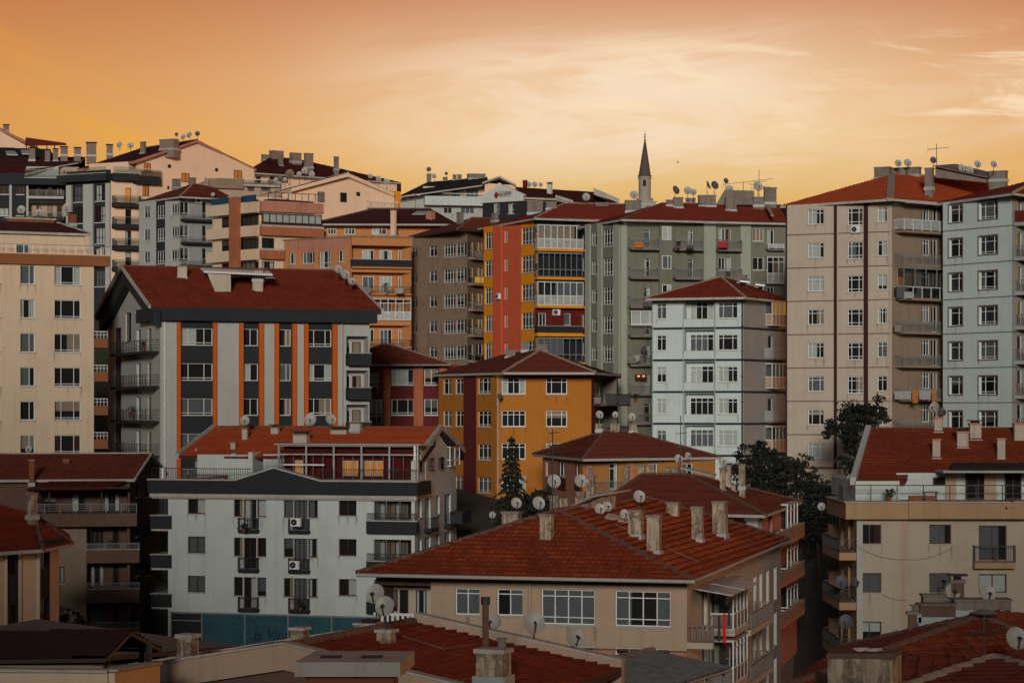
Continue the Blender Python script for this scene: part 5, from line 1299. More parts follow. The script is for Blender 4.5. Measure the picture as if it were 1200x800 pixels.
mb = MB(); a_ = P(840, 241, 250.8); mb.hexa([P(839, 240, 251), P(884, 240, 251), P(884, 240, 254), P(839, 240, 254), P(849, 222.5, 251), P(884, 223.5, 251), P(884, 223.5, 254), P(849, 222.5, 254)], 'conc'); obj('lift_hut', mb, b.roof)
mb = MB(); mb.hexa([P(897, 241, 248.5), P(903, 253, 243.8), P(907, 254, 243.8), P(901, 241, 248.5), P(897, 239.5, 248.5), P(903, 251.5, 243.8), P(907, 252.5, 243.8), P(901, 239.5, 248.5)], 'cap_l'); obj('mortar_strip', mb, b.roof)
b.build()

# ================================================================== white banded block
b = Bld('apartment_building', 'white block with dark floor bands and a small red hip roof, right of centre', 'apartment building', [(764, 221.5), (871, 219), (925, 227.5)], (830, 350), 'teal_w', base=ground(222) - 3)
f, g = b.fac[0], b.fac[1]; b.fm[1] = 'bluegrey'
b.grid(0, [(769.5, 781, dict(nx=2)), (841.5, 864.4, dict(nx=3, split=1))], 355, 373, 37.3, 7, ref=830, transom=.22, sillm='stone')
zb0 = b.rows(0, 830, 384.5, 37.3, 6)
zs = b.rows(0, 830, 384, 37.3, 7)
for k, z in enumerate(zs):
    b.hole(0, f.u(802), f.u(837), z + .12, z + 2.72, .9, 'recess', 'teal_w'); b.winu(0, f.u(806.5), f.u(834), z + .75, z + 2.35, nx=4, low=0, transom=.25, off=-.9, hole=False)
    f.box(b.trim, f.u(802), f.u(837), z + .12, z + .8, -.12, .03, 'teal_w'); f.box(b.trim, f.u(803), f.u(836), z + .8, z + .84, -.14, .05, 'stone')
    if k % 2 == 0: b.glaze(1, g.u(897), g.u(914), z + .3, z + 2.6, .7, nx=4, low=.45, lowm='beige', frame='white')
    else: b.winu(1, g.u(900), g.u(906), z + .3, z + 2.3, nx=1, name='door'); b.balc(1, g.u(896), g.u(916), z + .2, .9, rail='solid', solidm='bluegrey', m='conc')
    if k: 
        f.box(b.trim, -.05, f.L + .06, z + 2.78, z + 2.96, .003, .10, 'blacktrim'); g.box(b.trim, .12, g.L, z + 2.78, z + 2.96, .003, .10, 'blacktrim')
b.pipe(0, 801, 352, 560, 'pipe', .05); b.pipe(0, 838, 352, 560, 'pipe', .05); b.pipe(0, 870, 352, 560, 'blacktrim', .07); b.pipe(0, 765, 352, 560, 'pipe', .05)
z_ = b.zt + .03; E0, E1, E2 = PZ(756.5, z_, 220), PZ(873, z_, 217), PZ(930, z_, 227); E3 = E0 + E2 - E1; A = P(845, 324.5, 224.5); B_ = P(865, 327, 232); B_.z = A.z
b.set_roof([[E0, E1, A], [E1, E2, B_, A], [E2, E3, B_], [E3, E0, A, B_]], 't_red', 'stone', caps=[(E1, A), (A, B_), (E0, A)], capm='cap_l', capr=.1)
b.chimney(864, 876, 322, 331, 'conc', D=226)
for x, y in ((867, 330), (885, 334)): mb = MB(); a_ = P(x, y, 224); mb.hexa([a_ + Vector(v) for v in ((0, 0, 0), (.9, 0, -.1), (1.0, 1.0, .2), (.1, 1.0, .3), (0, 0, .12), (.9, 0, .02), (1.0, 1.0, .32), (.1, 1.0, .42))], 'sheet'); obj('skylight', mb, b.roof)
b.build()

# ================================================================== tall beige block
b = Bld('apartment_building', 'tall pinkish beige block with brown downpipes and thin floor lines, on the right', 'apartment building', [(921, 209.8), (1045, 205.5), (1106, 209.5)], (921, 240.5), 'pinkbeige', base=ground(207) - 1)
f, g = b.fac[0], b.fac[1]; b.fm[1] = 'taupe'
b.grid(0, [(946.5, 965.5, dict(nx=3, split=1)), (993, 1010.5, dict(nx=3, split=1, low=.2, y1=265.5)), (1028, 1039, dict(nx=2))], 245.5, 263, 39.1, 8, ref=955, transom=.25)
lz = b.rows(0, 955, 274.3, 39.1, 8)
for z in lz:
    for x0, x1 in ((921.3, 977), (982, 1012), (1018, 1045)): f.box(b.trim, f.u(x0), f.u(x1), z - .05, z + .03, 0, .035, 'brownw')
for x0, x1 in ((978, 980.8), (1013, 1017.3)): b.band(0, x0, x1, 240, 548, 'plum', .18, 'pilaster', ref=955)
f.box(b.trim, 0, .12, b.zb, b.zt - .02, 0, .06, 'plum')
f.box(b.trim, 0, f.L, f.z(950, 549), f.z(950, 546.5), 0, .09, 'brownw')
b.pipe(0, 1043.3, 240, 545, 'pinkbeige', .07)
for k, z in enumerate(b.rows(1, 1075, 272, 39.1, 7)):
    b.winu(1, g.u(1080), g.u(1090), z + .9, z + 2.3, nx=3, transom=.25); b.winu(1, g.u(1091), g.u(1099), z + .05, z + 2.3, nx=2, name='door')
    if k == 2: b.balc(1, g.u(1047.5), g.u(1100), z, 1.2, rail='glass', rm='white', slab=.2, m='taupe', h=.95); b.glaze(1, g.u(1047.5), g.u(1099.5), z + .95, z + 2.55, 1.15, nx=4, low=.0, frame='grey', cur=None)
    elif k == 0: b.balc(1, g.u(1047.5), g.u(1100), z, 1.2, rail='panel', rm='white', slab=.2, m='taupe', h=.95); mb = MB(); mb.hexa([g.W(g.u(1047), z + 2.25, 1.5), g.W(g.u(1099), z + 2.25, 1.5), g.W(g.u(1099), z + 2.6, .02), g.W(g.u(1047), z + 2.6, .02), g.W(g.u(1047), z + 2.31, 1.5), g.W(g.u(1099), z + 2.31, 1.5), g.W(g.u(1099), z + 2.66, .02), g.W(g.u(1047), z + 2.66, .02)], 'sheet'); obj('awning', mb, b.root)
    else: b.balc(1, g.u(1047.5), g.u(1100), z, 1.2, rail='bars', rm='grey', slab=.2, m='taupe', h=.9)
z_ = b.zt + .04; E0, E1, E2 = PZ(914, z_, 211), PZ(1046.5, z_, 203.6), PZ(1125, z_, 209); A = P(1047, 204, 216.5); B_ = PZ(1160, A.z, 222); B1 = PZ(1185, z_, 232); B0 = PZ(925, z_, 229)
b.set_roof([[E0, E1, A], [E1, E2, PZ(1190, z_, 216), B_, A], [PZ(1190, z_, 216), B1, B_], [B1, B0, A, B_], [B0, E0, A]], 't_bright', 'stone', caps=[(A, B_)], capm='cap_l', capr=.1)
mb = MB(); 
for s_ in (0,): a_, c_ = E1 + Vector((-.2, .3, .12)), A + Vector((-.2, 0, .10)); mb.hexa([a_ + Vector((-.3, 0, -.3)), a_ + Vector((.35, 0, -.3)), c_ + Vector((.35, 0, -.3)), c_ + Vector((-.3, 0, -.3)), a_ + Vector((-.3, 0, 0)), a_ + Vector((.35, 0, 0)), c_ + Vector((.35, 0, 0)), c_ + Vector((-.3, 0, 0))], 'cap_l')
obj('mortar_strip', mb, b.roof)
for x0, x1, yt, yb, rt, D in ((1025, 1046, 195.5, 208, .6, 216), (1046, 1080, 196, 205, .3, 217.5), (1084, 1095.5, 196.5, 219.5, .8, 209.6), (1160, 1182, 200, 210, .5, 214)): b.chimney(x0, x1, yt, yb, 'conc', D=D, ratio=rt)
mb = MB(); mb.hexa([P(1096, 208, 214), P(1156, 214, 212), P(1162, 210, 218), P(1100, 204, 218), P(1096, 196, 214), P(1156, 207, 212), P(1162, 203, 218), P(1124, 193, 218)], 'conc'); obj('dormer', mb, b.roof)
mb = MB(); mb.hexa([P(1094, 195, 213.5), P(1157, 208.5, 211.5), P(1166, 204, 218), P(1120, 193, 219), P(1094, 194, 213.5), P(1157, 207.5, 211.5), P(1166, 203, 218), P(1120, 192, 219)], 'metal'); obj('dormer_lid', mb, b.roof)
b.build()

# ================================================================== pale teal block at right edge
b = Bld('apartment_building', 'pale blue-white tower with framed windows at the right edge', 'apartment building', [(1105, 206), (1186, 199), (1240, 206)], (1186, 229), 'teal_w', base=ground(204) - 1, depth=12)
f, g = b.fac[0], b.fac[1]; b.fm[1] = 'bluegrey'
b.grid(0, [(1112, 1127.5, dict(nx=2, split=3)), (1147, 1168.5, dict(nx=3, split=1, low=.15))], 237, 258, 40.8, 8, ref=1146, transom=.28, rec=.22, sillm='brownw')
for c in ((1112, 1127.5), (1147, 1168.5)):
    for z1, z0 in zip(b.rows(0, 1146, 235.5, 40.8, 8), b.rows(0, 1146, 259.5, 40.8, 8)):
        u0, u1 = f.u(c[0]) - .12, f.u(c[1]) + .12
        for q in ((u0, u0 + .1, z0, z1), (u1 - .1, u1, z0, z1), (u0 + .1, u1 - .1, z1 - .1, z1)): f.box(b.trim, *q, 0, .03, 'brownw')
for z in b.rows(0, 1146, 267.5, 40.8, 8): f.box(b.trim, 0, f.L, z - .04, z + .03, 0, .035, 'brownw'); g.box(b.trim, 0, g.L, z - .04, z + .03, 0, .035, 'brownw')
for k, z in enumerate(b.rows(1, 1200, 262, 40.2, 8)):
    b.balc(1, g.u(1189), g.u(1225), z, 1.1, rail='solid' if k == 0 else 'baluster', solidm='dkred', m='bluegrey', rm='conc', slab=.3); b.winu(1, g.u(1192), g.u(1198), z + .1, z + 2.1, nx=1, name='door')
z_ = b.zt + .04; E0, E1, E2 = PZ(1094, z_, 207.5), PZ(1188, z_, 197), PZ(1260, z_, 206); A = PZ(1222, z_ + 2.1, 206.5); B1 = PZ(1262, z_, 222); B0 = PZ(1120, z_, 222)
b.set_roof([[E0, E1, A], [E1, E2, A], [E2, B1, A], [B1, B0, A], [B0, E0, A]], 't_red', 'stone', caps=[(E1, A)], capm='cap_l', capr=.12)
b.build()

# ================================================================== cream house at the right, bright tiles, terrace
b = Bld('apartment_building', 'cream house with an orange left flank, railed terrace and bright tiled roof at right', 'apartment building', [(983, 150.8), (1004, 143), (1270, 143)], (1100, 607), 'creamgrey', base=-21, depth=13)
f, g = b.fac[1], b.fac[0]; b.fm[0] = 'tan'
MATc = 'beige'
b.grid(1, [(1005, 1033, dict(nx=2)), (1089, 1115, dict(nx=2))], 614, 637, 56.8, 4, ref=1060, frame='brown')
b.win(1, 1147, 1180, 615.5, 656, nx=2, frame='brown', name='door', sill=False); b.grid(1, [(1147, 1180, dict(nx=2))], 672, 694, 56.8, 3, frame='brown')
b.grid(1, [(1215, 1240, dict(nx=2))], 614, 637, 56.8, 4, frame='brown')
b.balc(1, f.u(1139.5), f.u(1187.5), f.z(1160, 658), .7, slab=.35, m='tan', rail='bars', rm='black', h=1.0)
f.box(b.trim, f.u(1057), f.u(1062), b.zb, b.zt - .02, 0, .05, 'beige')
f.box(b.trim, 0, .35, b.zb, b.zt - .02, 0, .02, 'ltgrey')
for k, z in enumerate(b.rows(0, 993, 643, 56.8, 3)):
    b.balc(0, -.2, g.L - .25, z, 1.0, slab=.45, rail='solid' if k < 0 else 'bars', m='tan', h=.8)
    mb = MB(); g.box(mb, -1.2, -.2, z + .25, z + 1.3, -2.5, .6, 'brownw'); g.box(mb, -1.25, -.2, z + .12, z + .25, -2.5, .65, 'stone'); obj('balcony', mb, b.root)
    b.winu(0, g.u(985.5), g.u(990), z + .05, z + 2.0, nx=1, frame='white', name='door'); b.winu(0, g.u(994), g.u(1000), z + .05, z + 2.0, nx=1, frame='brown', name='door')
zt = b.zt; mb = MB(); f.box(mb, -.75, f.L + .3, zt - .02, zt + .95, -7.9, .75, 'tan'); f.box(mb, -.85, f.L + .3, zt + .95, zt + 1.02, -8.0, .85, 'stone'); f.box(mb, f.u(1062), f.L, zt + .0, zt + .93, .74, .95, 'tan'); obj('terrace_slab', mb, b.root)
zs = zt + 1.02
rb = MB(); f.box(rb, -.85, f.L, zs + .92, zs + .98, .7, .75, 'black'); f.box(rb, -.85, f.L, zs + .45, zs + .49, .7, .74, 'black')
for j in range(12): f.box(rb, -.85 + j * 1.55, -.8 + j * 1.55, zs, zs + .92, .7, .75, 'black')
for j in range(9): g.box(rb, g.L - .8 - j * .22, g.L - .77 - j * .22, zs, zs + .95, .7, .73, 'black')
obj('railing', rb, b.root)
zc = f.z(1030, 563.5, -1); mb = MB(); f.box(mb, .1, f.u(1058), zs, zc, -12, -1.2, 'white_w'); f.box(mb, f.u(1058), f.L, zs, zc + .45, -12, -2.4, 'white_w')
f.box(mb, f.u(1162), f.u(1176), zs, zc + .4, -2.4, -2.2, 'beige'); f.box(mb, f.u(1116), f.u(1129), zs, zc + .4, -2.4, -2.3, 'beige'); obj('attic_wall', mb, b.root)
b.winu(1, f.u(1093, -2.4), f.u(1117, -2.4), zs + .85, zs + 1.35, nx=1, frame='brown', off=-2.4, hole=False, cur=None)
b.winu(1, f.u(1131, -2.4), f.u(1161, -2.4), zs + .02, zs + 1.95, nx=2, frame='brown', off=-2.35, hole=False, name='door', cur=None); b.winu(1, f.u(1177, -2.4), f.u(1196, -2.4), zs + .02, zs + 1.95, nx=2, frame='brown', off=-2.35, hole=False, name='door', cur=None)
mb = MB(); f.box(mb, f.u(1064), f.u(1094), zs, zs + .32, .1, .5, 'brick'); obj('planter', mb, b.root)
ze = -4.28; eL, eM, eM2, eR = PZ(1003, ze, 144.6), PZ(1061, ze, 144.6), PZ(1065, ze + .35, 145.7), PZ(1275, ze + .35, 145.7); rL, rR = PZ(1021, -1.2, 152.5), PZ(1275, -1.2, 152.5); bL, bR = PZ(1014, ze, 160.5), PZ(1275, ze, 160.5)
b.set_roof([[eL, eM, eM2, PZ(1012, ze + .35, 145.7)], [PZ(1006.2, ze + .35, 145.7), eR, rR, rL], [rL, rR, bR, bL]], 't_near', 'maroon', th=.16, course=.42, caps=[(rL, rR)], capm='cap_d', capr=.08)
mb = MB(); verge(mb, eL, rL, -1, 'ltgrey', .25, .35, .25); verge(mb, rL, bL, -1, 'ltgrey', .25, .35, .25); obj_each('verge', mb, b.roof)
b.gable(0, [Vector((eL.x + .1, eL.y + .5, zs)), Vector((bL.x + .1, bL.y - .5, zs)), Vector((bL.x + .1, bL.y - .5, ze - .2)), Vector((rL.x - .1, rL.y, -1.5)), Vector((eL.x + .1, eL.y + .5, ze - .2))], 'tan')
mb = MB(); f.box(mb, f.u(1107, 1), f.u(1230), f.z(1150, 553.5), f.z(1150, 551), -2.2, .6, 'stone'); a_, c_ = f.W(f.u(1112), f.z(1150, 551) + .02, .55), f.W(f.u(1230), f.z(1150, 551) + .02, .55)
a2, c2 = P(1116, 542, 148), P(1225, 542, 148); mb.hexa([a_, c_, c2, a2, a_ + Vector((0, 0, .08)), c_ + Vector((0, 0, .08)), c2 + Vector((0, 0, .08)), a2 + Vector((0, 0, .08))], 'blacktrim'); obj('terrace_canopy', mb, b.root)
for x0, x1, yt, yb in ((1095, 1104.5, 488.5, 506), (1093, 1102, 514, 537), (1122, 1135, 505, 525), (1137, 1150, 495.5, 515), (1169, 1178, 513, 538.5), (1189, 1202, 495.5, 516)): b.chimney(x0, x1, yt, yb, 'stucco2', 'salmon', style=1 if x0 in (1137, 1122) else 0, ratio=.75)
b.build()
CREAM = b
# ================================================================== houses on the hill, upper left and skyline
def part(name, parent, fn):
    mb = MB(); fn(mb); return obj(name, mb, parent)
# slate and white apartment block, two bays of it
b = Bld('apartment_building', 'slate and white apartment block with long balcony bands at the upper left edge', 'apartment building', [(-40, 323), (78, 325)], (30, 216), 'slate', base=ground(325) - 2, depth=12)
f = b.fac[0]
for x0, x1 in ((11, 14), (31, 33.4), (-12, -8)): b.band(0, x0, x1, 216, 400, 'ltgrey', .25, 'pilaster', ref=30)
b.grid(0, [(-6, 10, dict(nx=3)), (19, 28, dict(nx=2)), (-30, -14, dict(nx=3))], 219, 228, 25, 5, ref=30, frame='brown', sillm='white', glow=False)
for k, z in enumerate(b.rows(0, 50, 232, 25, 5)):
    b.hole(0, f.u(34), f.u(77), z + .4, z + 2.2, 1.5, 'recess', 'blacktrim' if k % 2 == 0 else 'beige')
    b.balc(0, f.u(33.5), f.u(75), z + (.1 if k else .2), .7, slab=.35, m='ltgrey' if k == 0 else 'slate', rail='glass', rm='grey', h=.8)
    for x in (42, 55, 66): b.winu(0, f.u(x), f.u(x + 6), z + .45, z + 2.0, nx=1, frame='brown', off=-1.5, hole=False, name='door')
mb = MB(); f.box(mb, 0, f.u(29), b.zt - .1, b.zt + 1.4, -.4, .5, 'slate'); f.box(mb, f.u(29), f.L + 1, b.zt - .1, b.zt + .75, -.4, 1.0, 'slate'); f.box(mb, f.u(29), f.L + 1, b.zt + .75, b.zt + .85, .6, 1.05, 'stone'); obj('parapet', mb, b.root)
rb = MB(); f.box(rb, f.u(29.5), f.L + .8, b.zt + .9, b.zt + 1.85, .8, .83, 'glass'); f.box(rb, f.u(29.5), f.L + .8, b.zt + 1.85, b.zt + 1.92, .78, .85, 'grey'); obj('railing', rb, b.root)
mb = MB(); f.box(mb, f.u(30), f.u(68), b.zt, b.zt + 2.6, -8, -2, 'ltgrey'); f.box(mb, f.u(68), f.u(92), b.zt, b.zt + 2.7, -8, -3, 'beige'); obj('attic_wall', mb, b.root)
for x in (72, 84): b.winu(0, f.u(x), f.u(x + 5), b.zt + .3, b.zt + 2.1, nx=1, frame='brown', off=-3, hole=False, name='door')
zt = b.zt
e0, e1 = PZ(-50, zt + 1.5, 323.5), PZ(30, zt + 1.5, 325); E2 = P(78, 192, 330); A0, A1 = P(-50, 186, 334), P(100, 184, 336)
b.set_roof([[e0, e1, P(70, 194, 327), P(92, 190, 330), A1, A0], [A0, A1, P(100, 200, 345), P(-50, 200, 345)]], 't_dark', 'stone', course=.6)
for x0, x1, yt, yb in ((52, 58.5, 176.5, 189), (61.5, 68, 175.5, 188), (70, 79, 173, 181), (86, 94.5, 174, 181), (100, 112.5, 168, 181.5), (124, 132, 170.5, 180), (33, 41, 174, 187)): b.chimney(x0, x1, yt, yb, 'hillch', D=331, style=1)
b.build()
# gabled house with peach end wall, joined to slate fronted bays
b = Bld('apartment_building', 'peach gable-ended house with dark red roof and wrap-round slate balcony on the hill', 'apartment building', [(78, 320), (130, 316.5), (160, 318), (298, 330)], (230, 205), 'peach', base=ground(320) - 2, depth=16)
f0, f1, g = b.fac[0], b.fac[1], b.fac[2]; b.fm[0] = 'slate'; b.fm[1] = 'peach'
for x0, x1 in ((79, 85), (99, 110), (125, 130)): b.band(0, x0, x1, 215, 420, 'ltgrey', .3, 'pilaster', ref=125)
b.grid(0, [(86.5, 97.5, dict(nx=3)), (111.5, 123, dict(nx=3))], 217, 236, 25, 5, ref=110, frame='brown', low=.4, sillm='white')
for k, z in enumerate(b.rows(1, 145, 238, 25, 6)):
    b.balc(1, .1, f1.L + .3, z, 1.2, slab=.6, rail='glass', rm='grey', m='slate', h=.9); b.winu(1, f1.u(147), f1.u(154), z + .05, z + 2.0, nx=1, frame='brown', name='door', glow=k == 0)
mb = MB(); z0 = f0.z(100, 213.5); z1 = z0 + .95
for ff, a, c in ((f0, -.8, f0.L), (f1, 0, f1.L + .1)): ff.box(mb, a, c, z0, z1, -.1, 1.1, 'slate'); ff.box(mb, a, c, z1, z1 + .08, .95, 1.15, 'stone')
g.box(mb, -.5, g.u(185) , z0 - .3, z1 - .15, -.05, .8, 'slate'); obj('balcony_band', mb, b.root)
rb = MB()
f0.box(rb, f0.u(103), f0.L, z1 + .1, z1 + .85, 1.0, 1.03, 'glass'); f1.box(rb, 0, f1.L, z1 + .1, z1 + .85, 1.0, 1.03, 'glass'); g.box(rb, 0, g.u(185), z1 - .1, z1 + .7, .74, .77, 'glass'); g.box(rb, 0, g.u(185), z1 + .7, z1 + .76, .72, .79, 'white'); obj('railing', rb, b.root)
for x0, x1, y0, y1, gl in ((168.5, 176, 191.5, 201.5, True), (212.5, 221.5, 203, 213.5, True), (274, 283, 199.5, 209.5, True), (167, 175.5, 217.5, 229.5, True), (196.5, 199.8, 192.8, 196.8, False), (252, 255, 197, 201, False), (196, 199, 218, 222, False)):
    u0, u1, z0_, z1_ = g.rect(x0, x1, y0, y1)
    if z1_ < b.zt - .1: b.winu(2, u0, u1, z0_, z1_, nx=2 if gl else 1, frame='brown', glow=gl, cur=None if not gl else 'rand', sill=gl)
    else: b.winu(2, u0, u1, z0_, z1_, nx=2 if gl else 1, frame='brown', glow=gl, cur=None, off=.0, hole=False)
eL, A, eR = P(157, 188.5, 316.8), P(231, 164, 323.5), P(300.5, 198, 331); inn = Vector((-9.4, 11.0, 0))
b.set_roof([[eL, A, A + inn, eL + inn], [A, eR, eR + inn, A + inn]], 't_dark', 'salmon', th=.35, caps=[(A, A + inn)], capm='cap_d', course=.5)
zt = b.zt; b.gable(2, [g.W(0, zt, 0), g.W(g.L, zt, 0), g.W(g.L, g.z(298, 199), 0), g.W(g.u(231), g.z(231, 166.5), 0), g.W(0, g.z(160, 189.5), 0)], 'peach')
for x0, x1, yt, yb in ((164, 171, 166, 179), (186, 209, 163, 174)): b.chimney(x0, x1, yt, yb, 'hillch', D=b.hit((x0 + x1) / 2, yb + 1), ratio=.5)
part('attic_wall', b.root, lambda m: f0.box(m, f0.u(92), f0.L + 1.2, z1, z1 + 1.7, -6, -2.2, 'peach'))
b.build(top_cap=False)
# white gable house top left
b = Bld('brick_house', 'pale gable house at the top left corner of the hill', 'house', [(-60, 385), (30, 388)], (10, 175), 'peach', base=ground(385) - 2, depth=12)
b.win(0, 6, 13.5, 166, 174, nx=2, frame='brown'); f = b.fac[0]
A, e = P(-18, 141, 386.5), P(32, 166.5, 386.5); k_ = Vector((0, 12, 0)); e2 = P(-68, 166.5, 385)
b.set_roof([[A, e, e + k_, A + k_], [A, A + k_, e2 + k_, e2]], 't_dark', 'salmon', th=.4, course=.6)
b.gable(0, [f.W(0, b.zt, 0), f.W(f.L, b.zt, 0), f.W(f.L, f.z(29, 167), 0), f.W(f.u(-18), f.z(-18, 143), 0), f.W(0, f.z(-60, 167), 0)], 'peach')
b.chimney(3, 10.5, 147, 153, 'hillch', D=392, style=1); b.build()
r = tag(empty('canopy_shed', P(52, 178, 384)), 'dark roof-top canopy on thin posts beside the pale gable house', 'canopy')
part('canopy_roof', r, lambda m: m.hexa([P(29, 171, 382), P(78, 170.5, 380), P(76, 168, 390), P(30, 163, 392), P(30, 161.5, 382), P(78, 168.5, 380), P(76, 167.5, 390), P(30, 161, 392)], 'maroon'))
for x in (31, 43, 55, 64): part('post', r, lambda m: m.tube(P(x, 196, 384), P(x, 169, 384), .08, 'wood'))
# dark roofed block below it
b = Bld('brick_house', 'black-roofed attic block with skylights at the upper left edge', 'house', [(-60, 350), (62, 354)], (10, 193), 'brownw', base=ground(350) - 2, depth=10)
e0, e1, a1, a0 = P(-66, 195, 346), P(70, 190, 352), P(58, 175, 360), P(-66, 171, 360)
b.set_roof([[e0, e1, a1, a0], [a0, a1, P(58, 190, 368), P(-66, 190, 368)]], 't_black', 'wood', course=.6)
for x, y in ((8, 180), (26, 179)): part('skylight', b.roof, lambda m: m.hexa([P(x, y + 2, 353.3), P(x + 13, y + 2.3, 353.3), P(x + 9, y - 2, 356), P(x - 2, y - 2, 356)] + [v + Vector((0, 0, .15)) for v in (P(x, y + 2, 353.3), P(x + 13, y + 2.3, 353.3), P(x + 9, y - 2, 356), P(x - 2, y - 2, 356))], 'lead'))
b.build()

# grey-white block with charcoal window strip
b = Bld('apartment_building', 'pale grey block with a charcoal window strip under a small red roof on the hill', 'apartment building', [(163, 306.5), (210, 301), (250, 303.5)], (210, 232), 'ltgrey', base=ground(303) - 2)
f, g = b.fac[0], b.fac[1]
b.zone(0, 183, 193.5, 231, 400, 'blacktrim'); b.fm[1] = 'bluegrey'
b.grid(0, [(168.5, 175.5, dict(nx=2)), (184.3, 193, dict(nx=3, low=.2, y1=255)), (200.5, 209.6, dict(nx=3, low=.2))], 239.5, 253, 26.8, 5, ref=200, transom=0)
b.grid(1, [(211, 221.5, dict(nx=2, low=.2))], 236.5, 253, 26.8, 5, ref=215); b.grid(1, [(237, 242, dict(nx=1, low=.35, name='door', y1=256.5))], 237.5, 254, 26.8, 5, ref=240)
for z in b.rows(1, 230, 257.5, 26.8, 5): b.balc(1, g.u(211.5), g.L + .1, z, 1.0, slab=.3, m='blacktrim', rail='bars', rm='grey', h=.6)
z_ = b.zt + .04; E0, E1, E2 = PZ(160, z_, 308), PZ(211, z_, 299.2), PZ(258, z_, 302); E3 = E0 + E2 - E1; A = P(226, 215.5, 306); B_ = P(250, 217, 311); B_.z = A.z
b.set_roof([[E0, E1, A], [E1, PZ(275, z_, 303), B_, A], [PZ(275, z_, 303), E3 + Vector((2, 3, 0)), B_], [E3 + Vector((2, 3, 0)), E0, A, B_]], 't_brown', 'stone', caps=[(E1, A), (A, B_)], capm='cap_l', capr=.1)
b.chimney(201, 211.5, 209.5, 219, 'conc', D=306); b.chimney(220, 229.5, 208, 216, 'conc', D=308); b.build()

# cream and brick banded block with red column
b = Bld('apartment_building', 'block with cream and brick-red balcony bands behind a tall red column', 'apartment building', [(249, 284), (304, 277.5), (376, 281.5)], (304, 252), 'cream', base=ground(278) - 3, depth=12)
f, g = b.fac[1], b.fac[0]
pit = 27.5
for k, (z0, z1) in enumerate(zip(b.rows(0, 290, 250.5, pit, 5), b.rows(0, 290, 238, pit, 5))):
    mb = MB(); g.box(mb, -.2, g.L + .02, z0, z1, .003, .75, 'cream'); f.box(mb, .0, f.L if k < 2 else f.u(330), z0 + .1, z1 - (.0 if k == 0 else .15), .003, .78, 'terra' if k else 'salmon'); f.box(mb, -.02, f.L if k < 2 else f.u(330), z1 - (.0 if k == 0 else .15), z1 + .07, .003, .84, 'stone'); obj('balcony_band', mb, b.root)
    if k == 0: continue
    zc0, zc1 = z1 + .08, z1 + 1.35
    b.winu(0, g.u(259), g.u(270), zc0, zc1, nx=2, frame='brown', sill=False); b.winu(0, g.u(281), g.u(303), zc0, zc1, nx=4, frame='brown', sill=False)
    if k == 1: b.glaze(1, .1, f.L - .2, zc0, zc1 + .05, .7, nx=9, low=.2, frame='brown', cur='cur'); 
    else: b.winu(1, .3, 1.9, zc0, zc1, nx=2, frame='brown', sill=False)
part('column', b.root, lambda m: g.box(m, g.u(271, 1), g.u(280, 1), b.zb, g.z(275, 233), .7, 1.35, 'terra'))
part('column_cap', b.root, lambda m: g.box(m, g.u(270.5, 1), g.u(280.5, 1), g.z(275, 233), g.z(275, 231.5), .65, 1.4, 'stone'))
mb = MB(); g.box(mb, .1, g.L - .3, g.z(275, 238), g.z(275, 231), .2, .26, 'blue'); obj('blue_screen', mb, b.root)
mb = MB(); zt = b.zt
f.box(mb, .3, 4.5, zt, zt + 2.3, -8, -2.2, 'peach'); g.box(mb, .5, g.L, zt, zt + 2.0, -8, -2, 'dkred'); obj('attic_wall', mb, b.root)
rb = MB(); zz = f.z(340, 236); f.box(rb, .8, f.L - .1, zz + .85, zz + .92, .6, .66, 'black')
for j in range(9): u = .8 + (f.L - 1) * j / 8; f.box(rb, u, u + .06, zz, zz + .85, .6, .66, 'black')
obj('railing', rb, b.root)
b.build()

# peach gable house
b = Bld('brick_house', 'peach house with a broad low gable in the middle of the hill', 'house', [(343, 300), (462, 307.5)], (400, 240), 'peach', base=ground(303) - 2, depth=13)
f = b.fac[0]
for x0, x1, y0, y1, gl in ((372, 380, 225, 237, 1), (398.5, 405.8, 226, 237, 0), (417.5, 421.5, 225, 229.8, 0)):
    u0, u1, z0, z1 = f.rect(x0, x1, y0, y1); b.winu(0, u0, u1, z0, z1, nx=1, frame='brown', off=0, hole=False, glow=False, cur=('full', 'cur2') if gl else None)
A, eL, eR = P(408, 202.8, 303), P(341.5, 220.5, 299), P(462, 226, 307); inn = Vector((-5.6, 12.4, 0))
b.set_roof([[eL, A, A + inn, eL + inn], [A, eR, eR + inn, A + inn]], 't_dark', 'peach', th=.45, caps=[(A, A + inn)], capm='stone', course=.5)
b.gable(0, [f.W(0, b.zt, 0), f.W(f.L, b.zt, 0), f.W(f.L, f.z(461, 227.5), 0), f.W(f.u(408), f.z(408, 206), 0), f.W(0, f.z(343, 223), 0)], 'peach')
b.balc(0, f.u(429), f.u(462), f.z(445, 243), .9, slab=.2, m='cream', rail='hrail', rm='white', h=.8)
part('yellow_flank', b.root, lambda m: f.box(m, f.L + .3, f.L + 1.2, f.z(462, 244), f.z(462, 223.5), -1.5, -.5, 'yellow'))
b.build()

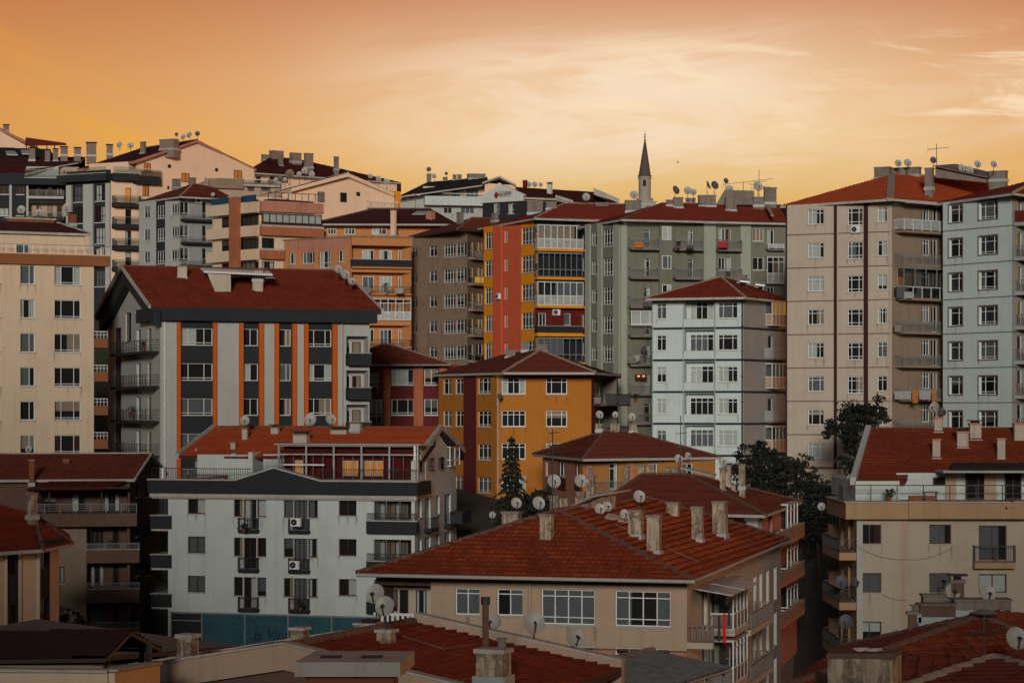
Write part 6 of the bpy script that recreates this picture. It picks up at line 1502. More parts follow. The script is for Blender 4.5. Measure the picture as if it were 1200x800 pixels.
# red roofed house behind, with white roof huts
b = Bld('brick_house', 'long dark red roof with white huts and chimneys behind the peach gable', 'house', [(292, 338), (465, 352)], (300, 204), 'peach', base=ground(340) - 2, depth=12)
f = b.fac[0]; b.grid(0, [(300, 306, dict(nx=2)), (316, 322, dict(nx=2)), (330, 338, dict(nx=2))], 207, 214, 25, 2, frame='brown')
z_ = b.zt + .05; E0, E1 = PZ(287, z_, 336), PZ(470, z_, 352); A, B_ = P(316, 185, 345), P(350, 185.5, 347); B_.z = A.z; B1, B0 = PZ(470, z_, 366), PZ(300, z_, 358)
b.set_roof([[E0, E1, B_, A], [E1, B1, B_], [B1, B0, A, B_], [B0, E0, A]], 't_dark', 'stone', caps=[(A, B_)], course=.5)
for x0, x1, yt, yb in ((306, 315, 181, 187), (315, 332, 176.5, 187.5), (325.5, 332, 181, 194), (339, 353, 179, 189), (356, 367, 179.5, 195.5), (391, 397, 183.5, 198)): b.chimney(x0, x1, yt, yb, 'hillch', D=343 if yb > 190 else 345, ratio=.5)
b.build()
part_r = None
# brown roof terrace between the houses
b = Bld('brick_house', 'low terrace house with glass railing between the peach gables', 'house', [(240, 318), (330, 322)], (290, 214), 'beige', base=ground(320) - 2, depth=8)
f = b.fac[0]; b.grid(0, [(290, 298, dict(nx=2)), (306, 316, dict(nx=2))], 216, 224, 25, 2, frame='brown', glow=False)
mb = MB(); f.box(mb, f.u(243), f.u(284), f.z(260, 221), f.z(260, 210), .3, .6, 'taupe'); f.box(mb, f.u(254), f.u(285), f.z(260, 210), f.z(260, 209.2), .1, .7, 'stone'); obj('parapet', mb, b.root)
mb = MB(); f.box(mb, f.u(283), f.u(330), f.z(300, 216.5), f.z(300, 211.5), .5, .53, 'glass'); f.box(mb, f.u(283), f.u(330), f.z(300, 211.3), f.z(300, 210.6), .48, .55, 'white'); f.box(mb, f.u(283), f.u(330), f.z(300, 219), f.z(300, 216.5), .2, .55, 'stone'); obj('railing', mb, b.root)
b.build()

# dark-roofed terrace house right of the yellow flank
b = Bld('brick_house', 'white terraced house under a black roof left of the sign gable', 'house', [(469, 392), (612, 396)], (520, 233), 'ltgrey', base=ground(392) - 2, depth=12)
f = b.fac[0]
mb = MB(); f.box(mb, f.u(496), f.u(575), f.z(530, 241.5), f.z(530, 231), .4, 1.6, 'white_w'); f.box(mb, f.u(497), f.u(570), f.z(530, 231), f.z(530, 218.5), -4, -.8, 'peach'); f.box(mb, f.u(469), f.u(497), f.z(480, 246), f.z(480, 229), .02, .3, 'ltgrey'); obj('terrace', mb, b.root)
rb = MB(); f.box(rb, f.u(516), f.u(566), f.z(530, 231) , f.z(530, 228), 1.5, 1.53, 'glass'); f.box(rb, f.u(516), f.u(566), f.z(530, 228), f.z(530, 227.4), 1.48, 1.55, 'white'); obj('railing', rb, b.root)
for x0, x1 in ((500, 514), (530, 540), (547, 562)): b.winu(0, f.u(x0), f.u(x1), f.z(530, 230), f.z(530, 221), nx=3, off=-.8, hole=False)
b.grid(0, [(520, 530, dict(nx=2)), (540, 556, dict(nx=3))], 243, 250, 25, 2, off=.0)
e0, e1 = P(466, 230.5, 389), P(570, 216, 392.5); a0, a1 = P(501, 213.5, 398), P(571, 207.5, 399)
b.set_roof([[e0, e1, a1, a0], [a0, a1, P(575, 222, 408), P(480, 226, 408)]], 't_black', 'stone', course=.6)
A = P(585, 206, 391); eR, eL = P(605, 216, 391.5), P(565, 213.5, 390.5); k_ = Vector((0, 9, 0))
mb = MB()
for p_, q_ in ((eL, A), (A, eR)): mb.hexa([p_ + Vector((0, 0, -.3)), q_ + Vector((0, 0, -.3)), q_ + k_ + Vector((0, 0, -.3)), p_ + k_ + Vector((0, 0, -.3)), p_, q_, q_ + k_, p_ + k_], 'stone')
obj('gable_roof', mb, b.roof)
part('gable', b.root, lambda m: m.hexa([P(568, 232, 391.6), P(604, 232, 392.2), P(604, 232, 398), P(568, 232, 398), P(568, 214.5, 391.6), P(604, 217.2, 392.2), P(604, 217, 398), P(568, 214, 398)], 'peach'))
for x0, x1, yt, yb in ((500, 505.5, 203.5, 214), (519, 524.5, 207.5, 212), (530.5, 535, 204.5, 211), (536, 541, 204.5, 211), (547, 569, 203.5, 209)): b.chimney(x0, x1, yt, yb, 'conc', D=398, ratio=.5)
b.build()

# black house with the signed white gable
b = Bld('brick_house', 'black house with a white signboard gable and two white windows on the skyline', 'house', [(565.5, 362), (614.5, 358), (724, 368)], (600, 236), 'blacktrim', base=ground(360) - 2, depth=10)
f = b.fac[0]; b.fm[1] = 'slate'
b.grid(0, [(578.5, 585, dict(nx=2)), (595.5, 602.8, dict(nx=2))], 238.5, 250.5, 25, 2, low=.4)
A, e0, e1 = f.W(f.u(588.5), f.z(588.5, 215.8), .15), f.W(f.u(564), f.z(564, 232), .15), f.W(f.u(616), f.z(616, 227.8), .15)
mb = MB(); n_ = Vector((f.n.x, f.n.y, 0)) * .3; q = [f.W(-.2, b.zt - .05, .15), f.W(f.L + .2, b.zt - .05, .15), e1, A, e0]; mb.face([v + n_ for v in q], 'white_w'); mb.face([v - n_ for v in q][::-1], 'white_w')
for j in range(5): a_, c_ = q[j], q[(j + 1) % 5]; mb.face([a_ - n_, c_ - n_, c_ + n_, a_ + n_], 'stone')
sg = obj('sign_gable', mb, b.root)
M['sign_red'] = plain('sign_red', (.30, .01, .02), .5, vary=.05); M['sign_ink'] = plain('sign_ink', (.03, .015, .03), .5, vary=.05)
text('CULTURPARK', f, f.u(583.4, .5), f.z(590, 228.7), .50, .78, 'sign_ink', sg, sx=.50); text('RESIDENCE', f, f.u(583.6, .5), f.z(590, 231.1), .50, .70, 'sign_red', sg, sx=.62)
mb = MB(); c = f.W(f.u(581.4, .5), f.z(581, 229.4), .50)
pr = [(0, .95), (.28, .5), (.36, 0), (.28, -.5), (0, -.8), (-.28, -.5), (-.36, 0), (-.28, .5)]
mb.face([c + Vector((f.d.x * x * .95, f.d.y * x * .95, z * .42 * 1.5)) for x, z in pr][::-1], 'sign_red'); obj('drop_emblem', mb, sg)
R0, R1 = P(604, 219.3, 366), P(697, 227.5, 376); z_ = None
e2, e3 = P(614, 231, 357), P(651, 232.5, 359.5); e4 = P(672, 237.5, 361); e5 = P(724, 238, 369)
b.set_roof([[e2, e3, e4, e5, P(700, 225.5, 375), R0], [R0, P(700, 225.5, 375), P(726, 240, 384), P(612, 235, 378)]], 't_dark', 'stone', course=.6, th=.3)
mb = MB(); verge(mb, P(651, 231.5, 359.3), P(670, 237.5, 360.8), 1, 'stone', .35, .2, .1); verge(mb, P(696, 225.5, 372), P(723, 237, 370), 1, 'stone', .5, .4, .3); verge(mb, P(695, 232, 364), P(708, 238, 364), 1, 'stone', .35, .2, .1); obj_each('verge', mb, b.roof)
b.chimney(641, 647.5, 215, 229, 'white_w', D=365, style=1); b.chimney(612.5, 618, 211, 221, 'dkred', D=367)
b.build()

# minaret
D = 425; r = tag(empty('minaret', PZ(755.5, ground(D), D)), 'slender stone minaret with a tall grey cone on the skyline', 'minaret')
def ring(m, x, y0, y1, w0, w1, mm, n=16): m.tube(P(x, y1, D), P(x, y0, D), w0 / F * D, mm, w1 / F * D, n=n)
mn = plaster('minaret_stone', (.40, .34, .29), .5, .4); M['mstone'] = mn; M['mlead'] = plaster('lead_cone', (.12, .095, .09), .3, .3)
part('shaft', r, lambda m: m.tube(PZ(755.5, ground(D), D), P(755.5, 208, D), 1.12, 'mstone', 1.08, n=16))
part('gallery', r, lambda m: (ring(m, 755.5, 241, 237.5, 7.2, 9.6, 'mstone'), ring(m, 755.5, 237.5, 232.5, 9.8, 9.8, 'mstone')))
part('cornice', r, lambda m: (ring(m, 755.5, 209.5, 207, 7.3, 8.2, 'mstone'), ring(m, 755.5, 207, 205.8, 8.2, 8.2, 'mlead')))
part('spire', r, lambda m: ring(m, 755.5, 205.8, 168, 7.3, .9, 'mlead') if False else m.tube(P(755.5, 205.8, D), P(755.8, 166, D), 1.08, 'mlead', .17, n=16))
def fin(m):
    m.tube(P(755.8, 167, D), P(755.8, 154, D), .07, 'mlead', .03)
    for y, rr in ((164.5, .26), (161, .21), (158, .17)):
        for a, c, r0, r1 in ((y + 1.1, y, .06, rr), (y, y - 1.1, rr, .06)): m.tube(P(755.8, a, D), P(755.8, c, D), r0, 'mlead', r1, n=10)
part('finial', r, fin)
mb = MB(); mb.box(tuple(P(753.5, 218, D - 1.15)), tuple(P(757, 211, D - 1.05)), 'dark'); obj('window', mb, r)
# roof hut beside the minaret foot
b = Bld('brick_house', 'flat grey roof hut at the foot of the minaret', 'house', [(752, 300), (769, 301)], (760, 236.5), 'ltgrey', base=ground(300) - 1, depth=6)
part('coping', b.root, lambda m: b.fac[0].box(m, -.1, b.fac[0].L + .1, b.zt, b.zt + .12, -6, .12, 'stone')); b.win(0, 758, 763, 241, 248); b.build()
# ================================================================== foreground roofs
def simple_house(name, label, pts, zt, m, base=-21, **k): return Bld(name, label, 'house', pts, (pts[0][0], HZ - zt * F / pts[0][1]), m, base=base, **k)
# low tiled house, ridge running away from us
N = Vector((-5.75, 62, -6.09)); Fp = Vector((-2.82, 69.4, -6.10)); rd = (Fp - N).normalized(); sd = Vector((rd.y, -rd.x, 0))
def rp(t, s, dz=0):
    p = N.lerp(Fp, t) + sd * s; p.z = N.z - abs(s) * .175 + dz; return p
r = tag(empty('brick_house', Vector((-4, 66, -20))), 'low house with a shallow dark red gable roof and cream coping in the foreground', 'house')
class FakeB: pass
b = Bld.__new__(Bld); b.root = r; b.planes = []; b.roof = None; b.rng = random.Random(5); b.fac = [Fac(rp(0, -8), rp(0, 8))]; b.wallm = 'brownw'
S = 9.5; SR = 6.3
b.set_roof([[rp(0, 0), rp(0, SR), rp(1, SR), rp(1, 0)], [rp(0, 0), rp(1, 0), rp(1, -S), rp(0, -S)]], 't_red', 'wood', th=.2, course=.36, caps=[(rp(.0, 0), rp(1, 0))], capm='t_near' if False else 'cap_o' if 'cap_o' in M else 'cap_d', capr=.13)
mb = MB()
for t in (0, 1):
    for s0, s1 in ((0, SR), (0, -S)):
        o0, o1 = (-rd * .26, rd * 0) if t == 0 else (rd * 0, rd * .26)
        h = .17 if t == 0 else (.27 if s1 > 0 else .09)
        a, c = rp(t, s0), rp(t, s1); mb.hexa([a + o0 + Vector((0, 0, -.55)), a + o1 + Vector((0, 0, -.55)), c + o1 + Vector((0, 0, -.55)), c + o0 + Vector((0, 0, -.55)), a + o0 + Vector((0, 0, h - .06)), a + o1 + Vector((0, 0, h - .06)), c + o1 + Vector((0, 0, h - .06)), c + o0 + Vector((0, 0, h - .06))], 'beige')
        mb.hexa([a + o0 * 1.3 + Vector((0, 0, h - .058)), a + o1 * 1.3 + rd * .04 + Vector((0, 0, h - .058)), c + o1 * 1.3 + rd * .04 + Vector((0, 0, h - .058)), c + o0 * 1.3 + Vector((0, 0, h - .058)), a + o0 * 1.3 + Vector((0, 0, h)), a + o1 * 1.3 + rd * .04 + Vector((0, 0, h)), c + o1 * 1.3 + rd * .04 + Vector((0, 0, h)), c + o0 * 1.3 + Vector((0, 0, h))], 'stone')
obj('coping', mb, b.roof)
mb = MB()
for t, in ((0,), (1,)):
    q = [rp(t, -S + .4, -.3), rp(t, 0, -.3), rp(t, SR - .4, -.3)]; lo = [Vector((v.x, v.y, -20)) for v in q]
    mb.face([lo[0], lo[1], lo[2], q[2], q[1], q[0]], 'brownw')
for s_ in (-S + .4, SR - .4): a, c = rp(0, s_, -.3), rp(1, s_, -.3); mb.face([Vector((a.x, a.y, -20)), Vector((c.x, c.y, -20)), c, a], 'beige')
obj('wall', mb, r)
for x0, x1, yt, yb, D, st in ((207, 231, 743, 775, 68.0, 0), (340, 361, 735, 757, 66.5, 0), (415, 451, 730, 746, 69.2, 2), (441, 464, 737.5, 762, 64.8, 0)): b.chimney(x0, x1, yt, yb, 'stucco', 'stone', D=D, ratio=1.0, style=st, sink=.7)
b.chimney(557.5, 599, 760.5, 794, 'stucco', 'stone', D=60.6, ratio=.8, style=0, sink=.7)
c = MB(); p_ = P(569, 761, 61.2); c.tube(p_, P(569, 706, 61.2), .085, 'cap_d', n=12); c.tube(P(569, 708, 61.2), P(569, 699, 61.2), .12, 'bracket', n=12); p_ = P(588, 761, 61.4); c.tube(p_, P(588, 748, 61.4), .11, 'conc', n=12); c.tube(P(588, 749, 61.4), P(588, 747, 61.4), .14, 'conc', n=12); obj('flue_pipe', c, b.roof)
LOW = b

# grey sheet roof in front of the beige house
r = tag(empty('sheet_roof_shed', P(740, 795, 84)), 'grey corrugated sheet roof on timber beams in front of the beige house', 'shed')
mb = MB(); R0, R1 = P(560, 809, 75.2), P(765, 761.5, 88); E0, E1 = P(745, 815, 77.5), P(857, 780.5, 86.5); n = 60
B0, B1 = P(520, 806, 77), P(742, 758, 91)
for (a0, a1, c0, c1) in ((R0, R1, E0, E1), (R0, R1, B0 + Vector((0, 3, -.6)), B1 + Vector((0, 4, -.6)))):
    pr = None
    for j in range(n * 4 + 1):
        t = j / (n * 4); h = .035 * math.sin(j * math.pi / 2); a = a0.lerp(a1, t) + Vector((0, 0, h)); c = c0.lerp(c1, t) + Vector((0, 0, h))
        if pr: mb.face([pr[0], pr[1], c, a], 'metal'); mb.face([v - Vector((0, 0, .03)) for v in (a, c, pr[1], pr[0])], 'metal')
        pr = (a, c)
obj('roof_sheets', mb, r)
mb = MB(); 
for j in range(22): a, c = R0.lerp(R1, j / 22), R0.lerp(R1, (j + 1.08) / 22); mb.tube(a + Vector((0, 0, .03)), c + Vector((0, 0, .03)), .12, 'conc', .10, n=8)
obj('ridge', mb, r)
mb = MB(); mb.tube(E0 + Vector((0, .3, -.15)), E1 + Vector((0, .3, -.15)), .07, 'grey'); 
for j in range(6): p_ = E0.lerp(E1, j / 5.2) + Vector((-.1, .6, -.15)); mb.tube(p_, Vector((p_.x, p_.y, -20)), .06, 'grey'); mb.tube(p_, R0.lerp(R1, j / 5.2) + Vector((0, 0, -.25)), .05, 'wood')
obj('frame', mb, r)

# near concrete chimney cap
r = tag(empty('concrete_chimney', PZ(412, -12, 25)), 'very near chimney with a thick concrete cap with two dark slots, bottom edge', 'chimney')
a = P(345, 793, 24.6); w_ = 137 / F * 24.6; 
def cc(m):
    x0, x1 = P(345, 0, 24.6).x, P(469, 0, 24.6).x; y0, y1 = 24.6, 25.75; z0, z1 = P(0, 792.5, 24.6).z, P(0, 775.5, 24.6).z
    bx = [(x0, y0, z0), (x1, y0, z0), (x1 + .10, y1, z0), (x0 + .12, y1, z0), (x0, y0, z1), (x1, y0, z1), (x1 + .10, y1, z1), (x0 + .12, y1, z1)]; m.hexa(bx, 'capconc')
part('cap', r, cc)
def slots(m):
    z = P(0, 775.5, 24.6).z
    for xa, xb in ((376, 401), (424, 449)): m.box((P(xa, 0, 25.2).x, 25.0, z - .01), (P(xb, 0, 25.2).x, 25.28, z + .004), 'dark')
part('flue_slot', r, slots)
part('stack', r, lambda m: m.box((P(357, 0, 24.7).x, 24.75, -14), (P(462, 0, 24.7).x, 25.6, P(0, 792.6, 24.6).z), 'brick'))

# dark canopy roof at the bottom left with its parapet
r = tag(empty('roof_pavilion', P(80, 800, 56)), 'dark maroon canopy roof on posts over a terrace, bottom left corner', 'canopy')
b = Bld.__new__(Bld); b.root = r; b.planes = []; b.roof = None; b.rng = random.Random(9); b.fac = [Fac(P(0, 700, 56), P(100, 700, 56))]; b.wallm = 'wood'
L0, RR = PZ(-120, -5.32, 58), P(154, 740, 58); EF0, EF = PZ(-120, -5.6, 54), P(124, 771, 54); EB0, EB = PZ(-120, -5.95, 62), P(190, 760, 60.5)
b.set_roof([[EF0, EF, RR, L0], [L0, RR, EB, EB0]], 't_maroon', 'wood', th=.09, course=.3)
for x, y0, D in ((121, 771, 54.6), (171, 752, 59.5), (-40, 771, 54.6), (163, 748, 61.5)): part('post', r, lambda m: m.box(tuple(PZ(x, -6.6, D)), tuple(PZ(x, 0, D) + Vector((.13, .13, P(x, y0, D).z))), 'wood'))
def beam(m): 
    a, c = P(-100, 774, 54.4), P(122, 774, 54.4); m.box((a.x, a.y, a.z - .1), (c.x, c.y + .1, c.z), 'wood')
part('beam', r, beam)
r = tag(empty('terrace_parapet', PZ(60, -20, 54)), 'cream terrace parapet under the dark canopy, bottom left', 'wall')
def para(m):
    a, c, e = P(-100, 786, 52.5), P(127, 788, 52.5), P(181, 779, 58.5)
    for p_, q_ in ((a, c), (c, e)):
        d_ = (q_ - p_).normalized(); s_ = Vector((d_.y, -d_.x, 0)) * .14; lo = Vector((0, 0, -13)); 
        m.hexa([p_ + lo + s_, q_ + lo + s_, q_ + lo - s_, p_ + lo - s_, p_ + s_, q_ + s_, q_ - s_, p_ - s_], 'cream')
part('wall', r, para)
def deck(m): m.hexa([P(-100, 795, 52.5), P(125, 795, 52.6), P(180, 786, 59), P(-100, 782, 62)] + [v + Vector((0, 0, .05)) for v in (P(-100, 795, 52.5), P(125, 795, 52.6), P(180, 786, 59), P(-100, 782, 62))], 'dark')
part('deck', r, deck)
def cop2(m):
    a, c, e = P(-100, 785, 52.5), P(127, 787, 52.5), P(181, 778, 58.5)
    for p_, q_ in ((a, c), (c, e)):
        d_ = (q_ - p_).normalized(); s_ = Vector((d_.y, -d_.x, 0)) * .2; m.hexa([p_ + s_, q_ + s_, q_ - s_, p_ - s_] + [v + Vector((0, 0, .06)) for v in (p_ + s_, q_ + s_, q_ - s_, p_ - s_)], 'stone')
part('coping', r, cop2)

# rough felt roof behind the canopy
b = simple_house('brick_house', 'flat felt-roofed shed behind the dark canopy, lower left', [(128, 72), (262, 76)], -7.05, 'beige', base=-20, depth=9)
f = b.fac[0]
b.set_roof([[f.W(-.5, -7.25, .4), f.W(f.L + .3, -7.4, .4), f.W(f.L * .55, -6.72, -6), f.W(-.5, -6.9, -6)], [f.W(f.L + .3, -7.4, .4), f.W(f.L + .3, -7.6, -8), f.W(f.L * .55, -6.72, -6)], [f.W(-.5, -6.9, -6), f.W(f.L * .55, -6.72, -6), f.W(f.L + .3, -7.6, -8), f.W(-.5, -7.3, -9)]], 'felt', 'wood', flatm=True, th=.15); b.zt -= .6
rb = MB(); 
for j in range(30): u = f.L * .35 + j * .12; f.box(rb, u, u + .03, -8.1, -7.45, .7, .73, 'black')
f.box(rb, f.L * .35, f.L * .35 + 3.6, -7.45, -7.4, .69, .74, 'black'); obj('railing', rb, b.root)
b.build()

# tiled roof at the bottom right
b = Bld('brick_house', 'dark tiled hip roof with a ridge of brown chimneys, bottom right', 'house', [(998, 75.3), (945, 67.2), (1285, 72.2)], (1100, HZ + 7.75 * F / 69.3), 'brownw', base=-20)
ze = -7.5; E1, E2, E0 = PZ(920, ze, 65.4), PZ(1300, ze, 71), PZ(985, ze, 76.4); E3 = PZ(1300, ze, 84); A = P(1148, 722, 72); B_ = P(1172, 727.5, 74); B_.z = A.z
b.set_roof([[E1, E2, A], [E0, E1, A], [E2, E3, B_, A], [E3, E0, A, B_]], 't_brown', 'wood', caps=[(E1, A), (A, E2), (A, E0)], capm='cap_d', capr=.1)
for x0, x1, yt, yb, D, m_ in ((1064.5, 1075, 716, 742, 74, 'brownw'), (1078, 1120, 707, 724, 77, 'brownw'), (1082, 1116, 696, 710, 80, 'conc'), (1115, 1130, 679, 705, 80, 'brownw'), (1120, 1185, 702, 716, 78, 'conc'), (1069, 1077, 708, 720, 77, 'conc')): b.chimney(x0, x1, yt, yb, m_, D=D, ratio=.5, style=1 if yt == 679 else 0)
mb = MB(); c_ = P(1153, 722, 71.5); mb.tube(P(1153, 718, 71.8), P(1153, 713, 71.8), .45, 'conc', .1, n=14); mb.tube(P(1153, 720, 71.8), P(1153, 718, 71.8), .43, 'dark', n=14); obj('roof_vent', mb, b.roof)
b.build()
b = simple_house('brick_house', 'nearest tiled hip roof with mossy ridge at the bottom right corner', [(1040, 47.5), (1300, 48)], -5.75, 'brownw', base=-20, depth=6)
ze = -5.62; E1, E2 = PZ(1010, ze, 46.5), PZ(1330, ze, 47.5); A = P(1165, 770, 50.5); E0, E3 = PZ(1030, ze, 55), PZ(1330, ze, 55)
b.set_roof([[E1, E2, A], [E2, E3, A], [E3, E0, A], [E0, E1, A]], 't_brown', 'wood', caps=[(E1, A), (E2, A)], capm='cap_l', capr=.09); b.build()
# plaster stack at the bottom right with a sheet on top
r = tag(empty('plaster_stack', PZ(1010, -14, 47)), 'stained plaster chimney block with a crumpled bright sheet on it, bottom right', 'chimney')
def st(m):
    D = 46; x0, x1 = P(970, 0, D).x, P(1046, 0, D).x; zt = P(0, 771, D).z; m.hexa([(x0, D, -16), (x1, D, -16), (x1 + .30, D + .8, -16), (x0 + .2, D + .8, -16), (x0, D, zt), (x1, D, zt), (x1 + .30, D + .8, zt), (x0 + .2, D + .8, zt)], 'stucco')
part('stack', r, st)
def st2(m):
    D = 45.93; x0, x1 = P(968, 0, D).x, P(1048, 0, D).x; z0, z1 = P(0, 771, D).z, P(0, 765.5, D).z; m.hexa([(x0, D, z0 + .002), (x1, D, z0 + .002), (x1 + .30, D + .95, z0 + .002), (x0 + .2, D + .95, z0 + .002), (x0, D, z1), (x1, D, z1), (x1 + .30, D + .95, z1), (x0 + .2, D + .95, z1)], 'brownw')
part('cap', r, st2)
def st3(m):
    z = P(0, 765.3, 46).z; rng = random.Random(4); x0, x1 = P(1004, 0, 46).x, P(1038, 0, 46).x; n = 6
    g_ = [[Vector((x0 + (x1 - x0) * i / n, 46.1 + .45 * j / 3, z + .02 + rng.uniform(0, .05))) for i in range(n + 1)] for j in range(4)]
    for j in range(3):
        for i in range(n): m.face([g_[j][i], g_[j][i + 1], g_[j + 1][i + 1], g_[j + 1][i]], 'white')
sh = MB(); st3(sh); tag(obj('crumpled_sheet', sh), 'crumpled white metal sheet lying on the plaster chimney block, bottom right', 'metal sheet')

# ================================================================== dishes
d = dish
d(441, 699.5, 12.2, 70.5, 'rear one of the two big dishes over the low cream chimney pair in the foreground', -20, 22, leg=.75)
d(452, 714, 12.6, 64.9, 'nearer of the two big overlapping dishes, standing on the small cream chimney', -16, 22, leg=.62)
d(579.5, 733, 11.5, 69.0, 'dish just right of the tall rusty flue pipe', -28, 24, leg=.6)
d(625.8, 734, 13, 68.2, 'large round dish on the coping in front of the four-pane window', 5, 22, leg=.65)
d(672, 750, 12, 67.6, 'dish at the right end of the coping, above the grey sheet roof', 22, 22, leg=.6)
d(604.5, 591.5, 6.6, 125.2, 'small dish on the stubby chimney left of the antenna mast', 15, 24)
d(630.5, 592, 8.3, 125.5, 'dish tilted behind the left hip of the big beige house', 18, 24)
d(649, 566.5, 8.5, 127.4, 'dish crossed by the thin antenna mast', 8, 22)
d(680, 566, 8.3, 132.4, 'dish just left of the capped flue on the beige house', 12, 22)
d(702.5, 598.5, 6.6, 126, 'front one of the twin dishes on the roof hatch of the beige house', 12, 24)
d(711, 595.5, 5.8, 127.5, 'rear grey one of the twin dishes on the roof hatch', 14, 24, m='dishd' if False else 'dish')
d(731.7, 604.5, 6.0, 126.2, 'low dish at the right end of the roof hatch', 14, 24)
d(748.5, 584, 7.4, 134, 'dish on the broad chimney behind the tall orange-lit chimney', 16, 22)
d(795, 539, 5.2, 171.5, 'left of two dishes over the grey roof sheet', 8, 22); d(805.5, 535.5, 4.6, 173, 'right of two dishes over the grey roof sheet', 30, 22)
d(847, 542, 5.2, 171, 'dish on the slim chimney beside the dark tree', 8, 22)
d(702, 487.5, 5.0, 200, 'dish at the left chimney of the ochre house', 20, 24); d(740, 490, 5.2, 200, 'dish above the right chimney of the ochre house', 10, 22)
d(721, 487, 3.6, 201, 'small dish behind the middle chimney of the ochre house', 0, 22)
d(287, 494.5, 6, 183, 'dish on the slim white chimney at the left of the bright roof', 0, 22)
d(363.5, 494, 7.6, 186.5, 'left of two dishes behind the ridge of the bright roof', 0, 22, leg=1.2); d(387, 493.5, 6.6, 186.5, 'right of two dishes behind the ridge of the bright roof', 20, 24, leg=1.2)
d(395, 317, 5.2, 212.5, 'highest of three dishes on the gable verge of the pilaster block', 25, 22); d(403.5, 323.5, 6.2, 211.5, 'middle one of three dishes on the gable verge of the pilaster block', 25, 22); d(411, 331, 4.8, 210.5, 'lowest of three dishes on the gable verge of the pilaster block', 25, 22)
d(25, 247.5, 5.2, 213, 'left dish on the dark roof of the cream tower', 0, 22); d(45.5, 250, 4, 213, 'small middle dish on the dark roof of the cream tower', 0, 22); d(78.5, 245, 5.2, 213.5, 'right dish on the dark roof of the cream tower', 0, 22)
d(140, 171, 3.8, 330, 'left dish of the pair beside the peach gable', -15, 22); d(153, 172, 3.9, 330, 'right dish of the pair beside the peach gable', 0, 22)
d(206.8, 158.3, 2.4, 335, 'small dark dish at the left end of the row on the peach gable', 0, 22, m='dishd', leg=1.2); d(215, 161.8, 3.4, 334, 'second dish of the row on the peach gable', -20, 22, leg=1.0); d(222, 159.5, 3.8, 333.5, 'third and largest dish of the row on the peach gable', -20, 22, leg=1.0); d(231.4, 157.8, 3.2, 332, 'dark dish at the very peak of the peach gable', 0, 22, m='dishd', leg=1.0)
d(241.5, 211, 3, 309, 'dish behind the small red roof on the hill', 10, 22); d(249.5, 229, 2.6, 301.5, 'tiny dish at the eaves corner of the pale grey block', 0, 22)
for x, y, r_, m_, l in ((316.5, 214.5, 3.6, 'dishb', 'brown dish at the left of the terrace dish cluster'), (323.5, 212.5, 3.4, 'dish', 'pale dish second in the terrace dish cluster'), (328.5, 211, 3.6, 'dishd', 'black dish third in the terrace dish cluster'), (334, 211.5, 2.8, 'dish', 'pale little dish fourth in the terrace dish cluster'), (339.5, 205.5, 5.6, 'dishb', 'large brown dish in the terrace dish cluster'), (350.5, 205, 3.2, 'dish', 'small dish left of the tall pale one before the red roof'), (357, 201.5, 4.2, 'dish', 'tall pale dish before the dark red roof'), (365.5, 205.5, 3.8, 'dish', 'pale dish right of the tall one before the red roof')): d(x, y, r_, 314 if x < 345 else 330, l, 0, 22, m=m_, leg=1.2)
for x, y, r_, l in ((434, 207.5, 3.1, 'upper dish on the right slope of the peach gable'), (443.5, 210.8, 3.6, 'middle dish on the right slope of the peach gable'), (453, 214.5, 4, 'lowest dish on the right slope of the peach gable')): d(x, y, r_, 312, l, 10, 22, leg=.9)
d(502.5, 199.5, 3.0, 398.5, 'dark dish on the chimney at the left of the black roof', 0, 22, m='dishd', leg=.7); d(508.5, 207.5, 3.1, 398, 'pale dish beside that chimney on the black roof', 15, 22, leg=.7); d(523, 204, 2.2, 399, 'tiny dark dish in the middle of the black roof', 0, 22, m='dishd', leg=.6)
for x, l in ((619.5, 'first of three skyline dishes by the dark chimney'), (626.5, 'second of three skyline dishes by the dark chimney'), (633.5, 'third of three skyline dishes by the dark chimney')): d(x, 217.3, 3.5 if x != 633.5 else 2.8, 368, l, 10, 22, leg=.8)
d(687, 232.5, 5.0, 262, 'round dish on the ridge of the vermilion block', 0, 22); d(743, 230, 5.2, 252, 'dish on the chimney at the foot of the minaret', 0, 22, leg=.6)
for x, y, r_, yw, m_, l in ((791, 224.5, 5.4, 40, 'dishd', 'leftmost dish on the sage block roof, seen obliquely'), (806, 225, 5, 0, 'dish', 'larger of the overlapping pair on the sage block roof'), (812.5, 226.5, 4.0, 0, 'dish', 'smaller of the overlapping pair on the sage block roof'), (828.5, 218.5, 5.2, 68, 'dishd', 'narrow edge-on dish on the sage block roof'), (837, 218.7, 5.2, 25, 'dishd', 'tilted dark dish right of the edge-on one'), (850.5, 213, 3.4, 20, 'dishd', 'small high dish on the horizontal antenna rail'), (855, 222.5, 4.4, 0, 'dish', 'dish above the round plaster chimney of the sage block'), (888, 220.5, 6, 10, 'dish', 'large dish left of the round flue at the right skyline')): d(x, y, r_, 251.2, l, yw, 20, m=m_, leg=.9)
for x, y, r_, m_, l in ((1052.5, 192.8, 4.4, 'dish', 'left dish on the roof parapet of the tall beige block'), (1063.5, 192.5, 5, 'dish', 'second dish on the roof parapet of the tall beige block'), (1093.5, 189, 4.2, 'dishd', 'dark dish under the yagi antenna'), (1127, 198.5, 4.8, 'dish', 'pale dish at the left end of the metal dormer'), (1136, 201, 5, 'dish', 'pale dish overlapping it on the metal dormer'), (1145.5, 193.8, 4.5, 'dish', 'dish standing above the middle of the far railing'), (1164.5, 193.8, 4.2, 'dish', 'rightmost dish on the skyline')): d(x, y, r_, 213.5 if x > 1100 else 216.5, l, 8, 20, m=m_, leg=.7)
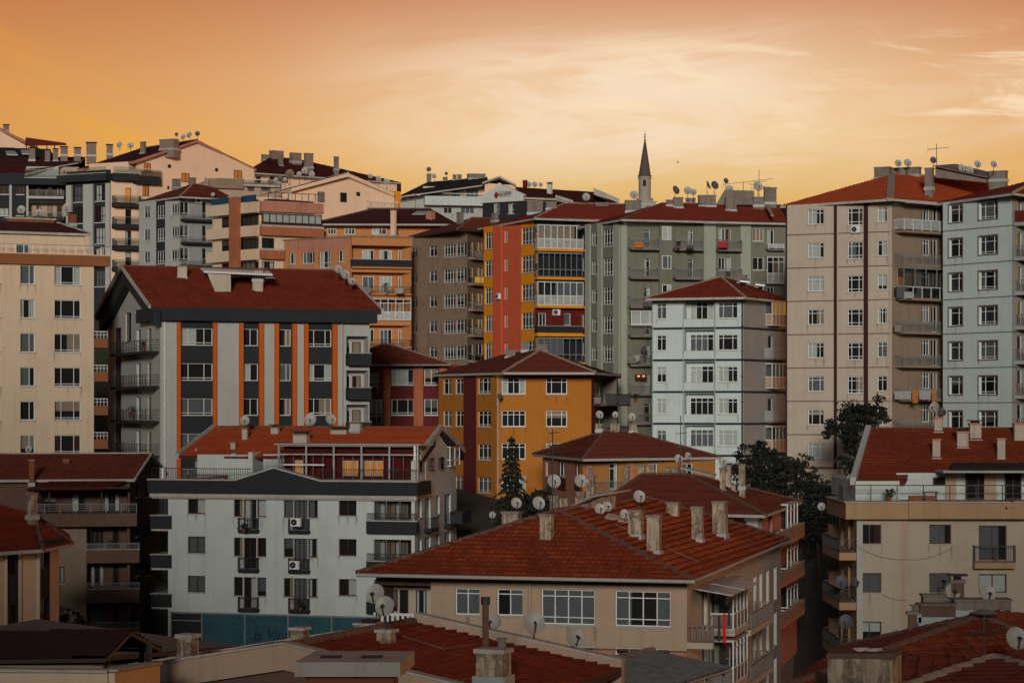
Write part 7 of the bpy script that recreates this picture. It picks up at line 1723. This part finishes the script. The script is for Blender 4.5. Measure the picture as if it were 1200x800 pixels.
d(1096, 479, 6.2, 152.6, 'tilted dish on the tallest chimney of the cream house', -35, 22, leg=.35); d(1104, 484, 4.6, 153.5, 'grey dish behind the tallest chimney of the cream house', 20, 22, m='dishd')
d(998, 563, 6, 148, 'dish on the orange flank beside the terrace railing', -10, 22, leg=.8); d(963, 595, 4.2, 158, 'dish hanging over the dark street', -10, 22, leg=.5)
d(987, 684, 8, 141.6, 'big grey dish on the left flank balcony of the cream house', -15, 22, leg=.6, m='dishd'); d(1000.5, 684, 6.5, 142.6, 'black dish next to the big grey one on the flank', 40, 22, leg=.6, m='dishd')
d(992, 731, 9, 141, 'large dark dish low on the left flank of the cream house', -15, 22, leg=.6, m='dishd')
d(1100, 684, 5.8, 80.5, 'black dish in front of the middle window at the right', 30, 22, leg=.35, m='dishd'); d(1116, 696, 5.6, 80, 'white dish below that window', 10, 22, leg=.35); d(1157, 698.5, 6.4, 78.2, 'white dish in front of the right-hand window', 10, 22, leg=.3)
d(1190.5, 752, 13.5, 66, 'big pale dish at the right edge above the near roof', 10, 22, leg=.7)
d(585.5, 465.5, 3.6, 213, 'grey dish on the ochre wall below the first window', 30, 22, leg=.3, m='dishd'); d(577, 604.5, 3.4, 190, 'small dish low by the dark conifer', 0, 22, leg=.4)
d(823 - 76, 422, 4.8, 241, 'dish on a lower balcony of the sage block', -30, 22, leg=.3); d(754, 412, 4.6, 241.5, 'black dish behind it on the sage block balcony', 30, 22, m='dishd', leg=.3)
d(64.5 - 31, 527.5, 4.2, 187, 'little dish behind the brown tiled ridge at left', 0, 22, leg=.5)

# ================================================================== antennas
antenna(647.5, 640, 503, 121.5, 'very tall thin antenna mast beside the plaster chimney', ((.80, 1.1, 10, 6), (.86, .8, 60, 5), (.97, .5, 0, 3)))
antenna(797.5, 560, 487, 170, 'antenna mast standing in front of the white banded block', ((.72, .7, 20, 5), (.5, .5, 100, 4)))
antenna(1097.5, 197, 168.5, 216.5, 'yagi antenna with a long boom above the tall beige block', ((.80, 1.9, 8, 10),))
antenna(889.5, 236, 199, 251.5, 'crossed antennas at the right of the sage block roof', ((.5, 1.9, 200, 8), (.62, 1.5, 30, 7), (.42, 2.0, 10, 6)))
antenna(871, 224, 213, 251.5, 'low antenna rail on the lift hut of the sage block', ((.95, 5.2, 3, 4),))
antenna(1153, 815, 722, 64, 'rusty mast at the right in front of the dark tiled roof', ((.8, .9, 10, 4),))
antenna(487, 248, 225, 384, 'pole before the white terraced house', ((.9, .6, 0, 3),)); antenna(696, 226, 220, 376, 'short spike antenna behind the dark red roof', ((.8, .3, 0, 2),))

# ================================================================== air conditioners, washing, furniture
ac_unit(WHITE, 0, 351.5, 611, 'air conditioner on the top balconet of the white block', w=.75, off=.55); ac_unit(WHITE, 0, 350, 661, 'air conditioner on the second balconet of the white block', w=.7, off=.55)
cloth(845.5, 853, 719, 753, 116.0, 'skin_red', 'long bright red towel drying at the side balcony', 'towel', .9, 'towel'); cloth(840, 846, 721, 751, 116.2, 'cloth_d', 'dark garment hung beside the red towel', 'garment', .9); cloth(831.5, 837.5, 722, 747, 115.4, 'cloth_g', 'grey cloth hung at the near end of the washing line', 'garment', .9); cloth(852, 857, 715, 732, 117.4, 'cloth_d', 'short dark garment behind the red towel', 'garment', .9)
cloth(1069, 1076, 457, 472, 204.6, 'cloth_o', 'orange cloth at the middle of the shaded balcony washing', 'laundry_cloth'); cloth(1092, 1097, 457, 473, 205, 'cloth_o', 'orange cloth at the right end of the shaded balcony washing', 'laundry_cloth'); cloth(1048, 1068, 458, 468, 204.5, 'cloth_g', 'grey washing on the shaded balcony', 'laundry_cloth'); cloth(1077, 1091, 457, 468, 204.7, 'cloth_g', 'pale washing between the two orange cloths', 'laundry_cloth')
def armchair(px, py, D, m, label):
    r = tag(empty('armchair', P(px, py, D)), label, 'armchair'); c = P(px, py, D)
    part('seat', r, lambda q: q.box((c.x - .38, c.y - .3, c.z), (c.x + .38, c.y + .3, c.z + .35), m)); part('backrest', r, lambda q: q.box((c.x - .38, c.y + .3, c.z), (c.x + .38, c.y + .42, c.z + .7), m))
    for s_ in (-.46, .38): part('armrest', r, lambda q: q.box((c.x + s_, c.y - .3, c.z), (c.x + s_ + .08, c.y + .3, c.z + .5), m))
armchair(748, 290.5, 241.2, 'cloth_o', 'orange armchair on the top left balcony of the sage block'); armchair(847, 290.5, 242.6, 'chair_red', 'red chair on the top balcony right of the pier')
def tank(px, py, D, label):
    r = tag(empty('metal_drum', P(px, py, D)), label, 'drum'); c = P(px, py, D); part('drum', r, lambda q: (q.tube(c, c + Vector((0, 0, .75)), .27, 'sheet', n=20), q.tube(c + Vector((0, 0, .25)), c + Vector((0, 0, .28)), .285, 'grey', n=20), q.tube(c + Vector((0, 0, .5)), c + Vector((0, 0, .53)), .285, 'grey', n=20)))
    part('lid', r, lambda q: q.tube(c + Vector((0, 0, .75)), c + Vector((0, 0, .79)), .29, 'grey', n=20))
tank(191, 560, 177.3, 'shiny metal drum at the left end of the white block terrace')
def table(px, py, D, label):
    r = tag(empty('terrace_table', P(px, py, D)), label, 'table'); c = P(px, py, D); part('table_top', r, lambda q: q.box((c.x - .45, c.y - .3, c.z + .68), (c.x + .45, c.y + .3, c.z + .72), 'wood'))
    for sx in (-.38, .34):
        for sy in (-.25, .21): part('leg', r, lambda q: q.box((c.x + sx, c.y + sy, c.z), (c.x + sx + .05, c.y + sy + .05, c.z + .68), 'wood'))
table(1090, 590, 142.6, 'small table on the terrace of the cream house at right')
def bench(px, py, D, label):
    r = tag(empty('terrace_bench', P(px, py, D)), label, 'bench'); c = P(px, py, D)
    part('seat', r, lambda q: q.box((c.x - 1.5, c.y - .25, c.z + .25), (c.x + 1.5, c.y + .25, c.z + .34), 'brick'))
    for sx in (-1.4, 1.3): part('leg', r, lambda q: q.box((c.x + sx, c.y - .2, c.z), (c.x + sx + .1, c.y + .2, c.z + .25), 'brick'))
bench(242, 561.5, 177.6, 'long low brown bench on the white block terrace')
r = tag(empty('wall_lamp', P(751, 437, 243)), 'twin wall lamp glowing on the back wall of a sage block balcony', 'lamp'); c = P(751, 441.5, 241.6)
part('plate', r, lambda q: q.box((c.x - .6, c.y, c.z - .3), (c.x + .6, c.y + .1, c.z + .25), 'dkred'))
for s_ in (-.35, .15): part('bulb', r, lambda q: q.box((c.x + s_, c.y - .1, c.z), (c.x + s_ + .25, c.y, c.z + .15), 'lamp'))

# bird
r = tag(empty('bird', P(794.5, 190, 300)), 'tiny dark bird in the sky right of the minaret', 'bird'); mb = MB(); c = P(794.5, 190, 300)
mb.tube(c - Vector((.14, 0, .02)), c + Vector((.12, 0, .02)), .035, 'bracket', .03, n=6); mb.face([c + Vector((-.08, 0, 0)), c + Vector((.08, 0, 0)), c + Vector((.03, .15, .16)), c + Vector((-.03, .16, .16))], 'bracket'); mb.face([c + Vector((-.08, 0, 0)), c + Vector((-.03, -.15, -.14)), c + Vector((.03, -.15, -.14)), c + Vector((.08, 0, 0))], 'bracket'); o = obj('body', mb, r)

# ================================================================== trees
conifer('cedar_tree', 600, 190, -16, 511, 2.5, 'dark pointed conifer in front of the ochre block')
broadleaf('tree', 632, 196, -15, [(628, 592, 1.3, 0), (640, 583, 1.0, 1), (622, 606, 1.3, -1)], 'small dark tree right of the conifer', n=300, s=.2, seed=5)
broadleaf('tree', 1003, 193, -11, [(985, 497, 1.2, 0), (1002, 487, 1.4, .5), (1020, 479, 1.3, 0), (1034, 482, .8, 0), (974, 505, .7, -.5), (1000, 508, 1.2, -1), (1016, 496, 1.1, 1), (1002, 526, 1.0, 0), (997, 545, 1.2, 0)], 'tall dark tree with a spreading crown before the tall beige block', leaf='leaf2', n=420, s=.19, seed=11)
broadleaf('tree', 893, 193, -14, [(867, 545, 1.0, 0), (882, 535, 1.1, 0), (895, 527, .8, 0), (905, 546, 1.4, .5), (880, 556, 1.5, -.5), (918, 556, 1.1, 0), (900, 564, 1.6, 0)], 'broad dark bush behind the slim chimneys', leaf='leaf2', n=420, s=.19, seed=12)
broadleaf('tree', 935, 192, -14, [(927, 541, 1.0, 0), (938, 547, 1.1, 0), (946, 560, 1.3, .5), (930, 566, 1.7, 0), (950, 574, 1.4, 0)], 'lighter bush below the corner of the tall beige block', n=340, s=.17, seed=13)
broadleaf('tree', 955, 188, -15, [(945, 588, 1.9, 0), (962, 582, 1.6, 0), (973, 574, 1.4, .5), (955, 604, 1.9, -.5), (975, 596, 1.5, 0), (960, 622, 1.8, 0)], 'dark undergrowth tree at the head of the street', leaf='leaf2', n=380, s=.2, seed=14)
broadleaf('shrub', 80, 148, -19, [(76, 728, .7, 0), (84, 726, .7, 0), (92, 730, .7, .3)], 'small shrub between the cream and brown houses', 'shrub', n=220, s=.14, trunk=.06, seed=15)

# ================================================================== clutter seen on the walls and balconies
TALL, SGE, VER, HIL = [bb for bb in BL if 'tall pinkish' in bb.root['label']][0], [bb for bb in BL if 'sage green' in bb.root['label']][0], [bb for bb in BL if 'vermilion' in bb.root['label']][0], [bb for bb in BL if 'charcoal window strip' in bb.root['label']][0]
ac_unit(TALL, 0, 1004, 269, 'air conditioner under the top middle window of the tall beige block', w=.8); ac_unit(VER, 1, 651, 366, 'air conditioner on the dark red open balcony of the vermilion block', w=.8, off=.0)
ac_unit(HIL, 1, 232, 235.5, 'air conditioner high on the pale grey hill block', w=.8); ac_unit(VER, 0, 586, 347, 'small air conditioner beside the red downpipe', w=.55); ac_unit(HOUSE, 0, 475 + 35, 682, 'air conditioner under the eaves of the beige house', w=.8) if False else None
def cable(pts, label, r=.018, m='bracket', sag=0):
    mb = MB(); q = []
    for (a, b_) in zip(pts, pts[1:]):
        for j in range(8): t = j / 8; v = a.lerp(b_, t); v.z -= sag * 4 * t * (1 - t); q.append(v)
    q.append(pts[-1])
    for a, b_ in zip(q, q[1:]): mb.tube(a, b_, r, m, n=4, caps=False)
    return tag(obj('cable', mb), label, 'cable')
def onroof(bb, px, py, dz=.09): D = bb.hit(px, py); v = P(px, py, D); v.z += dz; return v
cable([onroof(HOUSE, 722, 617), onroof(HOUSE, 758, 630), onroof(HOUSE, 790, 648), onroof(HOUSE, 820, 660)], 'pale cable running down the right slope of the big tiled roof', m='conc')
cable([onroof(LOW, 470, 748), onroof(LOW, 520, 764), onroof(LOW, 560, 757)], 'thin cable lying across the low dark red roof', m='conc', r=.012)
f = CREAM.fac[1]
cable([f.W(f.u(1004), f.z(1004, 640), .06), f.W(f.u(1062), f.z(1062, 655), .08), f.W(f.u(1116), f.z(1116, 641), .06)], 'sagging cable across the cream house wall', sag=.25, r=.014)
cable([f.W(f.u(1033), f.z(1033, 696), .06), f.W(f.u(1062), f.z(1062, 703), .08)], 'short sagging cable below the second window of the cream house', sag=.1, r=.014)
def pot(c, label, h=.35, seed=1):
    rng = random.Random(seed); r = tag(empty('potted_plant', c), label, 'potted plant', 'potted plants on balconies')
    part('pot', r, lambda q: q.tube(c, c + Vector((0, 0, h * .8)), h * .32, 'brick', h * .45, n=12))
    part('foliage', r, lambda q: [leafcard(q, c + Vector((rng.gauss(0, h * .45), rng.gauss(0, h * .45), h * rng.uniform(.8, 2.0))), .10, rng, 'leaf') for _ in range(90)])
for i, (x, y, D, h, l) in enumerate(((168, 410.5, 206.2, .4, 'plant on the top dark balcony of the pilaster block flank'), (155, 490, 209.5, .5, 'plant on the third dark balcony of the pilaster block flank'), (452, 342, 272.3, .5, 'plant on the middle orange terrace'), (795, 291, 241.0, .35, 'plant on the second top balcony of the sage block'), (1183, 604, 142.4, .45, 'plant on the right part of the cream house terrace'), (1042, 586.5, 142.4, .35, 'plant near the left end of the cream house terrace'), (286, 623, 174.4, .3, 'plant on the first balconet of the white block'), (352, 715.5, 173.5, .3, 'plant on the lowest balconet of the white block'), (745, 472, 214.5, .4, 'plant on the ochre block side balcony'), (130, 645, 177.8, .4, 'plant on the middle brown terrace'))): pot(P(x, y, D), l, h, i)
def crate(c, label, m, s=(.5, .35, .4)):
    r = tag(empty('storage_box', c), label, 'box', 'boxes stored on balconies'); part('box', r, lambda q: q.box((c.x - s[0] / 2, c.y - s[1] / 2, c.z), (c.x + s[0] / 2, c.y + s[1] / 2, c.z + s[2]), m)); part('lid', r, lambda q: q.box((c.x - s[0] / 2 - .02, c.y - s[1] / 2 - .02, c.z + s[2]), (c.x + s[0] / 2 + .02, c.y + s[1] / 2 + .02, c.z + s[2] + .05), 'grey'))
for x, y, D, m_, s_, l in ((1056, 349.5, 204.9, 'bracket', (.8, .4, 1.0), 'tall dark cupboard on the second balcony of the tall beige block'), (1064, 349.5, 204.8, 'cloth_g', (.7, .4, .5), 'grey box beside the dark cupboard'), (1052, 389, 204.9, 'conc', (.6, .4, .5), 'pale box behind the glass balustrade of the tall block'), (809, 291, 240.9, 'bracket', (.7, .35, .35), 'black box on the second top balcony of the sage block'), (430, 343.5, 272.4, 'conc', (.8, .4, .6), 'white box on the middle orange terrace'), (468, 343.5, 272.6, 'cloth_g', (.9, .4, .5), 'grey box on the middle orange terrace'), (145, 646, 178, 'conc', (.5, .4, .4), 'pale box on the middle brown terrace'), (762, 359.3, 241, 'bracket', (1.4, .4, .5), 'dark heap on the third left balcony of the sage block'), (740, 425.5, 241.2, 'conc', (.8, .5, .55), 'pale tub on the lower left balcony of the sage block'), (700, 473, 214, 'conc', (.6, .4, .5), 'white tub on the ochre block side balcony')): crate(P(x, y, D), l, m_, s_)
